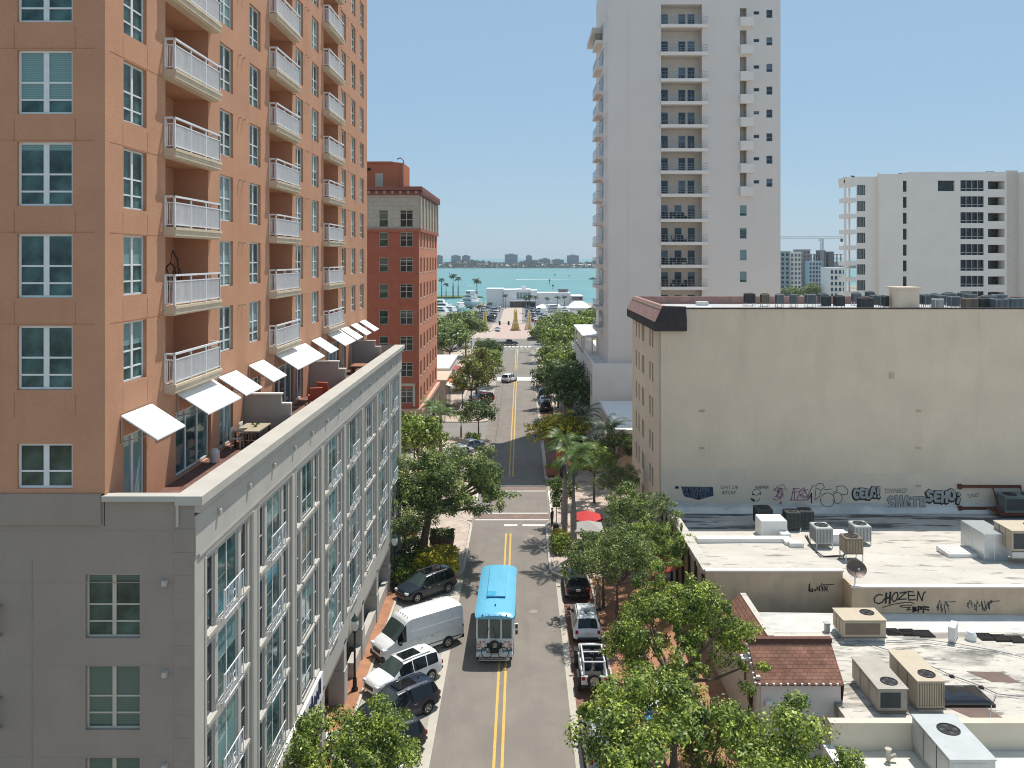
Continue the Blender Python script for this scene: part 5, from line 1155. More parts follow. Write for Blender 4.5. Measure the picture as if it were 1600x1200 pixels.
for y in range(13): srm.box(-1.0, y * .49, 0, -.98, y * .49 + .02, 1.05)
for x in range(3): srm.box(-1.0 + x * .45, .0, 0, -.98 + x * .45, .02, 1.05)
srm.box(-1.02, 0, 1.0, -.96, 6, 1.06).box(-1.0, -.01, 1.0, 0, .03, 1.06)
for z in (.25, .5, .75): srm.box(-1.01, 0, z, -.97, 6, z + .03).box(-1.0, -.01, z, 0, .02, z + .03)
srm_ = srm.mesh('railing', mat('rail_glass', (.34, .42, .46), .15, spec=.6).name)
window_mesh('slide', 5.2, 2.3, [1.7, 3.4], [], .07, 'steel_grey', 'glass_blue')
for i, z in enumerate(SZ):
    o = obj('side_balcony', sbm, wt, (XT, YT + 8, z), 0, True); obj('railing', srm_, o); add_window(wt, 'slide', (XT - .08, YT + 13.6, z + .05), R(-90), 'balcony_door')
# furniture on four of the tower balconies
fi = 0
for i in (8, 9, 10, 11):
    for dx, w_ in ((.35, .7), (1.55, .9), (3.0, .8)):
        t = thing('patio_chair', 'black patio chair, %s in line on the %s furnished tower balcony' % (('first', 'second', 'third')[fi % 3], ('topmost', 'second', 'third', 'lowest')[fi // 3]), 'chair', (nx0 + dx + .3, YT + .5, SZ[i]), R(20 * fi), 'black patio chairs on the white tower'); fi += 1
        MB().bbox(-w_ / 2, -.3, .35, w_ / 2, .3, .45, .03).build('seat', 'black_metal', t); MB().bbox(-w_ / 2, .22, .45, w_ / 2, .32, .95, .03).build('backrest', 'black_metal', t); MB().box(-w_ / 2, -.28, 0, -w_ / 2 + .06, .28, .35).box(w_ / 2 - .06, -.28, 0, w_ / 2, .28, .35).build('leg_frame', 'black_metal', t)
# podium of the tower
pd = thing('podium_building', 'white low podium with roof terrace and flat canopy at the foot of the white tower', 'building', (9.9, 115, 0))
w = MB(); facade(w, (9.9, 115, 0), (1, 0, 0), 28, 10.9, [])
hs = [(y, .3, y + 2.6, 4.2, .3, 1) for y in (1, 6, 11, 16, 21, 26, 31, 36)] + [(y, 6.0, y + 2.2, 9.2, .3, 1) for y in (22, 26, 30, 34, 37)]
facade(w, (9.9, 155, 0), (0, -1, 0), 40, 10.2, hs, 0, 0, 1)
w.face([(9.9, 155, 0), (38, 155, 0), (38, 155, 10.2), (9.9, 155, 10.2)]); w.box(9.9, 115.01, 10.2, 10.2, 133, 10.9); w.box(10.2, 115.01, 10.2, 38, 115.3, 10.9)
w.build('wall', ['white_wall', 'glass_dark'], pd, (0, 0, 0), 0, 0, True)
MB().box(10.2, 115.3, 9.9, 38, 155, 10.2).build('terrace', 'flashing_grey', pd, (0, 0, 0), 0, 0, True)
MB().box(9.8, 133, 12.75, 13.6, 155, 13.1).build('canopy', 'hvac_white', pd, (0, 0, 0), 0, 0, True)
po = MB()
for y in (133.2, 138, 143, 148, 154): po.box(9.95, y, 10.2, 10.2, y + .3, 12.75)
for x in (11.3, 12.4, 13.2): po.box(x, 133.2, 10.2, x + .22, 133.45, 12.75)
po.build('post', 'white_wall', pd, (0, 0, 0), 0, 0, True)
MB().box(10.3, 152, 10.2, 13, 152.1, 11.6).build('screen', 'hvac_white', pd, (0, 0, 0), 0, 0, True)
# low white roofed building between podium and beige building
lw = thing('restaurant_building', 'low pinkish building with white flat roof between beige building and white tower', 'building', (11, 95, 0))
MB().box(11, 94.5, 0, 32, 113, 5.6).build('wall', mat('pink_beige', (.52, .41, .34), .9, var=.06).name, lw, (0, 0, 0), 0, 0, True)
MB().box(10.7, 94.2, 5.6, 32.2, 113.2, 6.05).build('roof', 'hvac_white', lw, (0, 0, 0), 0, 0, True)
MB().box(10.96, 96, .2, 11, 99, 3.2).box(10.96, 101, .2, 11, 106, 3.2).build('shop_window', 'black_glass', lw, (0, 0, 0), 0, 0, True)
# ================================================================ WHITE SLAB BLOCK AT THE RIGHT
YS_ = 157.
hb = thing('slab_block', 'off white stepped apartment block with dark ribbon windows right of the white tower', 'building', (61, YS_, 0))
V_ = lambda v: CAM_H - (v - V0) * YS_ / FPX
X_ = lambda u: (u - U0) * YS_ / FPX
fl0 = [284, 309, 333.8, 358.6, 383.5, 408, 432.8, 457]
w = MB()
def seg(u0, u1, dy, vtop, hs, mi=0, deep=None):
    z0 = -.05; facade(w, (X_(u0), YS_ + dy, z0), (1, 0, 0), X_(u1) - X_(u0), V_(vtop) - z0, [(X_(a) - X_(u0), V_(b1) - z0, X_(b) - X_(u0), V_(b0) - z0, d, 1) for a, b, b0, b1, d in hs], mi, mi, 1)
seg(1338, 1353, 0, 276, [(1339.5, 1352, v + 5, v + 21, .35) for v in fl0])
seg(1353, 1370, 0, 276, []); seg(1370, 1407, -1.0, 272.5, []); seg(1407, 1415.5, -.62, 272, [(1408, 1414.5, v - 1, v + 16, .4) for v in fl0])
seg(1415.5, 1490, -.6, 269, [(1463, 1489, 282.5, 299, .4)]); seg(1490, 1570, -.6, 269, [(1498, 1534.5, v - 2, v + 15, .4) for v in fl0] + [(1541, 1567, v - 1, v + 12, 2.2) for v in fl0])
seg(1570, 1590, -.2, 266.5, [], 2); seg(1590, 1660, -2.0, 265.5, [])
for (u, a, b_) in ((1370, -1, 0), (1407, -1, -.62), (1415.5, -.6, -.62), (1570, -.6, -.2), (1590, -2, -.2)):
    w.face([(X_(u), YS_ + a, 0), (X_(u), YS_ + b_, 0), (X_(u), YS_ + b_, V_(270)), (X_(u), YS_ + a, V_(270))])
XSB = X_(1338) * 1.15
w.face([(X_(1338), YS_ + .1, V_(277)), (X_(1660), YS_ + .1, V_(277)), (X_(1660), YS_ + 22, V_(277)), (XSB, YS_ + 22, V_(277))]); w.face([(X_(1338), YS_, 0), (XSB, YS_ + 22, 0), (XSB, YS_ + 22, V_(277)), (X_(1338), YS_, V_(277))]); w.face([(XSB, YS_ + 22, 0), (X_(1660), YS_ + 22, 0), (X_(1660), YS_ + 22, V_(277)), (XSB, YS_ + 22, V_(277))])
w.build('wall', ['offwhite_wall', 'glass_dark', 'tower_niche'], hb, (0, 0, 0), 0, 0, True)
bl = MB()
for v in fl0 + [282]: bl.box(X_(1321), YS_ + .05, V_(v + 7), X_(1338) - .02, YS_ + 3.2, V_(v)) if v != 282 else bl.box(X_(1320), YS_, V_(286), X_(1338) - .02, YS_ + 3.3, V_(277))
bl.box(X_(1320), YS_ - .02, 0, X_(1322.5), YS_ + .5, V_(280)); bl.box(X_(1335.5), YS_ + 2.8, 0, X_(1338) - .03, YS_ + 3.1, V_(280))
bl.build('side_balcony', 'offwhite_wall', hb, (0, 0, 0), 0, 0, True)
ml = MB()
for v in fl0:
    for u in (1498, 1507, 1516, 1525, 1534): ml.box(X_(u) - .06, YS_ - .55, V_(v + 15), X_(u) + .06, YS_ - .45, V_(v - 2))
    ml.box(X_(1498), YS_ - .54, V_(v + 11.5), X_(1534.5), YS_ - .46, V_(v + 10.5))
    for u in (1342.5, 1345.5, 1349): ml.box(X_(u) - .07, YS_ + .05, V_(v + 21), X_(u) + .07, YS_ + .15, V_(v + 5))
ml.build('mullion', 'offwhite_wall' if False else 'steel_grey', hb, (0, 0, 0), 0, 0, True)
gp_ = MB()
for v in fl0: gp_.box(X_(1339.6), YS_ + .2, V_(v + 21), X_(1352), YS_ + .25, V_(v + 5))
gp_.build('window', 'glass_green', hb, (0, 0, 0), 0, 0, True)
an = MB()
for (u, v) in ((1322, 277), (1333, 275), (1334.5, 276), (1408, 271), (1416, 271), (1545, 268), (1552, 268)): an.box(X_(u) - .3, YS_ + .3, V_(v + 1), X_(u) + .3, YS_ + .5, V_(v - 1)); an.box(X_(u) - .05, YS_ + .3, V_(v + 8), X_(u) + .05, YS_ + .4, V_(v))
an.build('roof_bracket', 'steel_grey', hb, (0, 0, 0), 0, 0, True)
# ================================================================ VEHICLES
for nm, c in (('white', (.80, .80, .79)), ('navy', (.007, .012, .03)), ('charcoal', (.014, .014, .017)), ('black', (.010, .010, .012)), ('bluegrey', (.022, .032, .046)), ('silver', (.42, .43, .44)), ('red', (.30, .015, .02)), ('blue', (.03, .07, .17)), ('greyblue', (.16, .2, .26))):
    plain('paint_' + nm + '_car', c, .25, .0, .5, .35)
plain('car_glass', (.008, .011, .013), .04, 0, .45); plain('windscreen', (.05, .075, .07), .03, 0, .8); plain('tyre', (.018, .018, .018), .85); plain('alloy', (.55, .56, .58), .28, .9)
plain('lamp_clear', (.75, .77, .78), .08, 0, .8); plain('lamp_red', (.35, .01, .01), .15, 0, .6); plain('trim_black', (.02, .02, .02), .5); plain('chrome', (.7, .7, .7), .12, 1.); plain('plate', (.7, .7, .66), .5)
def lerp_tab(tab, x): return float(np.interp(x, [p[0] for p in tab], [p[1] for p in tab]))
def loft_car(p):
    """returns dict of MB parts: body, windscreen, rear_window, side_window"""
    L = p['L']; xs = set(np.linspace(-L / 2, L / 2, 40).round(4)); 
    for w in p['wheels']: xs |= {round(w + d, 4) for d in (-.46, -.42, -.36, -.28, -.18, -.08, 0, .08, .18, .28, .36, .42, .46)}
    for s in p['side'] + [p['ws'], p['rw']]: xs |= {s[0], s[1]}
    xs = sorted(x for x in xs if -L / 2 <= x <= L / 2); xs = [x for i, x in enumerate(xs) if i == 0 or x - xs[i - 1] > .012 or any(abs(x - e) < 1e-6 for s in p['side'] + [p['ws'], p['rw']] for e in s)]
    rings = []
    for x in xs:
        top, belt, hw = lerp_tab(p['top'], x), lerp_tab(p['belt'], x), lerp_tab(p['hw'], x)
        belt = min(belt, top - .03); cab = min(1, max(0, (top - belt) / (p['H'] - p['beltz'])))
        zb = lerp_tab(p['bot'], x)
        for w in p['wheels']:
            d = abs(x - w)
            if d < .44: zb = max(zb, .33 + math.sqrt(max(0, .44 ** 2 - d * d)) * .93)
        zb = min(zb, belt - .12)
        rw = hw * (.93 - (.93 - p['tumble']) * cab); ro = min(.10, (top - belt) * .6)
        z5 = top - ro * (.35 + .65 * cab)
        h = [(0, zb), (hw * .9, zb), (hw * .985, zb + .06), (hw, zb + (belt - zb) * .55), (hw * .975, belt), (rw, z5), (rw * .86, top - .018), (rw * .45, top + .004), (0, top + .01)]
        rings.append([(x, y, z) for y, z in h] + [(x, -y, z) for y, z in h[-2:0:-1]])
    P = {k: MB() for k in ('body', 'windscreen', 'rear_window', 'side_window', 'side_window_r')}
    n = len(rings[0])
    for i in range(len(rings) - 1):
        xm = (xs[i] + xs[i + 1]) / 2
        for j in range(n):
            j2 = (j + 1) % n; sgm = j if j < 8 else n - 1 - j
            q = [rings[i][j], rings[i + 1][j], rings[i + 1][j2], rings[i][j2]]; k = 'body'
            if sgm == 4 and any(a < xm < b for a, b in p['side']): k = 'side_window' if j < 8 else 'side_window_r'
            if sgm in (5, 6, 7) and p['ws'][0] < xm < p['ws'][1] and sgm != 5: k = 'windscreen'
            if sgm == 5 and p['ws'][0] < xm < p['ws'][1]: k = 'windscreen'
            if sgm in (6, 7) and p['rw'][0] < xm < p['rw'][1]: k = 'rear_window'
            P[k].face(q)
    P['body'].face(rings[0][::-1]); P['body'].face(rings[-1])
    for m in P.values():    # weld
        idx = {}; mp = []
        nv = []
        for v in m.v:
            key = tuple(round(c, 4) for c in v)
            if key not in idx: idx[key] = len(nv); nv.append(v)
            mp.append(idx[key])
        nf = []; nm = []
        for f, q in zip(m.f, m.m):
            g = []
            for a in f:
                if mp[a] not in g: g.append(mp[a])
            if len(g) > 2: nf.append(tuple(g)); nm.append(q)
        m.v, m.f, m.m = nv, nf, nm
    return P
def wheel_meshes(r=.36, w=.24, key='std', rim='alloy', spokes=5):
    if ('wh', key) in MESH: return MESH['wh', key]
    t = MB(); prof = [(r * .62, -w / 2), (r * .93, -w / 2), (r, -w / 2 + .04), (r, w / 2 - .04), (r * .93, w / 2), (r * .62, w / 2), (r * .6, 0)]
    rs_ = [[(q * math.cos(a), y, q * math.sin(a)) for a in (2 * math.pi * j / 24 for j in range(24))] for q, y in prof]; t.rings(rs_ + [rs_[0]], False)
    m = MB()
    for s in (1, -1):
        y = s * w * .42; m.face([(r * .18 * math.cos(a), y, r * .18 * math.sin(a)) for a in (2 * math.pi * j / 10 for j in range(10))])
        for k in range(spokes):
            a = 2 * math.pi * k / spokes; d = .26
            m.face([(r * .12 * math.cos(a - d), y, r * .12 * math.sin(a - d)), (r * .62 * math.cos(a - d * .55), y, r * .62 * math.sin(a - d * .55)), (r * .62 * math.cos(a + d * .55), y, r * .62 * math.sin(a + d * .55)), (r * .12 * math.cos(a + d), y, r * .12 * math.sin(a + d))])
        m.rings([[(q * math.cos(a), yy, q * math.sin(a)) for a in (2 * math.pi * j / 24 for j in range(24))] for q, yy in ((r * .64, y * 1.05), (r * .56, y), (r * .56, y * .3))], False)
    MESH['wh', key] = (t.mesh('wheel', 'tyre', 40), m.mesh('rim', rim)); return MESH['wh', key]
def lights(t, L, wf, wr, zf, zr_, hx=.0):
    for s in (1, -1):
        MB().bbox(L / 2 - .30, s * wf - .17, zf - .08, L / 2 - .03 + hx, s * wf + .17, zf + .07, .03).build('headlight', 'lamp_clear', t)
        MB().bbox(-L / 2 - .015, s * wr - .13, zr_ - .13, -L / 2 + .2, s * wr + .13, zr_ + .1, .03).build('tail_light', 'lamp_red', t)
def car(label, paint, loc, rz, spec='suv', group=None, sunroof=False, rails=True, name='parked_car', light_ws=True, mark=None):
    if spec == 'suv':
        L, W, H = 4.75, 1.92, 1.74
        p = dict(L=L, H=H, beltz=1.06, tumble=.72, wheels=(1.42, -1.42), ws=(.42, 1.18), rw=(-2.27, -1.98), side=[(-1.97, -1.18), (-1.13, -.2), (-.15, .78)],
                 top=[(-2.375, .85), (-2.33, 1.05), (-2.27, 1.12), (-1.98, 1.66), (-1.6, 1.71), (-.4, H), (.42, 1.67), (1.18, 1.13), (1.8, 1.04), (2.2, .92), (2.33, .80), (2.375, .62)],
                 belt=[(-2.375, .8), (-2.2, 1.06), (1.1, 1.02), (2.1, .86), (2.375, .55)], hw=[(-2.375, .72), (-2.25, .86), (-1.8, .945), (0, .96), (1.5, .95), (2.1, .86), (2.3, .72), (2.375, .60)], bot=[(-2.375, .45), (-2.1, .32), (0, .28), (2.1, .3), (2.375, .38)])
    elif spec == 'sedan':
        L, W, H = 4.7, 1.84, 1.42
        p = dict(L=L, H=H, beltz=.92, tumble=.70, wheels=(1.42, -1.38), ws=(.25, 1.05), rw=(-1.85, -1.05), side=[(-1.35, -.4), (-.3, .6)],
                 top=[(-2.35, .75), (-2.3, .9), (-1.85, 1.0), (-1.05, 1.33), (-.4, H), (.25, 1.36), (1.05, .97), (1.7, .89), (2.2, .76), (2.35, .55)],
                 belt=[(-2.35, .7), (-2.1, .9), (1., .90), (2.1, .74), (2.35, .5)], hw=[(-2.35, .66), (-2.15, .83), (-1.5, .91), (0, .92), (1.4, .9), (2.1, .8), (2.35, .55)], bot=[(-2.35, .4), (-2, .26), (0, .22), (2.1, .24), (2.35, .32)])
    elif spec == 'pickup':
        L, W, H = 5.6, 1.98, 1.85
        p = dict(L=L, H=H, beltz=1.12, tumble=.74, wheels=(1.75, -1.75), ws=(.75, 1.35), rw=(-.85, -.6), side=[(-.5, .1), (.2, .95)],
                 top=[(-2.8, 1.12), (-.9, 1.14), (-.85, 1.2), (-.6, 1.76), (0, H), (.75, 1.8), (1.35, 1.2), (2.2, 1.12), (2.65, 1.02), (2.8, .75)],
                 belt=[(-2.8, 1.08), (1.3, 1.1), (2.5, .98), (2.8, .6)], hw=[(-2.8, .93), (0, .98), (2.2, .96), (2.6, .88), (2.8, .72)], bot=[(-2.8, .5), (0, .42), (2.8, .45)])
    else:   # van
        L, W, H = 5.95, 2.05, 2.62
        p = dict(L=L, H=H, beltz=1.3, tumble=.885, wheels=(1.95, -1.75), ws=(1.42, 2.12), rw=(-9, -8.9), side=[(1.32, 1.95)],
                 top=[(-2.975, 2.4), (-2.93, 2.58), (-2.5, H), (.9, H), (1.25, 2.50), (1.42, 2.28), (2.12, 1.42), (2.5, 1.24), (2.85, 1.02), (2.975, .62)],
                 belt=[(-2.975, 1.28), (1.9, 1.25), (2.6, 1.0), (2.975, .5)], hw=[(-2.975, .96), (-2.8, 1.02), (1.8, 1.02), (2.5, .97), (2.85, .84), (2.975, .66)], bot=[(-2.975, .5), (-2.6, .38), (2.5, .34), (2.975, .4)])
    key = ('car', spec)
    if key not in MESH:
        P = loft_car(p); MESH[key] = P
    P = MESH[key]
    t = thing(name, label, 'van' if spec == 'van' else 'pickup' if spec == 'pickup' else 'car', loc, rz, group)
    for k, mt, sm in (('body', 'paint_%s_car' % paint, 38), ('windscreen', 'windscreen', 60), ('rear_window', 'car_glass', 60), ('side_window', 'car_glass', 60), ('side_window_r', 'car_glass', 60)):
        if not P[k].f: continue
        mk_ = (key, k, mt)
        if mk_ not in MESH: MESH[mk_] = P[k].mesh(k, mt, sm)
        obj(k.replace('_r', '') if k.startswith('side') else k, MESH[mk_], t)
    tm, rm2 = wheel_meshes(.36 if spec != 'pickup' else .4, .24, 'std' if spec != 'pickup' else 'big')
    for x in p['wheels']:
        for s in (1, -1):
            hw = lerp_tab(p['hw'], x); o = obj('wheel', tm, t, (x, s * (hw - .12), .36 if spec != 'pickup' else .4)); obj('rim', rm2, o)
    if spec == 'van': zf, zr_, wf, wr = 1.0, 1.2, .74, .88
    elif spec == 'sedan': zf, zr_, wf, wr = .66, .82, .58, .62
    elif spec == 'pickup': zf, zr_, wf, wr = .92, .95, .72, .82
    else: zf, zr_, wf, wr = .80, .93, .64, .72
    ck = ('carbits', spec)
    if ck not in MESH:
        b = {}
        b['headlight'] = MB().bbox(-.30, -.17, -.08, -.01, .17, .07, .03).mesh('headlight', 'lamp_clear'); b['tail_light'] = MB().bbox(.0, -.10, -.12, .14, .10, .08, .03).mesh('tail_light', 'lamp_red')
        b['mirror'] = MB().bbox(-.09, -.12, 0, .09, .12, .15, .03).box(-.02, -.16, .02, .02, .16, .06).mesh('mirror', 'trim_black')
        b['grille'] = MB().box(-.1, -.42, -.12, .0, .42, .1).mesh('grille', 'trim_black'); b['bumper'] = MB().bbox(-.12, -.70, -.07, .03, .70, .07, .04).mesh('bumper', 'trim_black')
        b['plate'] = MB().box(-.01, -.16, -.08, .015, .16, .08).mesh('number_plate', 'plate'); b['rail'] = MB().bbox(-1.25, -.02, 0, .75, .02, .05, .01).mesh('roof_rail', 'chrome'); b['handle'] = MB().bbox(-.1, -.02, -.015, .1, .02, .02, .008).mesh('door_handle', 'chrome')
        b['sun'] = MB().bbox(-.95, -.42, 0, .28, .42, .012, .04).mesh('sunroof', 'car_glass'); b['sill'] = MB().box(-1.05, -.02, -.06, 1.05, .02, .05).mesh('sill', 'trim_black'); b['fin'] = MB().prism_axis([(-.08, 0), (.08, 0), (-.05, .09)], -.015, .015, 'y').mesh('antenna', 'trim_black'); b['wiper'] = MB().tube([(0, -.5, 0), (-.12, .1, .07)], .012, 4).mesh('wiper', 'trim_black')
        MESH[ck] = b
    b = MESH[ck]
    for s in (1, -1):
        obj('headlight', b['headlight'], t, (L / 2 - .05, s * wf, zf)); obj('tail_light', b['tail_light'], t, (-L / 2 - .01, s * wr, zr_))
        mx_ = p['ws'][1] - .28; obj('mirror', b['mirror'], t, (mx_, s * (lerp_tab(p['hw'], mx_) + .11), lerp_tab(p['belt'], mx_) - .02))
        obj('sill', b['sill'], t, (0, s * (W / 2 - .025), .33))
        for hx in (-.55, .35): obj('door_handle', b['handle'], t, (hx, s * (W / 2 + .0), lerp_tab(p['belt'], 0) - .14))
        if rails and spec == 'suv': obj('roof_rail', b['rail'], t, (-.3, s * .60, H - .045))
    obj('grille', b['grille'], t, (L / 2 + .006 - (.0 if spec != 'van' else .02), 0, zf - .16)); obj('bumper', b['bumper'], t, (-L / 2 + .01, 0, .52)); obj('bumper', b['bumper'], t, (L / 2 - .06, 0, .45))
    obj('number_plate', b['plate'], t, (-L / 2 - .01, 0, .86 if spec != 'van' else 1.0)); 
    if sunroof: obj('sunroof', b['sun'], t, (-.05, 0, H - .002))
    if spec != 'van': obj('antenna', b['fin'], t, (-1.35 if spec == 'suv' else -.7, 0, lerp_tab(p['top'], -1.35 if spec == 'suv' else -.7) + .005))
    if spec == 'van':
        MB().bbox(2.55, -.86, .36, 2.99, .86, .66, .08).build('front_bumper', 'trim_black', t); MB().box(-2.98, -1.0, .4, -2.4, 1.0, .62).build('rear_trim', 'trim_black', t)
        for q in range(5): MB().bbox(1.0, -.62 + q * .3, 2.57, 1.1, -.55 + q * .3, 2.63, .01).build('marker_light', 'lamp_red' if False else 'chrome', t)
        for s in (1, -1):
            for z in (.62, 1.18, 1.75): MB().box(-2.7, s * 1.018, z, 1.1, s * 1.028, z + .05).build('side_moulding', 'paint_white_car' if z > 1 else 'trim_black', t)
    return t
HD = lambda dx, dy: math.atan2(dy, dx)
h45 = HD(-.74, -.67)
car('white high roof cargo van angle parked by the arcade', 'white', (-6.75, 54.15, 0), HD(-.80, -.60), 'van', None, name='cargo_van')
car('white SUV with dark sunroof between the white van and the navy SUV', 'white', (-7.05, 49.75, 0), h45, 'suv', None, True)
car('navy blue SUV with glass roof next to the white SUV', 'navy', (-6.85, 46.2, 0), h45, 'suv', None, True)
car('charcoal SUV partly behind the near left street tree', 'charcoal', (-7.15, 42.2, 0), h45, 'suv', None)
car('black sedan hidden behind the white cargo van', 'black', (-6.95, 57.9, 0), h45, 'sedan')
car('dark blue grey SUV parked in front of the yellow hedge', 'bluegrey', (-7.2, 63.1, 0), h45, 'suv', None, True)
car('black SUV in the brick parking lane under the cafe trees', 'black', (4.25, 64.0, 0), R(90), 'suv')
ws_ = car('white SUV in the brick parking lane with squiggle mark on its roof', 'white', (4.4, 57.0, 0), R(90), 'suv')
sq = MB()
for L_ in ([(-.25, .15), (-.1, .3), (.1, .25), (.12, .05), (-.05, -.0), (-.2, .1)], [(.0, -.05), (.15, -.2), (.0, -.35), (-.2, -.3), (-.25, -.1)], [(-.4, .0), (-.3, .12)]):
    m2 = MB(); stroke(m2, L_, .05); sq.add(m2, Matrix.Translation((-.9, 0, 1.735)) @ Matrix(((0, 0, 0, 0), (0, 0, 0, 0), (0, 0, 0, 0), (0, 0, 0, 1))) if False else Matrix(((0, 0, 1, -1.1), (1, 0, 0, 0), (0, 0, 0, 1.75), (0, 0, 0, 1))) @ Matrix.Identity(4))
sq = MB()
for L_ in ([(-.25, .15), (-.1, .3), (.1, .25), (.12, .05), (-.05, -.0), (-.2, .1)], [(.0, -.05), (.15, -.2), (.0, -.35), (-.2, -.3), (-.25, -.1)]):
    for a, b_ in zip(L_[:-1], L_[1:]): sq.tube([(-1.15 + a[1], a[0], 1.742), (-1.15 + b_[1], b_[0], 1.742)], .022, 4)
sq.build('roof_marking', 'graffiti_black', ws_)
car('silver grey car at the bottom of the parking lane under tree leaves', 'silver', (4.15, 42.9, 0), R(90), 'suv', None, rails=True)
for k, (y, pn) in enumerate(((139.5, 'black'), (146, 'greyblue'), (152.5, 'black'))):
    car('%s car in the far right parking lane, %s of three beyond the golden tree' % ({'black': 'black', 'greyblue': 'grey blue'}[pn], ('nearest', 'middle', 'farthest')[k]), pn, (4.1, y, 0), R(90), 'suv' if k != 1 else 'sedan', 'cars in the far right parking lane')
car('red SUV angle parked left under the far trees', 'red', (-6.9, 146.5, 0), h45, 'suv'); car('dark car angle parked just in front of the red SUV', 'black', (-7.4, 142, 0), h45, 'sedan')
car('white car angle parked behind the red SUV', 'white', (-7.3, 151, 0), h45, 'sedan')
car('blue grey sedan with bright roof angle parked by the small island tree', 'greyblue', (-7.0, 110.5, 0), h45, 'sedan'); car('pale car parked left of the blue grey sedan', 'silver', (-8.2, 106.6, 0), h45, 'sedan')
car('white SUV turning at the second crossing far up the street', 'white', (-2.4, 171.5, 0), R(66), 'suv', name='moving_car')
car('dark grey pickup crossing the far junction', 'charcoal', (-3.6, 243, 0), R(2), 'pickup', name='moving_pickup'); car('red car behind the dark grey pickup', 'red', (-8.3, 245, 0), R(0), 'sedan', name='moving_car')
car('black SUV waiting at the right of the far junction', 'black', (4.2, 257, 0), R(190), 'suv', name='moving_car'); car('white car at the right corner of the far junction', 'white', (11, 283, 0), R(170), 'sedan', name='moving_car')
car('white car facing the far junction between the signal heads', 'silver', (-8.2, 290, 0), R(-90), 'sedan', name='moving_car')
# car park rows, too small to show parts
rr = random.Random(5)
pm_ = {}
for pn in ('white', 'silver', 'black', 'navy', 'blue', 'red', 'charcoal'):
    m = MB(); P = MESH['car', 'suv'] if pn in ('white', 'black', 'silver') else MESH['car', 'sedan']
    for k, mi in (('body', 0), ('windscreen', 1), ('rear_window', 1), ('side_window', 1), ('side_window_r', 1)): m.add(P[k], Matrix.Identity(4), mi)
    for x in (-1.4, 1.4):
        for s in (-1, 1): m.rings([[(x + .34 * math.cos(a), s * y, .34 + .34 * math.sin(a)) for a in (2 * math.pi * j / 10 for j in range(10))] for y in (.66, .88)], True, 2)
    pm_[pn] = m.mesh('parked_car', ['paint_%s_car' % pn, 'car_glass', 'tyre'], 38)
ci = {}
for side, (x0, x1) in (('left', (-17.5, -12.3)), ('right', (4.2, 9.0))):
    for col, x in enumerate((x0, x1)):
        for r_i in range(8):
            pn = rr.choice(['white', 'white', 'silver', 'black', 'navy', 'blue', 'charcoal', 'silver'] if not (side == 'right' and col == 0 and r_i == 0) else ['red'])
            o = obj('parked_car', pm_[pn], None, (x + rr.uniform(-.3, .3), 330 + r_i * 11.5, 0), R(rr.choice((0, 180)) + rr.uniform(-4, 4)))
            tag(o, '%s car, %s row of the waterfront car park, %s from the street' % ({'charcoal': 'dark grey'}.get(pn, pn), ('outer ' if (side == 'left') == (col == 0) else 'inner ') + side, NUMW[r_i]), 'car', 'cars in the waterfront car park')

# ---------------------------------------------------------------- trolley bus
plain('bus_blue', (.145, .47, .67), .3, 0, .5, .5); plain('bus_dark_blue', (.02, .16, .36), .35); plain('bus_white', (.78, .78, .76), .3, 0, .5, .4); plain('bus_coral', (.62, .22, .17), .4); plain('bus_teal', (.02, .2, .3), .4)
tr = thing('trolley_bus', 'white trolley bus with light blue roof driving down the street', 'bus', (-1.62, 56.4, 0), R(-90.6))   # local +x is forward
b = MB(); hw = 1.17
def brow(x, w, z0, z1): return [(x, -w, z0), (x, w, z0), (x, w, z1), (x, -w, z1)]
b.rings([brow(-4.2, hw, .55, 2.85), brow(3.55, hw, .55, 2.85)], True)
b.face([(3.55, -hw, .55), (3.55, hw, .55), (4.05, hw * .97, .5), (4.05, -hw * .97, .5)]); b.rings([[(3.55, -hw, .55), (3.55, hw, .55), (3.55, hw, 1.6), (3.55, -hw, 1.6)], [(4.02, -hw * .96, .5), (4.02, hw * .96, .5), (4.0, hw * .96, 1.5), (4.0, -hw * .96, 1.5)]], True)
for y in (-hw, -.42, .36, hw - .1): b.prism_axis([(3.56, 1.55), (3.98, 1.5), (3.72, 2.8), (3.56, 2.8)], y, y + .1, 'y')
b.build('body', 'bus_white', tr)
for nm_, (y0, y1) in (('left', (-1.05, -.46)), ('mid', (-.36, .32)), ('right', (.42, 1.06))):
    MB().face([(3.95, y0, 1.54), (3.95, y1, 1.54), (3.70, y1, 2.78), (3.70, y0, 2.78)]).build('windscreen', 'windscreen', tr)
sw = MB(); rwm = MB().box(-.42, -.01, 0, .42, .01, .85).mesh('side_window', 'car_glass')
for s in (1, -1):
    for k in range(7): obj('side_window', rwm, tr, (-3.6 + k * 1.0, s * (hw + .004), 1.65))
MB().box(3.0, -hw - .012, .6, 3.5, -hw, 2.6).build('door', 'car_glass', tr)
rf = MB(); secs = []
for x, f, dz in ((-4.35, .93, -.12), (-4.2, 1.0, 0), (3.6, 1.0, 0), (3.9, .98, -.05), (4.08, .90, -.16)):
    w_ = 1.27 * f; secs.append([(x, -w_, 2.82 + min(0, dz * .3)), (x, w_, 2.82 + min(0, dz * .3)), (x, w_, 2.93 + dz * .5), (x, w_ * .8, 3.07 + dz), (x, w_ * .4, 3.14 + dz), (x, 0, 3.16 + dz), (x, -w_ * .4, 3.14 + dz), (x, -w_ * .8, 3.07 + dz), (x, -w_, 2.93 + dz * .5)])
rf.rings(secs, True); rf.build('roof', 'bus_blue', tr, None, 0, 30)
MB().bbox(-3.4, -.62, 3.05, 1.7, .62, 3.27, .02).build('roof_monitor', 'bus_blue', tr)
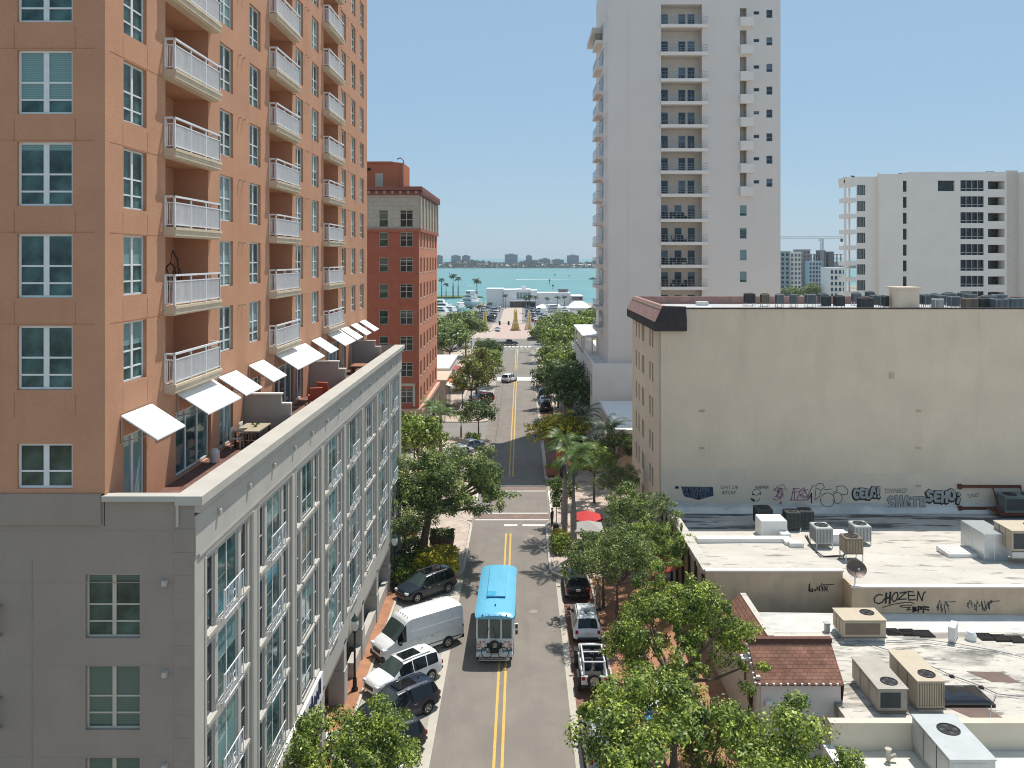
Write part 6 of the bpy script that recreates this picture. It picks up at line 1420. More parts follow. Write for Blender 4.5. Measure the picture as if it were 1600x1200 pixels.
MB().box(1.702, -.6, 3.1, 1.72, .6, 3.26).build('monitor_front_shade', 'bus_dark_blue', tr); MB().bbox(.9, -.6, 3.271, 1.65, -.05, 3.29, .02).build('hatch', plain('bus_mid_blue', (.05, .36, .55), .35).name, tr); MB().box(2.9, -.04, 3.14, 3.02, .04, 3.26).build('beacon', 'trim_black', tr)  # dark blue plate paints the shade on the monitor's front end
for y in (-.75, -.35, 0, .35, .75): MB().box(3.95, y - .05, 2.96, 4.04, y + .05, 3.04).build('marker_light', 'bus_dark_blue', tr)
tm, rm2 = wheel_meshes(.46, .3, 'bus', 'steel_grey', 6)
for x in (2.6, -2.6):
    for s in (1, -1): o = obj('wheel', tm, tr, (x, s * (hw - .13), .46)); obj('rim', rm2, o)
for s in (1, -1):
    MB().tube([(4.0, s * .72, 1.15), (4.06, s * .72, 1.15)], [.15, .15], 14).build('headlight', 'lamp_clear', tr)
    fl_ = MB(); 
    for k in range(7): a = k * .9; fl_.face([(4.03, s * .8, 1.12), (4.032, s * .8 + .34 * math.cos(a), 1.12 + .3 * math.sin(a)), (4.032, s * .8 + .3 * math.cos(a + .45), 1.12 + .26 * math.sin(a + .45))])
    fl_.build('flower_decal', 'bus_coral', tr)
    MB().box(4.0, s * .40 - .08, .95, 4.05, s * .40 + .08, 1.25).build('air_intake', 'trim_black', tr)
    if s < 0: continue
    ml_ = MB(); ml_.box(3.7, s * 1.2, 2.3, 3.75, s * 1.45, 2.34).bbox(3.72, s * 1.38 - .1, 1.7, 3.85, s * 1.38 + .1, 2.4, .02); ml_.build('mirror', 'hvac_white', tr); MB().box(3.851, s * 1.38 - .07, 2.12, 3.86, s * 1.38 + .07, 2.36).box(3.851, s * 1.38 - .07, 1.76, 3.86, s * 1.38 + .07, 1.98).build('mirror_glass', 'black_glass', tr)
wv = MB()
for y0, y1, z0, z1 in ((-1.12, -.5, .86, .96), (.5, 1.12, .86, .98)): wv.face([(4.03, y0, .72), (4.03, y1, .74), (4.03, y1, z1), (4.03, (y0 + y1) / 2, z0 - .06), (4.03, y0, z0)])
wv.box(-4.2, -hw - .005, .58, 3.5, hw + .005, .9); wv.build('wave_decal', 'bus_teal', tr)
MB().bbox(3.95, -1.16, .45, 4.18, 1.16, .66, .05).build('bumper', 'bus_white', tr); MB().box(3.6, -1.1, .25, 4.1, 1.1, .45).build('skirt', 'trim_black', tr)
MB().torus((4.1, 0, 1.12), .27, .075, 'x', 18, 6).build('bell_ring', 'trim_black', tr); MB().tube([(4.02, 0, 1.12), (4.12, 0, 1.12)], [.12, .1], 12).build('badge', 'chrome', tr); MB().box(4.02, -.28, .72, 4.2, .28, .95).build('grille', 'trim_black', tr)
for y, a in ((-.62, .25), (.1, -.2)): MB().tube([(3.98, y, 1.5), (3.86, y + a, 2.15)], .018, 5).build('wiper', 'trim_black', tr)
rk = MB(); rk.box(4.19, -.95, .52, 4.75, -.9, .56).box(4.19, .9, .52, 4.75, .95, .56).box(4.72, -.95, .5, 4.78, .95, .56).box(4.45, -.95, .5, 4.5, .95, .55); rk.build('bike_rack', 'steel_grey', tr)
bi = thing('bicycle', 'black bicycle carried on the front rack of the trolley bus', 'bicycle', (-1.62, 51.85, .56), R(0))
for x in (-.52, .52):
    o = MB().torus((x, 0, .34), .33, .025, 'y', 22, 5).build('wheel', 'tyre', bi); sp_ = MB()
    for k in range(8): sp_.tube([(x, 0, .34), (x + .32 * math.cos(k * .785), 0, .34 + .32 * math.sin(k * .785))], .005, 3)
    sp_.build('spoke', 'chrome', o)
f_ = MB()
for q in (((-.52, 0, .34), (-.1, 0, .33)), ((-.1, 0, .33), (-.2, 0, .82)), ((-.2, 0, .75), (.38, 0, .74)), ((-.1, 0, .33), (.38, 0, .70)), ((-.52, 0, .34), (-.2, 0, .75)), ((.38, 0, .86), (.52, 0, .34))): f_.tube(list(q), .022, 6)
f_.build('frame', 'black_metal', bi); MB().bbox(-.32, -.07, .82, -.08, .07, .88, .02).build('saddle', 'trim_black', bi); MB().tube([(.32, -.26, .93), (.38, 0, .9), (.32, .26, .93)], .015, 6).build('handlebar', 'black_metal', bi)

# ---------------------------------------------------------------- open topped jeep style 4x4
jp = thing('off_road_car', 'white open top off road car with roll cage and rear spare wheel', 'car', (4.3, 50.55, 0), R(90))
b = MB(); b.bbox(-2.1, -.78, .62, 1.0, .78, 1.12, .04); b.bbox(1.0, -.68, .62, 2.1, .68, 1.16, .05)
b.build('body', 'paint_white_car', jp)
MB().box(-1.95, -.66, 1.121, .82, .66, 1.13).build('cabin_floor', 'trim_black', jp)
for s in (1, -1):
    for x in (1.45, -1.4): MB().prism_axis([(x - .62, .62), (x - .5, .98), (x + .5, .98), (x + .62, .62), (x + .55, .62), (x + .4, .9), (x - .4, .9), (x - .55, .62)], s * .72, s * .98, 'y').build('fender', 'trim_black', jp)
    MB().box(-2.12, s * .66 - .1, .9, -2.08, s * .66 + .1, 1.1).build('tail_light', 'lamp_red', jp); MB().tube([(2.1, s * .45, .95), (2.14, s * .45, .95)], .13, 12).build('headlight', 'lamp_clear', jp)
    MB().bbox(.62, s * .95 - .1, 1.15, .74, s * .95 + .1, 1.35, .02).build('mirror', 'trim_black', jp)
tm, rm2 = wheel_meshes(.41, .28, 'jeep', 'alloy', 5)
for x in (1.45, -1.4):
    for s in (1, -1): o = obj('wheel', tm, jp, (x, s * .83, .41)); obj('rim', rm2, o)
o = obj('spare_wheel', tm, jp, (-2.3, .05, 1.0), R(90)); obj('rim', rm2, o)
MB().box(.62, -.72, 1.12, .70, .72, 1.2).box(.42, -.72, 1.75, .50, .72, 1.82).prism_axis([(.62, 1.2), (.70, 1.2), (.50, 1.76), (.42, 1.76)], -.72, -.65, 'y').prism_axis([(.62, 1.2), (.70, 1.2), (.50, 1.76), (.42, 1.76)], .65, .72, 'y').build('windscreen_frame', 'paint_white_car', jp)
MB().face([(.66, -.65, 1.2), (.66, .65, 1.2), (.46, .65, 1.76), (.46, -.65, 1.76)]).build('windscreen', 'windscreen', jp)
rc_ = MB()
for s in (1, -1): rc_.tube([(.46, s * .62, 1.78), (-.5, s * .62, 1.82), (-1.7, s * .62, 1.78), (-2.0, s * .64, 1.15)], .05, 7).tube([(-.5, s * .62, 1.8), (-.5, s * .64, 1.12)], .05, 7)
rc_.tube([(-.5, -.62, 1.81), (-.5, .62, 1.81)], .05, 7).tube([(-1.7, -.62, 1.78), (-1.7, .62, 1.78)], .05, 7); rc_.build('roll_cage', 'paint_white_car', jp)
for x in (.1, -.95):
    for s in (1, -1): MB().bbox(x - .25, s * .36 - .25, 1.13, x + .25, s * .36 + .25, 1.35, .05).bbox(x - .32, s * .36 - .25, 1.3, x - .2, s * .36 + .25, 1.8, .03).build('seat', plain('jeep_seat', (.03, .035, .05), .8).name if 'jeep_seat' not in M else 'jeep_seat', jp)
MB().bbox(-2.2, -.8, .48, -2.1, .8, .62, .03).build('bumper', 'trim_black', jp); MB().bbox(2.1, -.8, .5, 2.25, .8, .66, .03).build('bumper', 'trim_black', jp); MB().box(-2.13, -.72, .72, -2.1, -.42, .86).build('number_plate', 'plate', jp)
# ================================================================ TREES AND PLANTS
def quads_mesh(name, V, mtl):
    """V: (N,4,3) array"""
    n = len(V); me = bpy.data.meshes.new(name); me.vertices.add(n * 4); me.vertices.foreach_set('co', V.reshape(-1).astype(np.float32))
    me.loops.add(n * 4); me.loops.foreach_set('vertex_index', np.arange(n * 4, dtype=np.int32)); me.polygons.add(n)
    me.polygons.foreach_set('loop_start', np.arange(0, n * 4, 4, dtype=np.int32)); me.polygons.foreach_set('loop_total', np.full(n, 4, dtype=np.int32))
    me.materials.append(M[mtl]); me.update(calc_edges=True); return me
def leaf_quads(c, nrm, size, rg, aspect=.55):
    n = len(c); nrm = nrm / np.linalg.norm(nrm, axis=1, keepdims=True); r = rg.normal(size=(n, 3)); t = np.cross(nrm, r); t /= np.linalg.norm(t, axis=1, keepdims=True) + 1e-9; b = np.cross(nrm, t)
    s = size * rg.uniform(.6, 1.35, (n, 1)); L = t * s * .5; B = b * s * aspect * .5; bend = nrm * s * .12
    return np.stack([c - L, c + B + bend * .6, c + L - bend, c - B + bend * .6], 1)
def crown_points(clumps, per, rg, flat=.75):
    P = []; N = []
    for (cx, cy, cz, r) in clumps:
        n = int(per * (r ** 2)); d = rg.normal(size=(n, 3)); d /= np.linalg.norm(d, axis=1, keepdims=True)
        rad = r * np.clip(rg.normal(.82, .2, (n, 1)), .15, 1.25); q = d * rad * (1 + .35 * rg.normal(size=(1, 3))); q[:, 2] *= flat
        P.append(q + np.array([cx, cy, cz])); N.append(d * .9 + np.array([0, 0, .55]) + rg.normal(size=(n, 3)) * .55)
    return np.concatenate(P), np.concatenate(N)
def tree_meshes(key, seed, R_, RZ, CZ, nclump, cr, per, lsize, leaf, trunk_r=.22, lean=(0, 0), branches=8, bare=0., hollow=.45):
    rg = np.random.default_rng(seed); cl = []; tries = 0
    while len(cl) < nclump and tries < 9000:
        tries += 1; d = rg.normal(size=3); d /= np.linalg.norm(d); k = rg.uniform(hollow, 1.0) ** .6
        lob = 1 + .20 * math.sin(3 * math.atan2(d[1], d[0]) + seed) + .14 * math.sin(5 * math.atan2(d[1], d[0]) + 2.1 * seed) + .1 * math.sin(4 * d[2] + seed)
        p = np.array([d[0] * R_ * k * lob + lean[0], d[1] * R_ * k * lob + lean[1], CZ + d[2] * RZ * k * lob])
        if d[2] < -.55: continue
        r = cr * rg.uniform(.65, 1.35)
        if all(np.linalg.norm(p - np.array(c[:3])) > .45 * (r + c[3]) * .62 for c in cl): cl.append((*p, r))
    P, N = crown_points(cl, per, rg); crown = quads_mesh('crown', leaf_quads(P, N, lsize, rg), leaf)
    t = MB(); ts = CZ - RZ * .75; rr_ = random.Random(seed)
    t.tube([(0, 0, -.05), (.03, 0, .25), (lean[0] * .12, lean[1] * .12, ts * .5), (lean[0] * .3, lean[1] * .3, ts)], [trunk_r * 1.5, trunk_r * 1.05, trunk_r * .9, trunk_r * .8], 9)
    fork = Vector((lean[0] * .3, lean[1] * .3, ts))
    idx = sorted(range(len(cl)), key=lambda i: rr_.random())[:branches]
    for i in idx:
        e = Vector(cl[i][:3]); m1 = fork.lerp(e, .4) + Vector((rr_.uniform(-.2, .2), rr_.uniform(-.2, .2), -.12 * RZ)); m2 = fork.lerp(e, .75) + Vector((rr_.uniform(-.2, .2), rr_.uniform(-.2, .2), 0))
        t.tube([fork - Vector((0, 0, .2)), m1, m2, e], [trunk_r * .6, trunk_r * .4, trunk_r * .22, trunk_r * .07], 6)
        for q in range(2):
            e2 = e + Vector((rr_.uniform(-1, 1), rr_.uniform(-1, 1), rr_.uniform(0, .8))) * cr; t.tube([m2, m2.lerp(e2, .6), e2], [trunk_r * .16, trunk_r * .1, trunk_r * .03], 5)
    MESH[key] = (t.mesh('trunk', 'bark', 60), crown); return MESH[key]
def tree(key, label, loc, rz=0, s=1., group=None, name='street_tree', sz=None):
    tm_, cm_ = MESH[key]; t = thing(name, label, 'tree', loc, rz, group); t.scale = (s, s, sz or s)
    obj('trunk', tm_, t); obj('crown', cm_, t); return t
tree_meshes('near_bright', 3, 3.7, 2.6, 6.5, 110, .56, 1050, .152, 'leaf_bright', .2, (.2, .1), 14)
tree_meshes('near_bright_b', 12, 4.3, 2.5, 6.6, 140, .58, 1050, .152, 'leaf_bright', .2, (0, 0), 14)
tree_meshes('near_mix', 7, 2.8, 2.3, 5.7, 90, .5, 1080, .144, 'leaf_mix', .16, (0, 0), 10)
tree_meshes('big_oak', 23, 4.8, 2.4, 6.5, 165, .66, 630, .192, 'leaf_oak', .36, (2.6, .2), 18)
tree_meshes('airy_oak', 31, 3.2, 2.4, 5.9, 88, .55, 495, .168, 'leaf_oak', .16, (0, 0), 14)
tree_meshes('small_dark', 41, 2.2, 1.7, 4.2, 24, .75, 200, .27, 'leaf_dark', .12, (0, 0), 8)
tree_meshes('far_oak', 52, 4.3, 3.0, 6.8, 50, 1.25, 60, .55, 'leaf_oak', .25, (0, 0), 10)
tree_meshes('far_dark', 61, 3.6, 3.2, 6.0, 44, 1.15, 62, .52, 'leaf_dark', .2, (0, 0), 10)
tree_meshes('far_mix', 66, 3.6, 2.9, 5.8, 44, 1.15, 62, .52, 'leaf_mix', .2, (0, 0), 10)
tree_meshes('far_olive', 71, 3.2, 2.9, 5.6, 34, 1.0, 75, .45, 'leaf_olive', .18, (0, 0), 14)
tree_meshes('gold_tree', 83, 3.0, 1.9, 4.9, 34, 1.0, 110, .38, 'leaf_gold', .18, (0, 0), 8)
tree_meshes('gold_under', 85, 2.9, 1.7, 4.2, 30, 1.0, 90, .36, 'leaf_dark', .18, (0, 0), 4)
# near and middle street trees
tree('near_bright', 'bright green street tree in front of the brown mansard shop', (7.6, 41.5, .1), R(20), .93, sz=.98)
tree('near_bright_b', 'large bright green tree filling the bottom edge beside the street', (6.3, 31.2, .1), R(80), 1.0, sz=.97)
tree('near_bright_b', 'bright green tree in front of the lower right flat roof', (9.9, 32.0, .1), R(210), .66, sz=.72)
tree('near_mix', 'slim leafy young tree over the near flat roof parapet', (12.95, 32.5, .1), R(60), .5, sz=.72)
tree('near_mix', 'dense green tree in front of the arcade at the bottom left', (-6.9, 32.9, .1), R(140), .9, sz=.94)
tree('big_oak', 'large spreading oak reaching over the street at the corner of the grey block', (-8.3, 69.3, .1), R(0), 1.0, name='oak_tree')
tree('airy_oak', 'second slimmer oak trunk left of the large spreading oak', (-9.35, 67.0, .1), R(100), .78, name='oak_tree')
tree('airy_oak', 'oak with visible branches over the red cafe awning', (6.5, 56.2, .1), R(30), .84, name='oak_tree')
tree('airy_oak', 'olive green oak above the red umbrella', (9.0, 64.3, .1), R(200), .84, name='oak_tree', sz=.9)
tree('near_mix', 'green tree in front of the ribbed tan wall', (9.6, 59.5, .1), R(250), .8)
tree('small_dark', 'small dark tree over the black SUV', (5.95, 60.2, .1), R(10), .95); tree('small_dark', 'small dark tree at the crosswalk beside the palms', (3.9, 79.3, .1), R(60), .62, sz=.8)
tree('near_mix', 'feathery tree behind the royal palms on the right plaza', (7.6, 86.5, .1), R(300), .82, sz=.78)
tree('airy_oak', 'small branching tree right of the feathery plaza tree', (9.6, 80.5, .1), R(120), .62, sz=.62); tree('small_dark', 'dark round tree against the beige building side wall', (10.6, 93.5, .1), R(200), 1.05)
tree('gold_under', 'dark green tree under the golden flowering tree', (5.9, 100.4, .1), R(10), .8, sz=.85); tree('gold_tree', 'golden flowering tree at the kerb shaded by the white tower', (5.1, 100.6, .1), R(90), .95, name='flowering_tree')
tree('small_dark', 'small round tree on the left island by the blue grey sedan', (-5.95, 116.6, .1), R(40), 1.02, sz=.95)
grpL = 'trees along the far left pavement'; grpR = 'trees along the far right pavement'
LT = [('far_olive', 'olive tree with bare stems nearest on the far left pavement', -8.3, 139, 1.0), ('far_olive', 'taller olive tree behind the bare stemmed one', -8.0, 149, 1.08), ('far_mix', 'dense tree leaning over the street beyond the two olive trees', -6.6, 165, .8), ('far_dark', 'dark round tree at the second crossing, left side', -7.2, 190, .72), ('far_oak', 'wide oak beside the brick building end', -15.6, 182, 1.1), ('far_oak', 'wide oak in front of the left golden obelisks', -14.2, 214, 1.05), ('far_dark', 'dark tree behind the wide oaks, left side', -17.5, 236, 1.1), ('far_oak', 'oak nearest the far junction, left side', -9.6, 208, .5), ('far_dark', 'dark clump of oak at the marina end, left side', -21.5, 268, .8), ('far_mix', 'bright green tree at the marina car park edge, left side', -18, 300, .7), ('far_oak', 'oak hidden low behind the brick building corner', -19.5, 205, 1.1)]
for key, lab, x, y, s in LT: tree(key, lab, (x, y, .1), R(y * 7), s, grpL)
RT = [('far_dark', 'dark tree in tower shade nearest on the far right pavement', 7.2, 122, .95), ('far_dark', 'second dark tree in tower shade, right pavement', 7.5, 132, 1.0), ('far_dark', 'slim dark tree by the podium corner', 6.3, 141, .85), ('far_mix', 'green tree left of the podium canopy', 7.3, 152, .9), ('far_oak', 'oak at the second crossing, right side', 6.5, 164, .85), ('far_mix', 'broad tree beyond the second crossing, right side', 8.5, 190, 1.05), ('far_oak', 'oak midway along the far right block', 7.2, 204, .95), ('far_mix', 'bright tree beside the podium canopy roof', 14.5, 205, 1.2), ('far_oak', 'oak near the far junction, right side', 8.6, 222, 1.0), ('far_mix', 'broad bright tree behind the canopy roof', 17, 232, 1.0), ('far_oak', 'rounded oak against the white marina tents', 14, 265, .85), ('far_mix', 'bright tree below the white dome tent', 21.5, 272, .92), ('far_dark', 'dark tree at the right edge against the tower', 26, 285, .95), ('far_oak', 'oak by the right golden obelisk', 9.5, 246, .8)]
for key, lab, x, y, s in RT: tree(key, lab, (x, y, .1), R(y * 11), s, grpR)
# palms
def palm_meshes(key, seed, trunk_h, nf, fl, leaf, tr=.2, shaft=True, nl=26, droop=1.0, lw=.07):
    rg = np.random.default_rng(seed); Q = []
    for k in range(nf):
        az = 2 * math.pi * k / nf * 1.0 + rg.uniform(-.25, .25) + (k % 3) * .4; el = rg.uniform(.1, 1.25); L = fl * rg.uniform(.8, 1.1); pos = np.array([0, 0, trunk_h + (1.0 if shaft else .1)]); n = nl; dirz = el
        hd = np.array([math.cos(az), math.sin(az), 0]); sd_ = np.array([-math.sin(az), math.cos(az), 0]); prev = pos
        for i in range(n):
            f = i / (n - 1); d = hd * math.cos(dirz) + np.array([0, 0, 1]) * math.sin(dirz); nx_ = prev + d * L / n; up = np.cross(sd_, d); up /= np.linalg.norm(up)
            w = .022 * (1 - f) + .006; Q.append([prev - sd_ * w, prev + sd_ * w, nx_ + sd_ * w, nx_ - sd_ * w])
            if f > .12:
                ll = fl * .24 * math.sin(math.pi * min(1, .18 + f * .8)) * rg.uniform(.85, 1.1)
                for s in (-1, 1):
                    tip = prev + sd_ * s * ll * .80 + d * ll * .5 - np.array([0, 0, 1]) * ll * rg.uniform(.18, .5); mid = (prev + tip) / 2 + up * ll * .08
                    Q.append([prev - d * lw * .3, mid - d * lw, tip, mid + d * lw])
            prev = nx_; dirz -= droop * (1.9 / n) * (.5 + f)
    t = MB(); H_ = trunk_h
    t.tube([(0, 0, -.05), (.02, 0, .3), (0, .02, H_ * .5), (.02, 0, H_)], [tr * 1.35, tr * 1.1, tr * 1.05, tr * .8], 10)
    s_ = None
    if shaft: s_ = MB().tube([(.02, 0, H_ - .02), (.02, 0, H_ + .5), (.01, 0, H_ + 1.05)], [tr * .85, tr * .75, tr * .35], 9).mesh('crownshaft', plain('shaft_green', (.13, .2, .06), .5).name if 'shaft_green' not in M else 'shaft_green', 60)
    MESH[key] = (t.mesh('trunk', 'bark_palm', 60), quads_mesh('fronds', np.array(Q), leaf), s_)
def palm(key, label, loc, rz=0, s=1., group=None, sz=None):
    a, b_, c_ = MESH[key]; t = thing('palm_tree', label, 'palm', loc, rz, group); t.scale = (s, s, sz or s); obj('trunk', a, t); obj('fronds', b_, t)
    if c_: obj('crownshaft', c_, t)
    return t
palm_meshes('royal', 5, 7.6, 17, 2.9, 'leaf_palm', .25, droop=.95, nl=44, lw=.03); palm_meshes('royal_dark', 9, 5.2, 14, 2.9, 'leaf_palm_dark', .2, droop=.95, nl=42, lw=.03)
palm_meshes('cabbage', 15, 4.2, 22, 1.5, 'leaf_palm_dark', .17, False, 10, 1.2, .1); palm_meshes('date', 19, 3.0, 16, 2.3, 'leaf_palm', .14, True, 16)
palm('royal', 'tall royal palm with pale trunk at the right kerb bulb', (4.45, 70.4, .12), R(30)); palm('royal', 'royal palm just behind the tall one, its trunk to the left', (4.05, 76.6, .12), R(200), .97)
palm('royal_dark', 'royal palm with long fronds before the pinkish restaurant', (10.0, 93.3, .1), R(70), 1.25, sz=1.0); palm('royal_dark', 'palm partly cut off by the beige building side wall', (15.2, 92.6, .1), R(160), 1.1, sz=1.12)
palm('royal_dark', 'palm among the golden flowering tree and the restaurant', (7.4, 99.4, .1), R(10), 1.1, sz=1.05); palm('royal', 'palm in tower shade on the far right pavement', (6.6, 127, .1), R(95), .9, sz=.95)
PL = [(-9.6, 99.5, 'royal', 'palm before the brick building base, leftmost'), (-10.9, 104, 'royal', 'palm with long drooping fronds before the brick building base'), (-8.5, 118.0, 'date', 'palm beside the orange awning')]
for x, y, k, lab in PL: palm(k, lab, (x, y, .1), R(y * 9), .92, 'palms by the brick building', sz=.8)
tree('far_mix', 'bushy green tree between the palms and the large oak', (-11.8, 95.5, .1), R(50), .78, sz=.8); tree('far_mix', 'bushy tree at the foot of the brick building', (-13.2, 103, .1), R(150), .62, sz=.62)
for k, (u, v, Y, s, lab) in enumerate(((697, 465, 520, 1.25, 'leftmost palm on the grass island'), (708, 444, 560, 1.8, 'tallest palm on the grass island'), (716, 447, 562, 1.55, 'palm right of the tallest island palm'), (690, 452, 555, 1.5, 'palm at the brick building edge of the grass island'), (745, 452, 470, 1.7, 'palm beside the big white yacht'))):
    palm('cabbage', lab, ((u - U0) * Y / FPX, Y, -.7), R(70 * k), s * 1.5, 'palms by the marina', sz=s * 1.75)
for k, (x, y, s, lab) in enumerate(((-19.5, 318, 1.5, 'dark palm in front of the white yacht'), (-15.8, 316, 1.6, 'yellow green palm between the left obelisks'), (-13, 350, 1.4, 'palm at the left rear of the car park'), (3.4, 340, 2.1, 'tall palm right of the right obelisk base'), (2.5, 385, 1.7, 'palm before the marina entrance'), (7, 400, 1.5, 'palm right of the marina entrance'), (12.5, 396, 1.4, 'dark palm against the long marina wall'), (17.5, 398, 1.5, 'palm in the middle of the long marina wall'), (21, 402, 1.5, 'last palm along the long marina wall'), (-7.8, 416, 1.5, 'palm left of the marina entrance'))):
    palm('cabbage', lab, (x, y, 0), R(50 * k), s, 'palms around the waterfront car park')
# hedges and bushes
def bush_mesh(key, seed, sx, sy, sz, n, ls, leaf):
    rg = np.random.default_rng(seed); P = rg.uniform(-1, 1, (n, 3)); k = np.abs(P).max(1, keepdims=True); P = P / np.maximum(k, .3) * rg.uniform(.72, 1.02, (n, 1))
    P = P * np.array([sx / 2, sy / 2, sz / 2]) + rg.normal(size=(n, 3)) * .09 + np.array([0, 0, sz / 2]); P[:, 2] = np.abs(P[:, 2]); N = rg.normal(size=(n, 3)) * .7 + np.array([0, 0, .7]); MESH[key] = quads_mesh('foliage', leaf_quads(P, N, ls, rg, .5), leaf)
def bush(key, label, loc, rz=0, s=1., group=None, name='shrub'):
    o = obj(name, MESH[key], None, loc, rz); o.scale = (s, s, s); return tag(o, label, 'shrub', group)
bush_mesh('hedge_gold', 4, 3.3, 4.3, 1.5, 3200, .3, 'leaf_gold'); bush_mesh('bush_dark', 6, 2.4, 2.4, 1.5, 1500, .32, 'leaf_dark'); bush_mesh('bush_mix', 8, 1.8, 1.8, 1.3, 900, .3, 'leaf_mix'); bush_mesh('bush_gold', 10, 1.3, 1.3, .9, 500, .26, 'leaf_gold')
bush('hedge_gold', 'yellow green clipped hedge beside the dark blue grey SUV', (-6.9, 67.3, .1), 0, 1., None, 'hedge')
for k, (kk, x, y, lab) in enumerate((('bush_dark', -9.3, 70.3, 'dark bush at the corner of the grey block'), ('bush_mix', -9.5, 66.5, 'mixed green bush left of the yellow hedge'), ('bush_mix', -9.5, 64.6, 'leafy bush right beside the last arcade column'), ('bush_gold', -8.9, 65.4, 'yellow leaved plant among the bushes near the last column'), ('bush_gold', 3.55, 73.9, 'yellow shrub at the foot of the rear royal palm'), ('bush_mix', 3.6, 71.9, 'green shrub at the foot of the front royal palm'), ('bush_gold', 10.9, 82.0, 'yellow shrub at the corner of the beige side wall'), ('bush_mix', -6.6, 113.8, 'low bush on the left island'))):
    bush(kk, lab, (x, y, .1), R(37 * k), 1. if kk != 'bush_gold' else 1.1, 'shrubs on the pavements')
def planter(label, loc, w, d, h, mtl, leaf, rz=0, ls=1.):
    t = thing('planter', label, 'planter', loc, rz); b = MB(); b.rings([[(sx * w / 2 * f, sy * d / 2 * f, z) for sx, sy in ((-1, -1), (1, -1), (1, 1), (-1, 1))] for f, z in ((.85, 0), (1, h), (.9, h), (.88, h - .08))], True); b.build('box', mtl, t)
    o = obj('plant', MESH[leaf], t, (0, 0, h * .8)); o.scale = (w / 1.6 * ls, d / 1.6 * ls, .55); return t
plain('planter_red', (.30, .035, .02), .5); plain('planter_terracotta', (.40, .16, .10), .7); plain('planter_brown', (.07, .04, .035), .6)
planter('dark red planter with lime green top under the grey canopy', (6.4, 72.2, .13), 2.0, 1.0, .95, 'planter_red', 'bush_mix', R(15), .8)
planter('terracotta planter with yellow plants at the far corner of the crosswalk', (3.75, 97.5, .13), 1.8, 1.2, .8, 'planter_terracotta', 'bush_gold')
planter('dark brown box planter with a thin shrub behind the yellow hedge', (-6.9, 72.8, .13), 2.2, .9, 1.0, 'planter_brown', 'bush_dark', 0, .6)
t = planter('round terracotta bowl with clipped bush by the large oak', (-10.9, 75.5, .13), 2.4, 2.2, .7, 'planter_terracotta', 'bush_dark', R(20), .9)
# ================================================================ STREET FURNITURE, CAFE, PEOPLE
def lamp(label, loc, rz=0, banner=False, group=None):
    t = thing('street_lamp', label, 'street lamp', loc, rz, group)
    MB().lathe([(.2, 0), (.2, .12), (.13, .2), (.12, .7), (.07, .8), (.055, 3.3), (.09, 3.35), (.12, 3.5)], 12).build('post', 'black_metal', t)
    MB().lathe([(.10, 3.5), (.2, 3.65), (.235, 3.85), (.2, 4.1), (.12, 4.22)], 14).build('globe', plain('globe', (.70, .70, .62), .25).name if 'globe' not in M else 'globe', t, None, 0, 50)
    MB().lathe([(.2, 4.1), (.215, 4.14), (.13, 4.3), (.05, 4.4), (.02, 4.52)], 14).build('cap', 'dark_green_metal', t)
    if banner:
        for s in (1, -1): MB().box(.06 * s, -.012, 2.1, .58 * s, .012, 3.2).build('banner', plain('banner_orange', (.72, .24, .05), .7).name if 'banner_orange' not in M else 'banner_orange', t); MB().box(.04 * s, -.015, 3.2, .6 * s, .015, 3.24).build('banner_arm', 'black_metal', t)
        em = MB()
        for s in (1, -1):
            for k in range(5): a = k * 1.257; em.face([(.32 * s, -.014, 2.7), (.32 * s + .16 * math.cos(a), -.014, 2.7 + .2 * math.sin(a)), (.32 * s + .14 * math.cos(a + .7), -.014, 2.7 + .16 * math.sin(a + .7))])
        em.build('emblem', 'rust', t)
    return t
lamp('street lamp with green cap and pale globe beside the arcade columns', (-9.75, 48.8, .14)); bx_ = MB().bbox(-.3, -.2, 2.35, .0, .2, 2.65, .03).build('speaker_box', 'black_metal', bpy.data.objects['street_lamp'])
lamp('street lamp at the crosswalk with two orange banners', (4.6, 95.8, .13), R(20), True); lamp('street lamp with orange banners right of the royal palm crown', (5.9, 93.5, .03), R(-20), True)
lamp('street lamp at the end of the arcade before the bushes', (-9.6, 63.2, .14)); lamp('street lamp on the far left pavement by the red SUV', (-9.9, 140.5, .13)); lamp('street lamp standing on the right plaza under the feathery tree', (8.6, 76.0, .13))
for k, (x, y) in enumerate(((-11.2, 196), (-12.5, 210), (10.5, 210))): lamp('far street lamp among the trees, %s' % ('left side before the wide oak', 'left side behind the wide oak', 'right side')[k], (x, y, .13))
def umbrella(label, loc, w, h, mtl, square=True):
    t = thing('parasol', label, 'umbrella', loc); MB().tube([(0, 0, 0), (0, 0, h)], .03, 7).lathe([(.3, 0), (.28, .06)], 12).build('pole', 'steel_grey', t)
    n = 4 if square else 8; a0 = math.pi / n; pts = [(w * math.cos(a0 + 2 * math.pi * k / n), w * math.sin(a0 + 2 * math.pi * k / n)) for k in range(n)]
    c = MB(); 
    for k in range(n):
        a, b_ = pts[k], pts[(k + 1) % n]; c.face([(a[0], a[1], h - .45), (b_[0], b_[1], h - .45), (0, 0, h + .1)]); c.face([(a[0], a[1], h - .45), (b_[0], b_[1], h - .45), (b_[0] * .99, b_[1] * .99, h - .63), (a[0] * .99, a[1] * .99, h - .63)])
    c.build('canopy', mtl, t); return t
plain('canvas_red', (.55, .035, .035), .8); plain('canvas_grey', (.38, .36, .33), .85); plain('canvas_orange', (.66, .14, .03), .8)
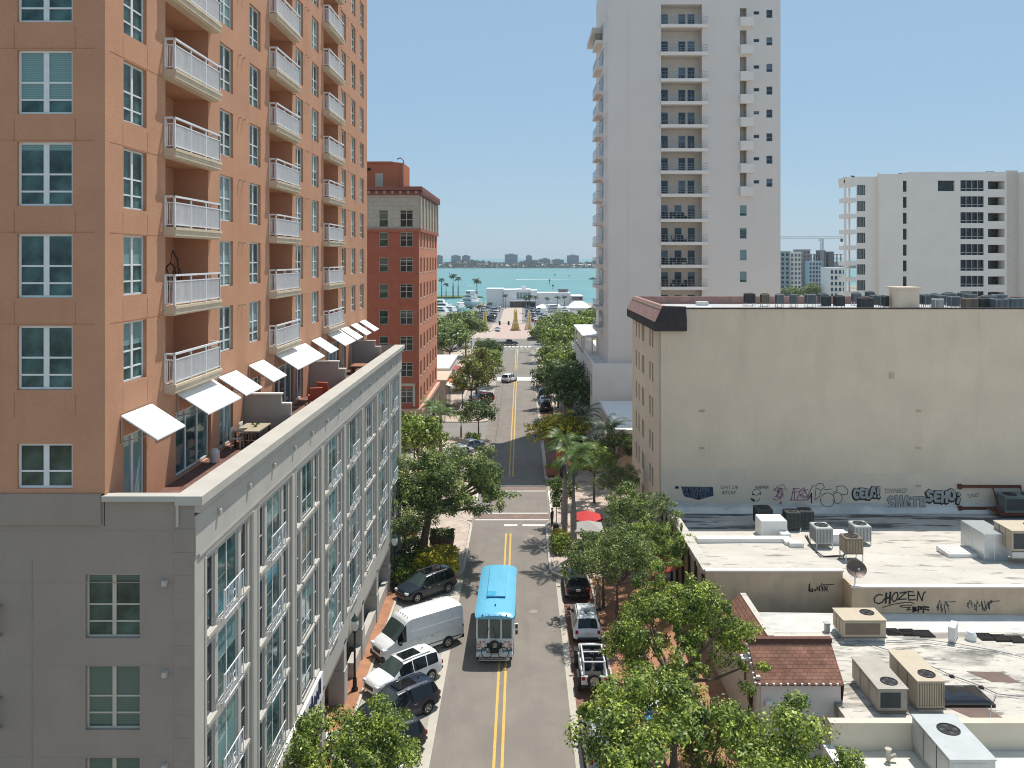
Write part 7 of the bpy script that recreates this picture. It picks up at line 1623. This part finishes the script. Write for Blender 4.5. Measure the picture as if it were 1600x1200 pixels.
umbrella('grey square parasol by the royal palm trunks', (5.75, 71.2, .13), 1.75, 2.8, 'canvas_grey'); umbrella('red parasol behind the grey square one', (5.9, 74.4, .13), 1.5, 2.7, 'canvas_red', False); umbrella('small orange red parasol under the olive green oak', (10.1, 69.5, .13), .8, 3.4, 'canvas_red', False)
def awn(label, x0, x1, y0, y1, zh, zl, mtl, side=1):
    m = MB(); hi, lo = (x1, x0) if side > 0 else (x0, x1)
    m.prism_axis([(hi, zh), (lo, zl), (lo, zl - .3), (lo + .03 * side, zl - .3), (lo + .04 * side, zl - .05), (hi, zh - .05)], y0, y1, 'y'); return tag(m.build('awning', mtl), label, 'awning')
plain('canvas_brickred', (.34, .06, .04), .85); plain('canvas_maroon', (.3, .07, .07), .8)
awn('brick red awning on the ribbed tan wall under the trees', 9.6, 11.72, 60.5, 64.6, 3.0, 2.3, 'canvas_brickred')
def simple_shop(label, x0, x1, y0, y1, h, wm, rm):
    t = thing('shop_building', label, 'building', ((x0 + x1) / 2, y0, 0)); MB().box(x0, y0, 0, x1, y1, h).build('wall', wm, t, (0, 0, 0), 0, 0, True); MB().box(x0 - .15, y0 - .15, h, x1 + .15, y1 + .15, h + .35).box(x0 + .3, y0 + .3, h + .35, x1 - .3, y1 - .3, h + .36).build('roof', rm, t, (0, 0, 0), 0, 0, True)
    w_ = MB(); k = y0 + 1
    while k < y1 - 3: w_.box(x1, k, .4, x1 + .05, k + 2.2, 2.9); k += 3.4
    w_.build('shop_window', 'black_glass', t, (0, 0, 0), 0, 0, True); return t
simple_shop('low cream shop with orange awning beyond the brick building', -24, -12.3, 136, 147, 5.2, 'stone_cream', 'trim_beige'); simple_shop('low white roofed shop behind the orange awning shop', -25, -12.9, 147.5, 168, 5.6, 'white_wall', 'hvac_white'); simple_shop('tan hipped shop wing in front of the left oaks', -26, -17.5, 188, 205, 6.5, 'rib_tan', 'trim_beige'); 
awn('bright orange awning of the cream shop', -12.3, -9.6, 140, 145.5, 4.6, 3.4, 'canvas_orange', -1); awn('maroon awning further along the left shops', -12.9, -9.9, 156, 163, 4.6, 3.7, 'canvas_maroon', -1); awn('white awning next to the bright orange one', -12.3, -10.4, 135.9, 139.5, 4.8, 4.2, 'hvac_white', -1)
# cafe tables under the bright tree
plain('cloth_white', (.72, .73, .76), .8)
def cafe_table(label, loc, mtl='cloth_white', r=.42):
    t = thing('cafe_table', label, 'table', loc, 0, 'cafe tables under the bright trees'); MB().lathe([(r * .95, .45), (r, .73), (r * .98, .75), (.01, .752)], 16).build('tablecloth', mtl, t); MB().lathe([(.2, 0), (.04, .05), (.04, .46)], 10).build('leg', 'black_metal', t)
CT = [('white clothed cafe table nearest the open top car', 6.55, 47.5), ('white clothed cafe table behind the blue chairs', 7.2, 46.0), ('white clothed cafe table by the silver car', 6.6, 43.6), ('white clothed cafe table close to the passage railing', 8.3, 48.2)]
for lab, x, y in CT: cafe_table(lab, (x, y, .14), r=.55)
for k, (x, y, lab) in enumerate(((7.0, 45.2, 'bright blue cafe chair in front of the white tables'), (7.95, 45.4, 'bright blue cafe chair furthest from the road'), (7.6, 44.0, 'bright blue cafe chair nearest the bottom tree'))): chair('cafe_chair', lab, 'chair_blue', (x, y, .14), R(60 * k), 'blue cafe chairs')
chair('cafe_chair', 'white cafe chair beneath the grey parasol', 'chair_white', (5.2, 69.8, .13), R(30), 'white cafe chairs'); chair('cafe_chair', 'white cafe chair beside the dark red planter', 'chair_white', (4.9, 72.4, .13), R(130), 'white cafe chairs'); cafe_table('dark cafe table under the grey parasol', (5.9, 70.4, .13), 'black_metal', .5)
for k, (x, y) in enumerate(((7.0, 48.6), (7.9, 47.2))):
    m = thing('scooter', ('dark parked scooter by the front cafe table', 'dark parked scooter further under the bright tree')[k], 'motorcycle', (x + .5, y + 2.5, .14), R(75), 'scooters by the cafe')
    for s in (-.6, .6): MB().torus((s, 0, .27), .2, .07, 'y', 16, 6).build('wheel', 'tyre', m)
    MB().prism_axis([(-.75, .45), (-.7, .75), (-.1, .78), (.0, .35), (.35, .35), (.5, .95), (.58, .95), (.55, .25), (-.2, .25)], -.14, .14, 'y').build('body', 'steel_grey', m); MB().bbox(-.72, -.15, .78, -.08, .15, .86, .03).build('saddle', 'trim_black', m); MB().tube([(.48, -.3, 1.05), (.5, 0, .98), (.48, .3, 1.05)], .02, 6).build('handlebar', 'black_metal', m)
tag(MB().lathe([(.24, 0), (.27, .1), (.27, .85), (.2, .98), (.05, 1.02)], 14).build('litter_bin', 'black_metal', None, (3.2, 76.3, .13)), 'black litter bin at the right kerb by the crosswalk', 'bin'); tag(MB().box(-.7, -.22, .38, .7, .22, .45).box(-.7, .2, .45, .7, .26, .85).box(-.65, -.2, 0, -.58, .2, .38).box(.58, -.2, 0, .65, .2, .38).build('bench', 'black_metal', None, (3.3, 74.6, .13), R(90)), 'black bench on the right kerb bulb', 'bench')
tag(MB().tube([(0, 0, 0), (0, 0, 2.6)], .04, 7).box(-.35, -.02, 2.1, .35, .02, 2.6).build('street_sign', 'black_metal', None, (3.3, 77.7, .13)), 'dark street sign on a pole at the right end of the crosswalk', 'sign')
tag(MB().lathe([(.32, 0), (.40, .7), (.45, .75), (.36, .75), (.33, .6)], 16).build('urn', 'hvac_white', None, (-9.7, 42.9, .14)), 'white round urn at the foot of an arcade column under the sign', 'urn')
# person
def person(label, loc, rz, shirt, trousers, skin, hat=None, hair=(.05, .03, .02), arm=0.):
    t = thing('person', label, 'person', loc, rz)
    J = [(0, 0, .95), (0, 0, 1.15), (0, 0, 1.38), (0, .01, 1.50), (0, .02, 1.58), (0, .03, 1.70)]; E = [(0, 1), (1, 2), (2, 3), (3, 4), (4, 5)]; Rd = [.16, .15, .17, .06, .085, .08]
    for s in (1, -1):
        k = len(J); J += [(s * .10, 0, .88), (s * .11, .03, .48), (s * .12, 0, .08), (s * .125, .16, .04)]; Rd += [.10, .065, .045, .04]; E += [(0, k), (k, k + 1), (k + 1, k + 2), (k + 2, k + 3)]
        k = len(J); J += [(s * .19, 0, 1.40), (s * .25, .02, 1.14), (s * (.24 - arm * .3), .08 + arm, .95 + arm), (s * (.23 - arm * .4), .12 + arm, .88 + arm)]; Rd += [.065, .048, .036, .034]; E += [(2, k), (k, k + 1), (k + 1, k + 2), (k + 2, k + 3)]
        w = k + 3
        for q in range(5): n = len(J); J.append((J[w][0] + (q - 2) * .016, J[w][1] + .03, J[w][2] - .07 - .012 * (q in (1, 2)) + (.03 if q == 4 else 0))); Rd.append(.009); E.append((w, n))
    me = bpy.data.meshes.new('body'); me.from_pydata(J, E, []); o = bpy.data.objects.new('body', me); C.objects.link(o)
    m = o.modifiers.new('skin', 'SKIN'); m.use_smooth_shade = True
    for i, r in enumerate(Rd): me.skin_vertices[0].data[i].radius = (r, r * (.75 if i < 3 else 1))
    me.skin_vertices[0].data[0].use_root = True; sb_ = o.modifiers.new('sub', 'SUBSURF'); sb_.levels = 1; sb_.render_levels = 1
    bpy.context.view_layer.update(); me2 = bpy.data.meshes.new_from_object(o.evaluated_get(bpy.context.evaluated_depsgraph_get())); bpy.data.objects.remove(o)
    me2.materials.clear()
    for mm in (skin, shirt, trousers, 'trim_black'): me2.materials.append(M[mm])
    for p_ in me2.polygons:
        c = p_.center; p_.material_index = 3 if c.z < .09 else 2 if c.z < .98 and abs(c.x) < .21 else 1 if c.z < 1.47 and (abs(c.x) < .21 or c.z > 1.12) else 0
    obj('body', me2, t)
    MB().lathe([(.095, 1.66), (.10, 1.74), (.07, 1.80), (.01, 1.82)], 12, (0, .02, 0)).build('hair', plain('hair_%d' % len(M), hair, .7).name, t, None, 0, 60)
    if hat: MB().lathe([(.22, 1.75), (.20, 1.765), (.11, 1.77), (.10, 1.86), (.01, 1.88)], 14, (0, .02, 0)).build('hat', hat, t, None, 0, 50)
    f = MB()
    for s in (1, -1): f.box(s * .03 - .01, .10, 1.685, s * .03 + .01, .113, 1.70)
    f.box(-.012, .1, 1.64, .012, .125, 1.675).box(-.025, .095, 1.61, .025, .112, 1.618); f.build('face_features', plain('feature', (.2, .1, .08), .6).name if 'feature' not in M else 'feature', t); return t
plain('skin_tone', (.45, .26, .18), .6); plain('shirt_khaki', (.42, .34, .24), .8); plain('trouser_tan', (.33, .25, .17), .8); plain('shirt_dark', (.03, .03, .04), .8); plain('trouser_dark', (.04, .045, .06), .8)
person('person in khaki shirt and sun hat behind the white SUV', (5.65, 60.9, .12), R(150), 'shirt_khaki', 'trouser_tan', 'skin_tone', plain('hat_straw', (.55, .45, .3), .8).name, arm=.1)
person('person in dark clothes standing at the right end of the crosswalk', (2.95, 78.5, .13), R(60), 'shirt_dark', 'trouser_dark', 'skin_tone')
# meters / small posts
tag(MB().tube([(0, 0, 0), (0, 0, 1.1)], .03, 6).lathe([(.07, 1.1), (.08, 1.3), (.03, 1.38)], 8).build('parking_meter', 'steel_grey', None, (5.75, 60.0, .14)), 'grey parking meter post between the white and black SUV', 'parking meter')
# ================================================================ WATERFRONT AND FAR SHORE
YM = 432.
Xm = lambda u, Y=YM: (u - U0) * Y / FPX
Zm = lambda v, Y=YM: CAM_H - (v - V0) * Y / FPX
mh_ = thing('marina_building', 'white boxy marina restaurant with a blue glass front at the end of the street', 'building', (Xm(800), YM, 0))
w = MB(); w.box(Xm(760), YM, 0, Xm(786.5), YM + 14, Zm(451)); w.box(Xm(787), YM - 2, 0, Xm(807), YM + 14, Zm(452.5)); w.box(Xm(807), YM - 1, 0, Xm(829), YM + 14, Zm(452)); w.box(Xm(829.2), YM - 2, 0, Xm(839), YM + 14, Zm(453.5)); w.box(Xm(839.2), YM + 2, 0, Xm(892), YM + 16, Zm(458)); w.box(Xm(892.2), YM - 1, 0, Xm(911), YM + 14, Zm(462)); w.box(Xm(815), YM + 3, Zm(453), Xm(822), YM + 6, Zm(447.5))
w.build('wall', 'hvac_white', mh_, (0, 0, 0), 0, 0, True)
MB().box(Xm(807.5), YM - 1.15, Zm(466), Xm(828.5), YM - 1.005, Zm(457)).build('glass_front', 'glass_teal', mh_, (0, 0, 0), 0, 0, True)
mm_ = MB()
for u in (812, 816, 820, 824.5): mm_.box(Xm(u) - .1, YM - 1.25, Zm(466), Xm(u) + .1, YM - 1.16, Zm(457))
mm_.box(Xm(795), YM - 5, Zm(470), Xm(838), YM - 1.3, Zm(468.5)); mm_.build('mullion', 'hvac_white', mh_, (0, 0, 0), 0, 0, True)
MB().box(Xm(797), YM - 2.1, 0, Xm(836), YM - 2.01, Zm(471)).build('opening_shade_panel', 'black_glass', mh_, (0, 0, 0), 0, 0, True); MB().box(Xm(893), YM - 1.1, Zm(469), Xm(910), YM - 1.01, Zm(464)).build('opening_shade_panel', 'black_glass', mh_, (0, 0, 0), 0, 0, True)  # flat black sheets stand in for the shade inside the openings
for k, (u0, u1, v0, v1, Y, lab) in enumerate(((836, 860, 478.5, 484, 400, 'white marquee tent nearest the marina entrance'), (866, 880, 478.5, 484, 400, 'white marquee tent in the middle of the row'), (880, 932, 480, 484, 405, 'long low white marquee at the right end'))):
    t = thing('marquee_tent', lab, 'tent', ((u0 + u1) / 2 * 0 + Xm((u0 + u1) / 2, Y), Y, 0)); h = Zm(v1, Y); wd = (u1 - u0) * Y / FPX / 2; MB().box(-wd, 0, h, wd, 7, h + .9).rings([[(-wd, 0, h + .9), (wd, 0, h + .9), (wd, 7, h + .9), (-wd, 7, h + .9)], [(-wd * .1, 3.3, h + 2.6), (wd * .1, 3.3, h + 2.6), (wd * .1, 3.7, h + 2.6), (-wd * .1, 3.7, h + 2.6)]]).build('canopy', 'awning_white', t)
    ps = MB()
    for x in np.linspace(-wd + .1, wd - .1, 4): ps.box(x - .1, 0, 0, x + .1, .2, h)
    ps.build('post', 'hvac_white', t)
t = thing('dome_tent', 'large white dome tent at the right of the marina', 'tent', (Xm(904, 412), 412, 0)); dm = MB(); rg_ = 5.2
dm.rings([[(rg_ * math.cos(R(a)) * math.cos(R(b_)), rg_ * math.cos(R(a)) * math.sin(R(b_)), 1 + 3.2 * math.sin(R(a))) for b_ in range(0, 360, 20)] for a in range(0, 90, 15)], True); dm.build('canopy', 'awning_white', t, None, 0, 50); MB().lathe([(5.3, 0), (5.3, 1)], 18).build('base', 'hvac_white', t)
t = thing('roof_pavilion', 'dark roofed rooftop pavilion on the marina restaurant', 'pavilion', (Xm(880, 440), 440, Zm(458) + .02)); MB().box(-2.8, 0, 1.2, 2.8, 4, 1.6).build('roof', 'planter_brown', t); MB().box(-2.6, .1, 0, -2.4, .3, 1.2).box(2.4, .1, 0, 2.6, .3, 1.2).box(-2.5, 3, 0, 2.5, 3.2, 1.2).build('post', 'steel_grey', t)
# golden obelisk frames at the street end
plain('gold_frame', (.72, .55, .18), .5); plain('gold_pale', (.78, .68, .38), .55)
for k, (x, y, h, s, mt, lab) in enumerate(((-12.7, 293, 7.6, 1., 'gold_frame', 'golden obelisk left of the street axis'), (-1.9, 293, 8.0, 1.05, 'gold_frame', 'golden obelisk right of the street axis'), (-17.3, 297, 7.0, .85, 'gold_pale', 'pale golden obelisk furthest left'), (2.8, 297, 7.0, .8, 'gold_pale', 'pale golden obelisk furthest right'))):
    t = thing('obelisk_sculpture', lab, 'sculpture', (x, y, .1), R(8 * k), 'golden obelisks at the street end')
    c = MB(); 
    prof = [(1.15, 0), (.95, 1.2), (.62, 3.0), (.42, 4.2), (.40, h * .82), (.05, h)]
    for sx, sy in ((-1, -1), (1, -1), (1, 1), (-1, 1)): c.tube([(sx * r * s, sy * r * s, z) for r, z in prof], [.26, .22, .2, .18, .16, .05], 6)
    for z, r in ((1.3, .95), (3.0, .64), (4.3, .44), (h * .8, .42)): c.box(-r * s, -r * s, z, r * s, r * s, z + .18)
    c.build('frame', mt, t); MB().rings([[(sx * r * s, sy * r * s, z) for sx, sy in ((-1, -1), (1, -1), (1, 1), (-1, 1))] for r, z in ((.8, .0), (.5, 2.6), (.3, 4.1), (.28, h * .8))]).build('core', plain('gold_core', (.60, .42, .12), .6).name if 'gold_core' not in M else 'gold_core', t)
    if k < 2: MB().box(-1.6, -1.6, -.05, 1.6, 1.6, .25).build('plinth', 'planter_terracotta', t)
MB_ = MB(); tsig = thing('traffic_signal', 'traffic signal mast arm with two black heads across the far street', 'traffic light', (4.4, 266, .1))
MB().lathe([(.18, 0), (.1, .4), (.09, 6.2)], 10).tube([(0, 0, 4.4), (-6, 0, 4.6), (-20.5, 0, 4.5)], [.12, .09, .06], 8).build('mast', 'galvanised', tsig)
for x in (-11.2, -8.35): h_ = MB().bbox(x - .3, -.2, 3.9, x + .3, .15, 5.2, .04).build('signal_head', 'black_metal', tsig)
# yachts
def yacht(label, loc, rz, s, decks=2):
    t = thing('motor_yacht', label, 'boat', loc, rz, 'boats in the marina'); t.scale = (s, s, s)
    h = MB(); st = [(-6, 1.9, .2), (-3, 2.1, .1), (1, 2.1, .05), (4, 1.5, .15), (6, .6, .35), (6.9, .08, .55)]
    h.rings([[(x, -w_ * .55, .0), (x, w_ * .55, 0), (x, w_, 1.3 + e), (x, -w_, 1.3 + e)] for x, w_, e in st]); h.build('hull', 'hvac_white', t)
    c = MB()
    for k in range(decks): c.rings([[(x, -w_, z), (x, w_, z), (x, w_ * .9, z + 1.0), (x, -w_ * .9, z + 1.0)] for x, w_, z in ((-4.5 + k * .8, 1.7 - k * .25, 1.32 + k * 1.25), (2.8 - k * 1.2, 1.55 - k * .3, 1.32 + k * 1.25))]); c.box(-5 + k * .8, -1.9 + k * .25, 2.33 + k * 1.25, 2.6 - k * 1.2, 1.9 - k * .25, 2.5 + k * 1.25)
    c.build('cabin', 'awning_white', t); g_ = MB()
    for k in range(decks): g_.box(-4.2 + k * .8, -1.72 + k * .25, 1.7 + k * 1.25, 2.5 - k * 1.2, 1.72 - k * .25, 2.1 + k * 1.25)
    g_.build('window_band', 'black_glass', t); MB().tube([(-1, 0, 2.4 + decks * 1.2), (-1.2, 0, 3.8 + decks * 1.2)], .06, 5).tube([(-1.6, -.8, 3.0 + decks * 1.2), (-1.6, .8, 3.0 + decks * 1.2)], .08, 5).build('radar_mast', 'hvac_white', t); return t
yacht('large white three deck yacht behind the car park palms', (Xm(738, 470), 470, -1.6), R(-65), 1.7, 3)
for k, (u, Y, s, lab) in enumerate(((720, 430, 1.05, 'white yacht with dark window band left of the large yacht'), (707, 405, .9, 'white motor boat behind the left oaks'), (691, 400, 1., 'white motor boat beside the brick building edge'), (688, 440, 1.3, 'tall white yacht cut by the brick building edge'), (700, 452, .7, 'small boat in front of the grass island'), (865, 392, 1.0, 'white yacht in front of the white marquees'), (880, 380, .9, 'small yacht right of the marquee yacht'), (850, 378, .8, 'white boat behind the right palms'))):
    yacht(lab, (Xm(u, Y), Y, -1.55 if u < 800 else -.2), R(-80 + 23 * k), s, 1 if s < .8 else 2)
# speed boat, wake, channel markers
t = thing('speed_boat', 'tiny speed boat pulling a white wake across the bay', 'boat', ((925 - U0) * 1050 / FPX, 1050, -1.6), R(5)); MB().rings([[(x, -w_, 0), (x, w_, 0), (x, w_ * 1.2, 1.2), (x, -w_ * 1.2, 1.2)] for x, w_ in ((-4, 1.3), (2, 1.2), (5, .1))]).build('hull', 'planter_brown', t); MB().box(-1, -1, 1.2, 2, 1, 2.4).build('cabin', 'black_glass', t)
wk = MB(); wx = (924 - U0) * 1050 / FPX; wk.face([(wx, 1050.5, -1.55), (wx, 1049.5, -1.55), (wx - 95, 1042, -1.55), (wx - 95, 1058, -1.55)]); tag(wk.build('boat_wake', 'paint_white'), 'white foam wake trailing the speed boat', 'wake')
for k, (u, v, h) in enumerate(((702, 430, 3), (867, 433, 4.5), (889, 433, 2.5), (858.5, 444, 5), (864, 452, 4))):
    p = at(u, v, -1.6); m = MB().tube([(0, 0, 0), (0, 0, h)], .25, 6).box(-.8, -.1, h * .7, .8, .1, h).build('channel_marker', 'planter_brown', None, p); tag(m, 'dark channel marker post in the bay, %s from the left' % NUMW[k], 'marker post', 'channel markers in the bay')
tag(MB().tube([(0, 0, 0), (0, 0, 7)], .12, 6).build('mooring_pile', 'bark', None, (Xm(756, 425), 425, -1.6)), 'tall mooring pile left of the marina restaurant', 'pile')
# far shore: tree belt (uncountable), houses and towers one by one
rg = np.random.default_rng(77); n = 20000
Xs = rg.uniform(-900, 900, n); d = rg.uniform(0, 1, n); Yy = 2188 + d * 500; hh_ = 5 + 9 * (.5 + .5 * np.sin(Xs * .021 + 2 * np.sin(Xs * .006))) + 4 * rg.uniform(-1, 1, n); Zz = np.maximum(1, hh_ * rg.uniform(.25, 1.0, n))
P = np.stack([Xs, Yy, Zz], 1); N = rg.normal(size=(n, 3)) * .6 + np.array([0, -.5, .8]); me = quads_mesh('far_wood', leaf_quads(P, N, 11., rg, .8), 'leaf_far'); o = obj('far_wood', me); tag(o, 'distant belt of trees along the far shore of the bay', 'trees', None, 'stuff')
plain('far_glass', (.10, .14, .19), .3); mat('far_wall', (.22, .245, .275), .8, var=.05); mat('far_roof', (.34, .2, .14), .9); mat('far_white', (.66, .64, .6), .9)
TW = [(686, 10, 399.5, 'leftmost grey tower on the far shore'), (712, 14, 399.5, 'pale tower, left of the pair on the far shore'), (728, 12, 399.5, 'pale tower, right of the pair on the far shore'), (798.7, 20, 397.5, 'wide dark tower in the middle of the far shore'), (826.5, 9.5, 399.5, 'narrow tower right of the wide dark one'), (852, 15, 404.2, 'low block right of the narrow tower on the far shore'), (872, 18, 405.6, 'lowest long block on the far shore'), (895.5, 18, 399, 'dark tower nearest the white tower on the far shore')]
for u, w_, v, lab in TW:
    Y = 2260.; t = thing('far_tower', lab, 'building', ((u - U0) * Y / FPX, Y, 0)); hw = w_ * Y / FPX / 2; h = CAM_H - (v - V0) * Y / FPX
    MB().box(-hw, 0, -.1, hw, 25, h).box(-hw * .5, 3, h, hw * .4, 15, h + 2.2).build('wall', 'far_wall', t); b_ = MB(); z = 4.
    while z < h - 2.5: b_.box(-hw * .95, -.4, z, hw * .95, -.02, z + 1.9); z += 3.4
    b_.build('window_band', 'far_glass', t)
rr = random.Random(9)
for k, (u, w_, red) in enumerate(((690, 11, 0), (703, 6, 1), (735, 11, 1), (757, 15, 0), (772, 10, 1), (783, 7, 1), (805, 8, 1), (820, 6, 1), (834, 9, 0), (845, 16, 0), (862, 10, 1), (878, 9, 1), (902, 20, 0), (920, 14, 0), (746, 6, 1), (792, 6, 0))):
    Y = 2212. + (k % 3) * 9; hw = w_ * Y / FPX / 2; t = thing('far_house', '%s roofed house on the far shore, %s from the left' % ('red' if red else 'white', NUMW[sorted([690, 703, 735, 757, 772, 783, 805, 820, 834, 845, 862, 878, 902, 920, 746, 792]).index(u)]), 'house', ((u - U0) * Y / FPX, Y, 0), 0, 'houses on the far shore'); h = rr.uniform(4.5, 7)
    MB().box(-hw, 0, -.1, hw, 12, h).build('wall', 'far_white', t); MB().rings([[(-hw - 1, -1, h), (hw + 1, -1, h), (hw + 1, 13, h), (-hw - 1, 13, h)], [(-hw * .6, 5.5, h + 3), (hw * .6, 5.5, h + 3), (hw * .6, 6.5, h + 3), (-hw * .6, 6.5, h + 3)]]).build('roof', 'far_roof' if red else 'far_white', t); MB().box(-hw * .7, -.1, 1, hw * .7, -.01, 3.2).build('window_band', 'far_glass', t)
# ---------------------------------------------------------------- distant blocks and crane right of the white tower
def block(name, label, u0, u1, v, Y, wm, floors, bays, glass='glass_blue', dep=14, roofm=None):
    x0, x1 = Xm(u0, Y), Xm(u1, Y); h = Zm(v, Y); t = thing(name, label, 'building', ((x0 + x1) / 2, Y, 0)); hs = []; W_ = x1 - x0
    for i in range(bays):
        for k in range(floors):
            z = h - (k + 1) * 3.1 + .5; hs.append(((i + .18) * W_ / bays, z, (i + .82) * W_ / bays, z + 1.9, .5, 1))
    m = MB(); facade(m, (x0, Y, 0), (1, 0, 0), W_, h, hs, 0, 0, 1); m.face([(x0, Y, 0), (x0, Y + dep, 0), (x0, Y + dep, h), (x0, Y, h)]).face([(x1, Y, 0), (x1, Y + dep, 0), (x1, Y + dep, h), (x1, Y, h)]).face([(x0, Y, h), (x1, Y, h), (x1, Y + dep, h), (x0, Y + dep, h)]).face([(x0, Y + dep, 0), (x1, Y + dep, 0), (x1, Y + dep, h), (x0, Y + dep, h)])
    m.build('wall', [wm, glass], t, (0, 0, 0), 0, 0, True); MB().box(x0 - .4, Y - .5, h, x1 + .4, Y + dep, h + .7).build('roof', roofm or wm, t, (0, 0, 0), 0, 0, True); 
    b_ = MB()
    for k in range(floors): b_.box(x0, Y - .9, h - (k + 1) * 3.1 + .1, x1, Y - .01, h - (k + 1) * 3.1 + .35)
    b_.build('balcony', wm, t, (0, 0, 0), 0, 0, True); return t
mat('sage_wall', (.36, .43, .42), .85, var=.05); mat('raw_concrete', (.24, .235, .23), .9, var=.12); mat('dark_concrete', (.12, .12, .13), .9, var=.15); mat('mauve_wall', (.36, .29, .28), .9, var=.08)
block('condo_building', 'sage green condominium block at the white tower edge', 1212, 1234, 394, 560, 'sage_wall', 9, 3); block('condo_building', 'white end bay condominium next to the sage green block', 1235, 1252, 395, 565, 'offwhite_wall', 9, 3); block('condo_building', 'small white block in front of the building site', 1297, 1322, 420, 440, 'hvac_white', 5, 4, 'glass_blue'); block('condo_building', 'mauve concrete shell left of the crane', 1249, 1266, 391, 640, 'mauve_wall', 9, 3, 'dark_concrete'); block('condo_building', 'grey blue block below the building site slabs', 1264, 1284, 409, 630, 'blue_grey_wall', 7, 4, 'glass_dark')
Y = 660.; st = thing('unfinished_building', 'unfinished concrete frame building under the tower crane', 'building', (Xm(1290, Y), Y, 0)); fr = MB()
for k in range(10): z = Zm(397 + k * 6.2, Y); fr.box(Xm(1264, Y), Y, z - .35, Xm(1319, Y), Y + 16, z)
for u in range(1266, 1320, 6):
    for yy in (0, 15): fr.box(Xm(u, Y) - .4, Y + yy + .1, 0, Xm(u, Y) + .4, Y + yy + .8, Zm(397, Y) - .36)
fr.build('frame', 'raw_concrete', st, (0, 0, 0), 0, 0, True); MB().box(Xm(1281, Y), Y - 1, 0, Xm(1289, Y), Y + 9, Zm(391, Y)).box(Xm(1294, Y), Y - 1, 0, Xm(1302, Y), Y + 8, Zm(393, Y)).build('lift_core', 'dark_concrete', st, (0, 0, 0), 0, 0, True)
cr_ = thing('tower_crane', 'tower crane with long jib above the unfinished building', 'crane', (Xm(1284, 645), 645, 0)); zc = Zm(373, 645); m = MB()
for sx in (-.9, .9):
    for sy in (-.9, .9): m.box(sx - .15, sy - .15, 0, sx + .15, sy + .15, zc)
for k in range(22): z = zc - k * 2; m.tube([(-.9, -.9, z), (.9, -.9, z - 2)], .1, 4).tube([(.9, -.9, z), (-.9, -.9, z - 2)], .1, 4)
m.build('mast', 'steel_grey', cr_); jb = MB(); x0, x1 = Xm(1205, 645) - Xm(1284, 645), Xm(1318, 645) - Xm(1284, 645)
for zz in (0, 1.6): jb.box(x0, -.12, zc + zz, x1, .12, zc + zz + .22)
k = x0
while k < x1: jb.tube([(k, 0, zc), (k + 1.2, 0, zc + 1.7)], .08, 4).tube([(k + 1.2, 0, zc + 1.7), (k + 2.4, 0, zc)], .08, 4); k += 2.4
jb.build('jib', plain('crane_yellow', (.42, .42, .36), .5).name, cr_); MB().box(x1 - 2.2, -.8, zc - 2.4, x1 - .6, .8, zc).build('counterweight', 'dark_concrete', cr_); MB().box(-2.2, -1, zc - 1.8, -.9, 1, zc).build('cab', 'hvac_white', cr_)
for k, (u, Yt, s) in enumerate(((1240, 480, 1.3), (1258, 470, 1.5), (1268, 455, 1.6), (1278, 460, 1.4), (1288, 470, 1.3), (1228, 470, 1.2))): tree(('far_mix', 'far_olive', 'far_oak')[k % 3], 'distant tree below the building site, %s' % ('left of centre', 'second', 'yellowish in the middle', 'right of the middle one', 'rightmost', 'by the sage green block')[k], (Xm(u, Yt), Yt, 0), R(60 * k), s * .72, 'distant trees by the building site')
# ---------------------------------------------------------------- sea haze over the bay: one even closed box of air
m, n, l, b = node_mat('haze')
n.remove(b); pv_ = n.new('ShaderNodeVolumePrincipled'); pv_.inputs['Color'].default_value = (.80, .90, 1.0, 1); pv_.inputs['Density'].default_value = .00013; pv_.inputs['Anisotropy'].default_value = .2
l.new(pv_.outputs[0], n['Material Output'].inputs['Volume']); M['haze'] = m
hz = MB().box(-5000, -400, -6, 5000, 3600, 90).build('haze', 'haze'); tag(hz, 'pale even sea haze over the street and bay', 'haze', None, 'stuff')
SC.cycles.volume_bounces = 0
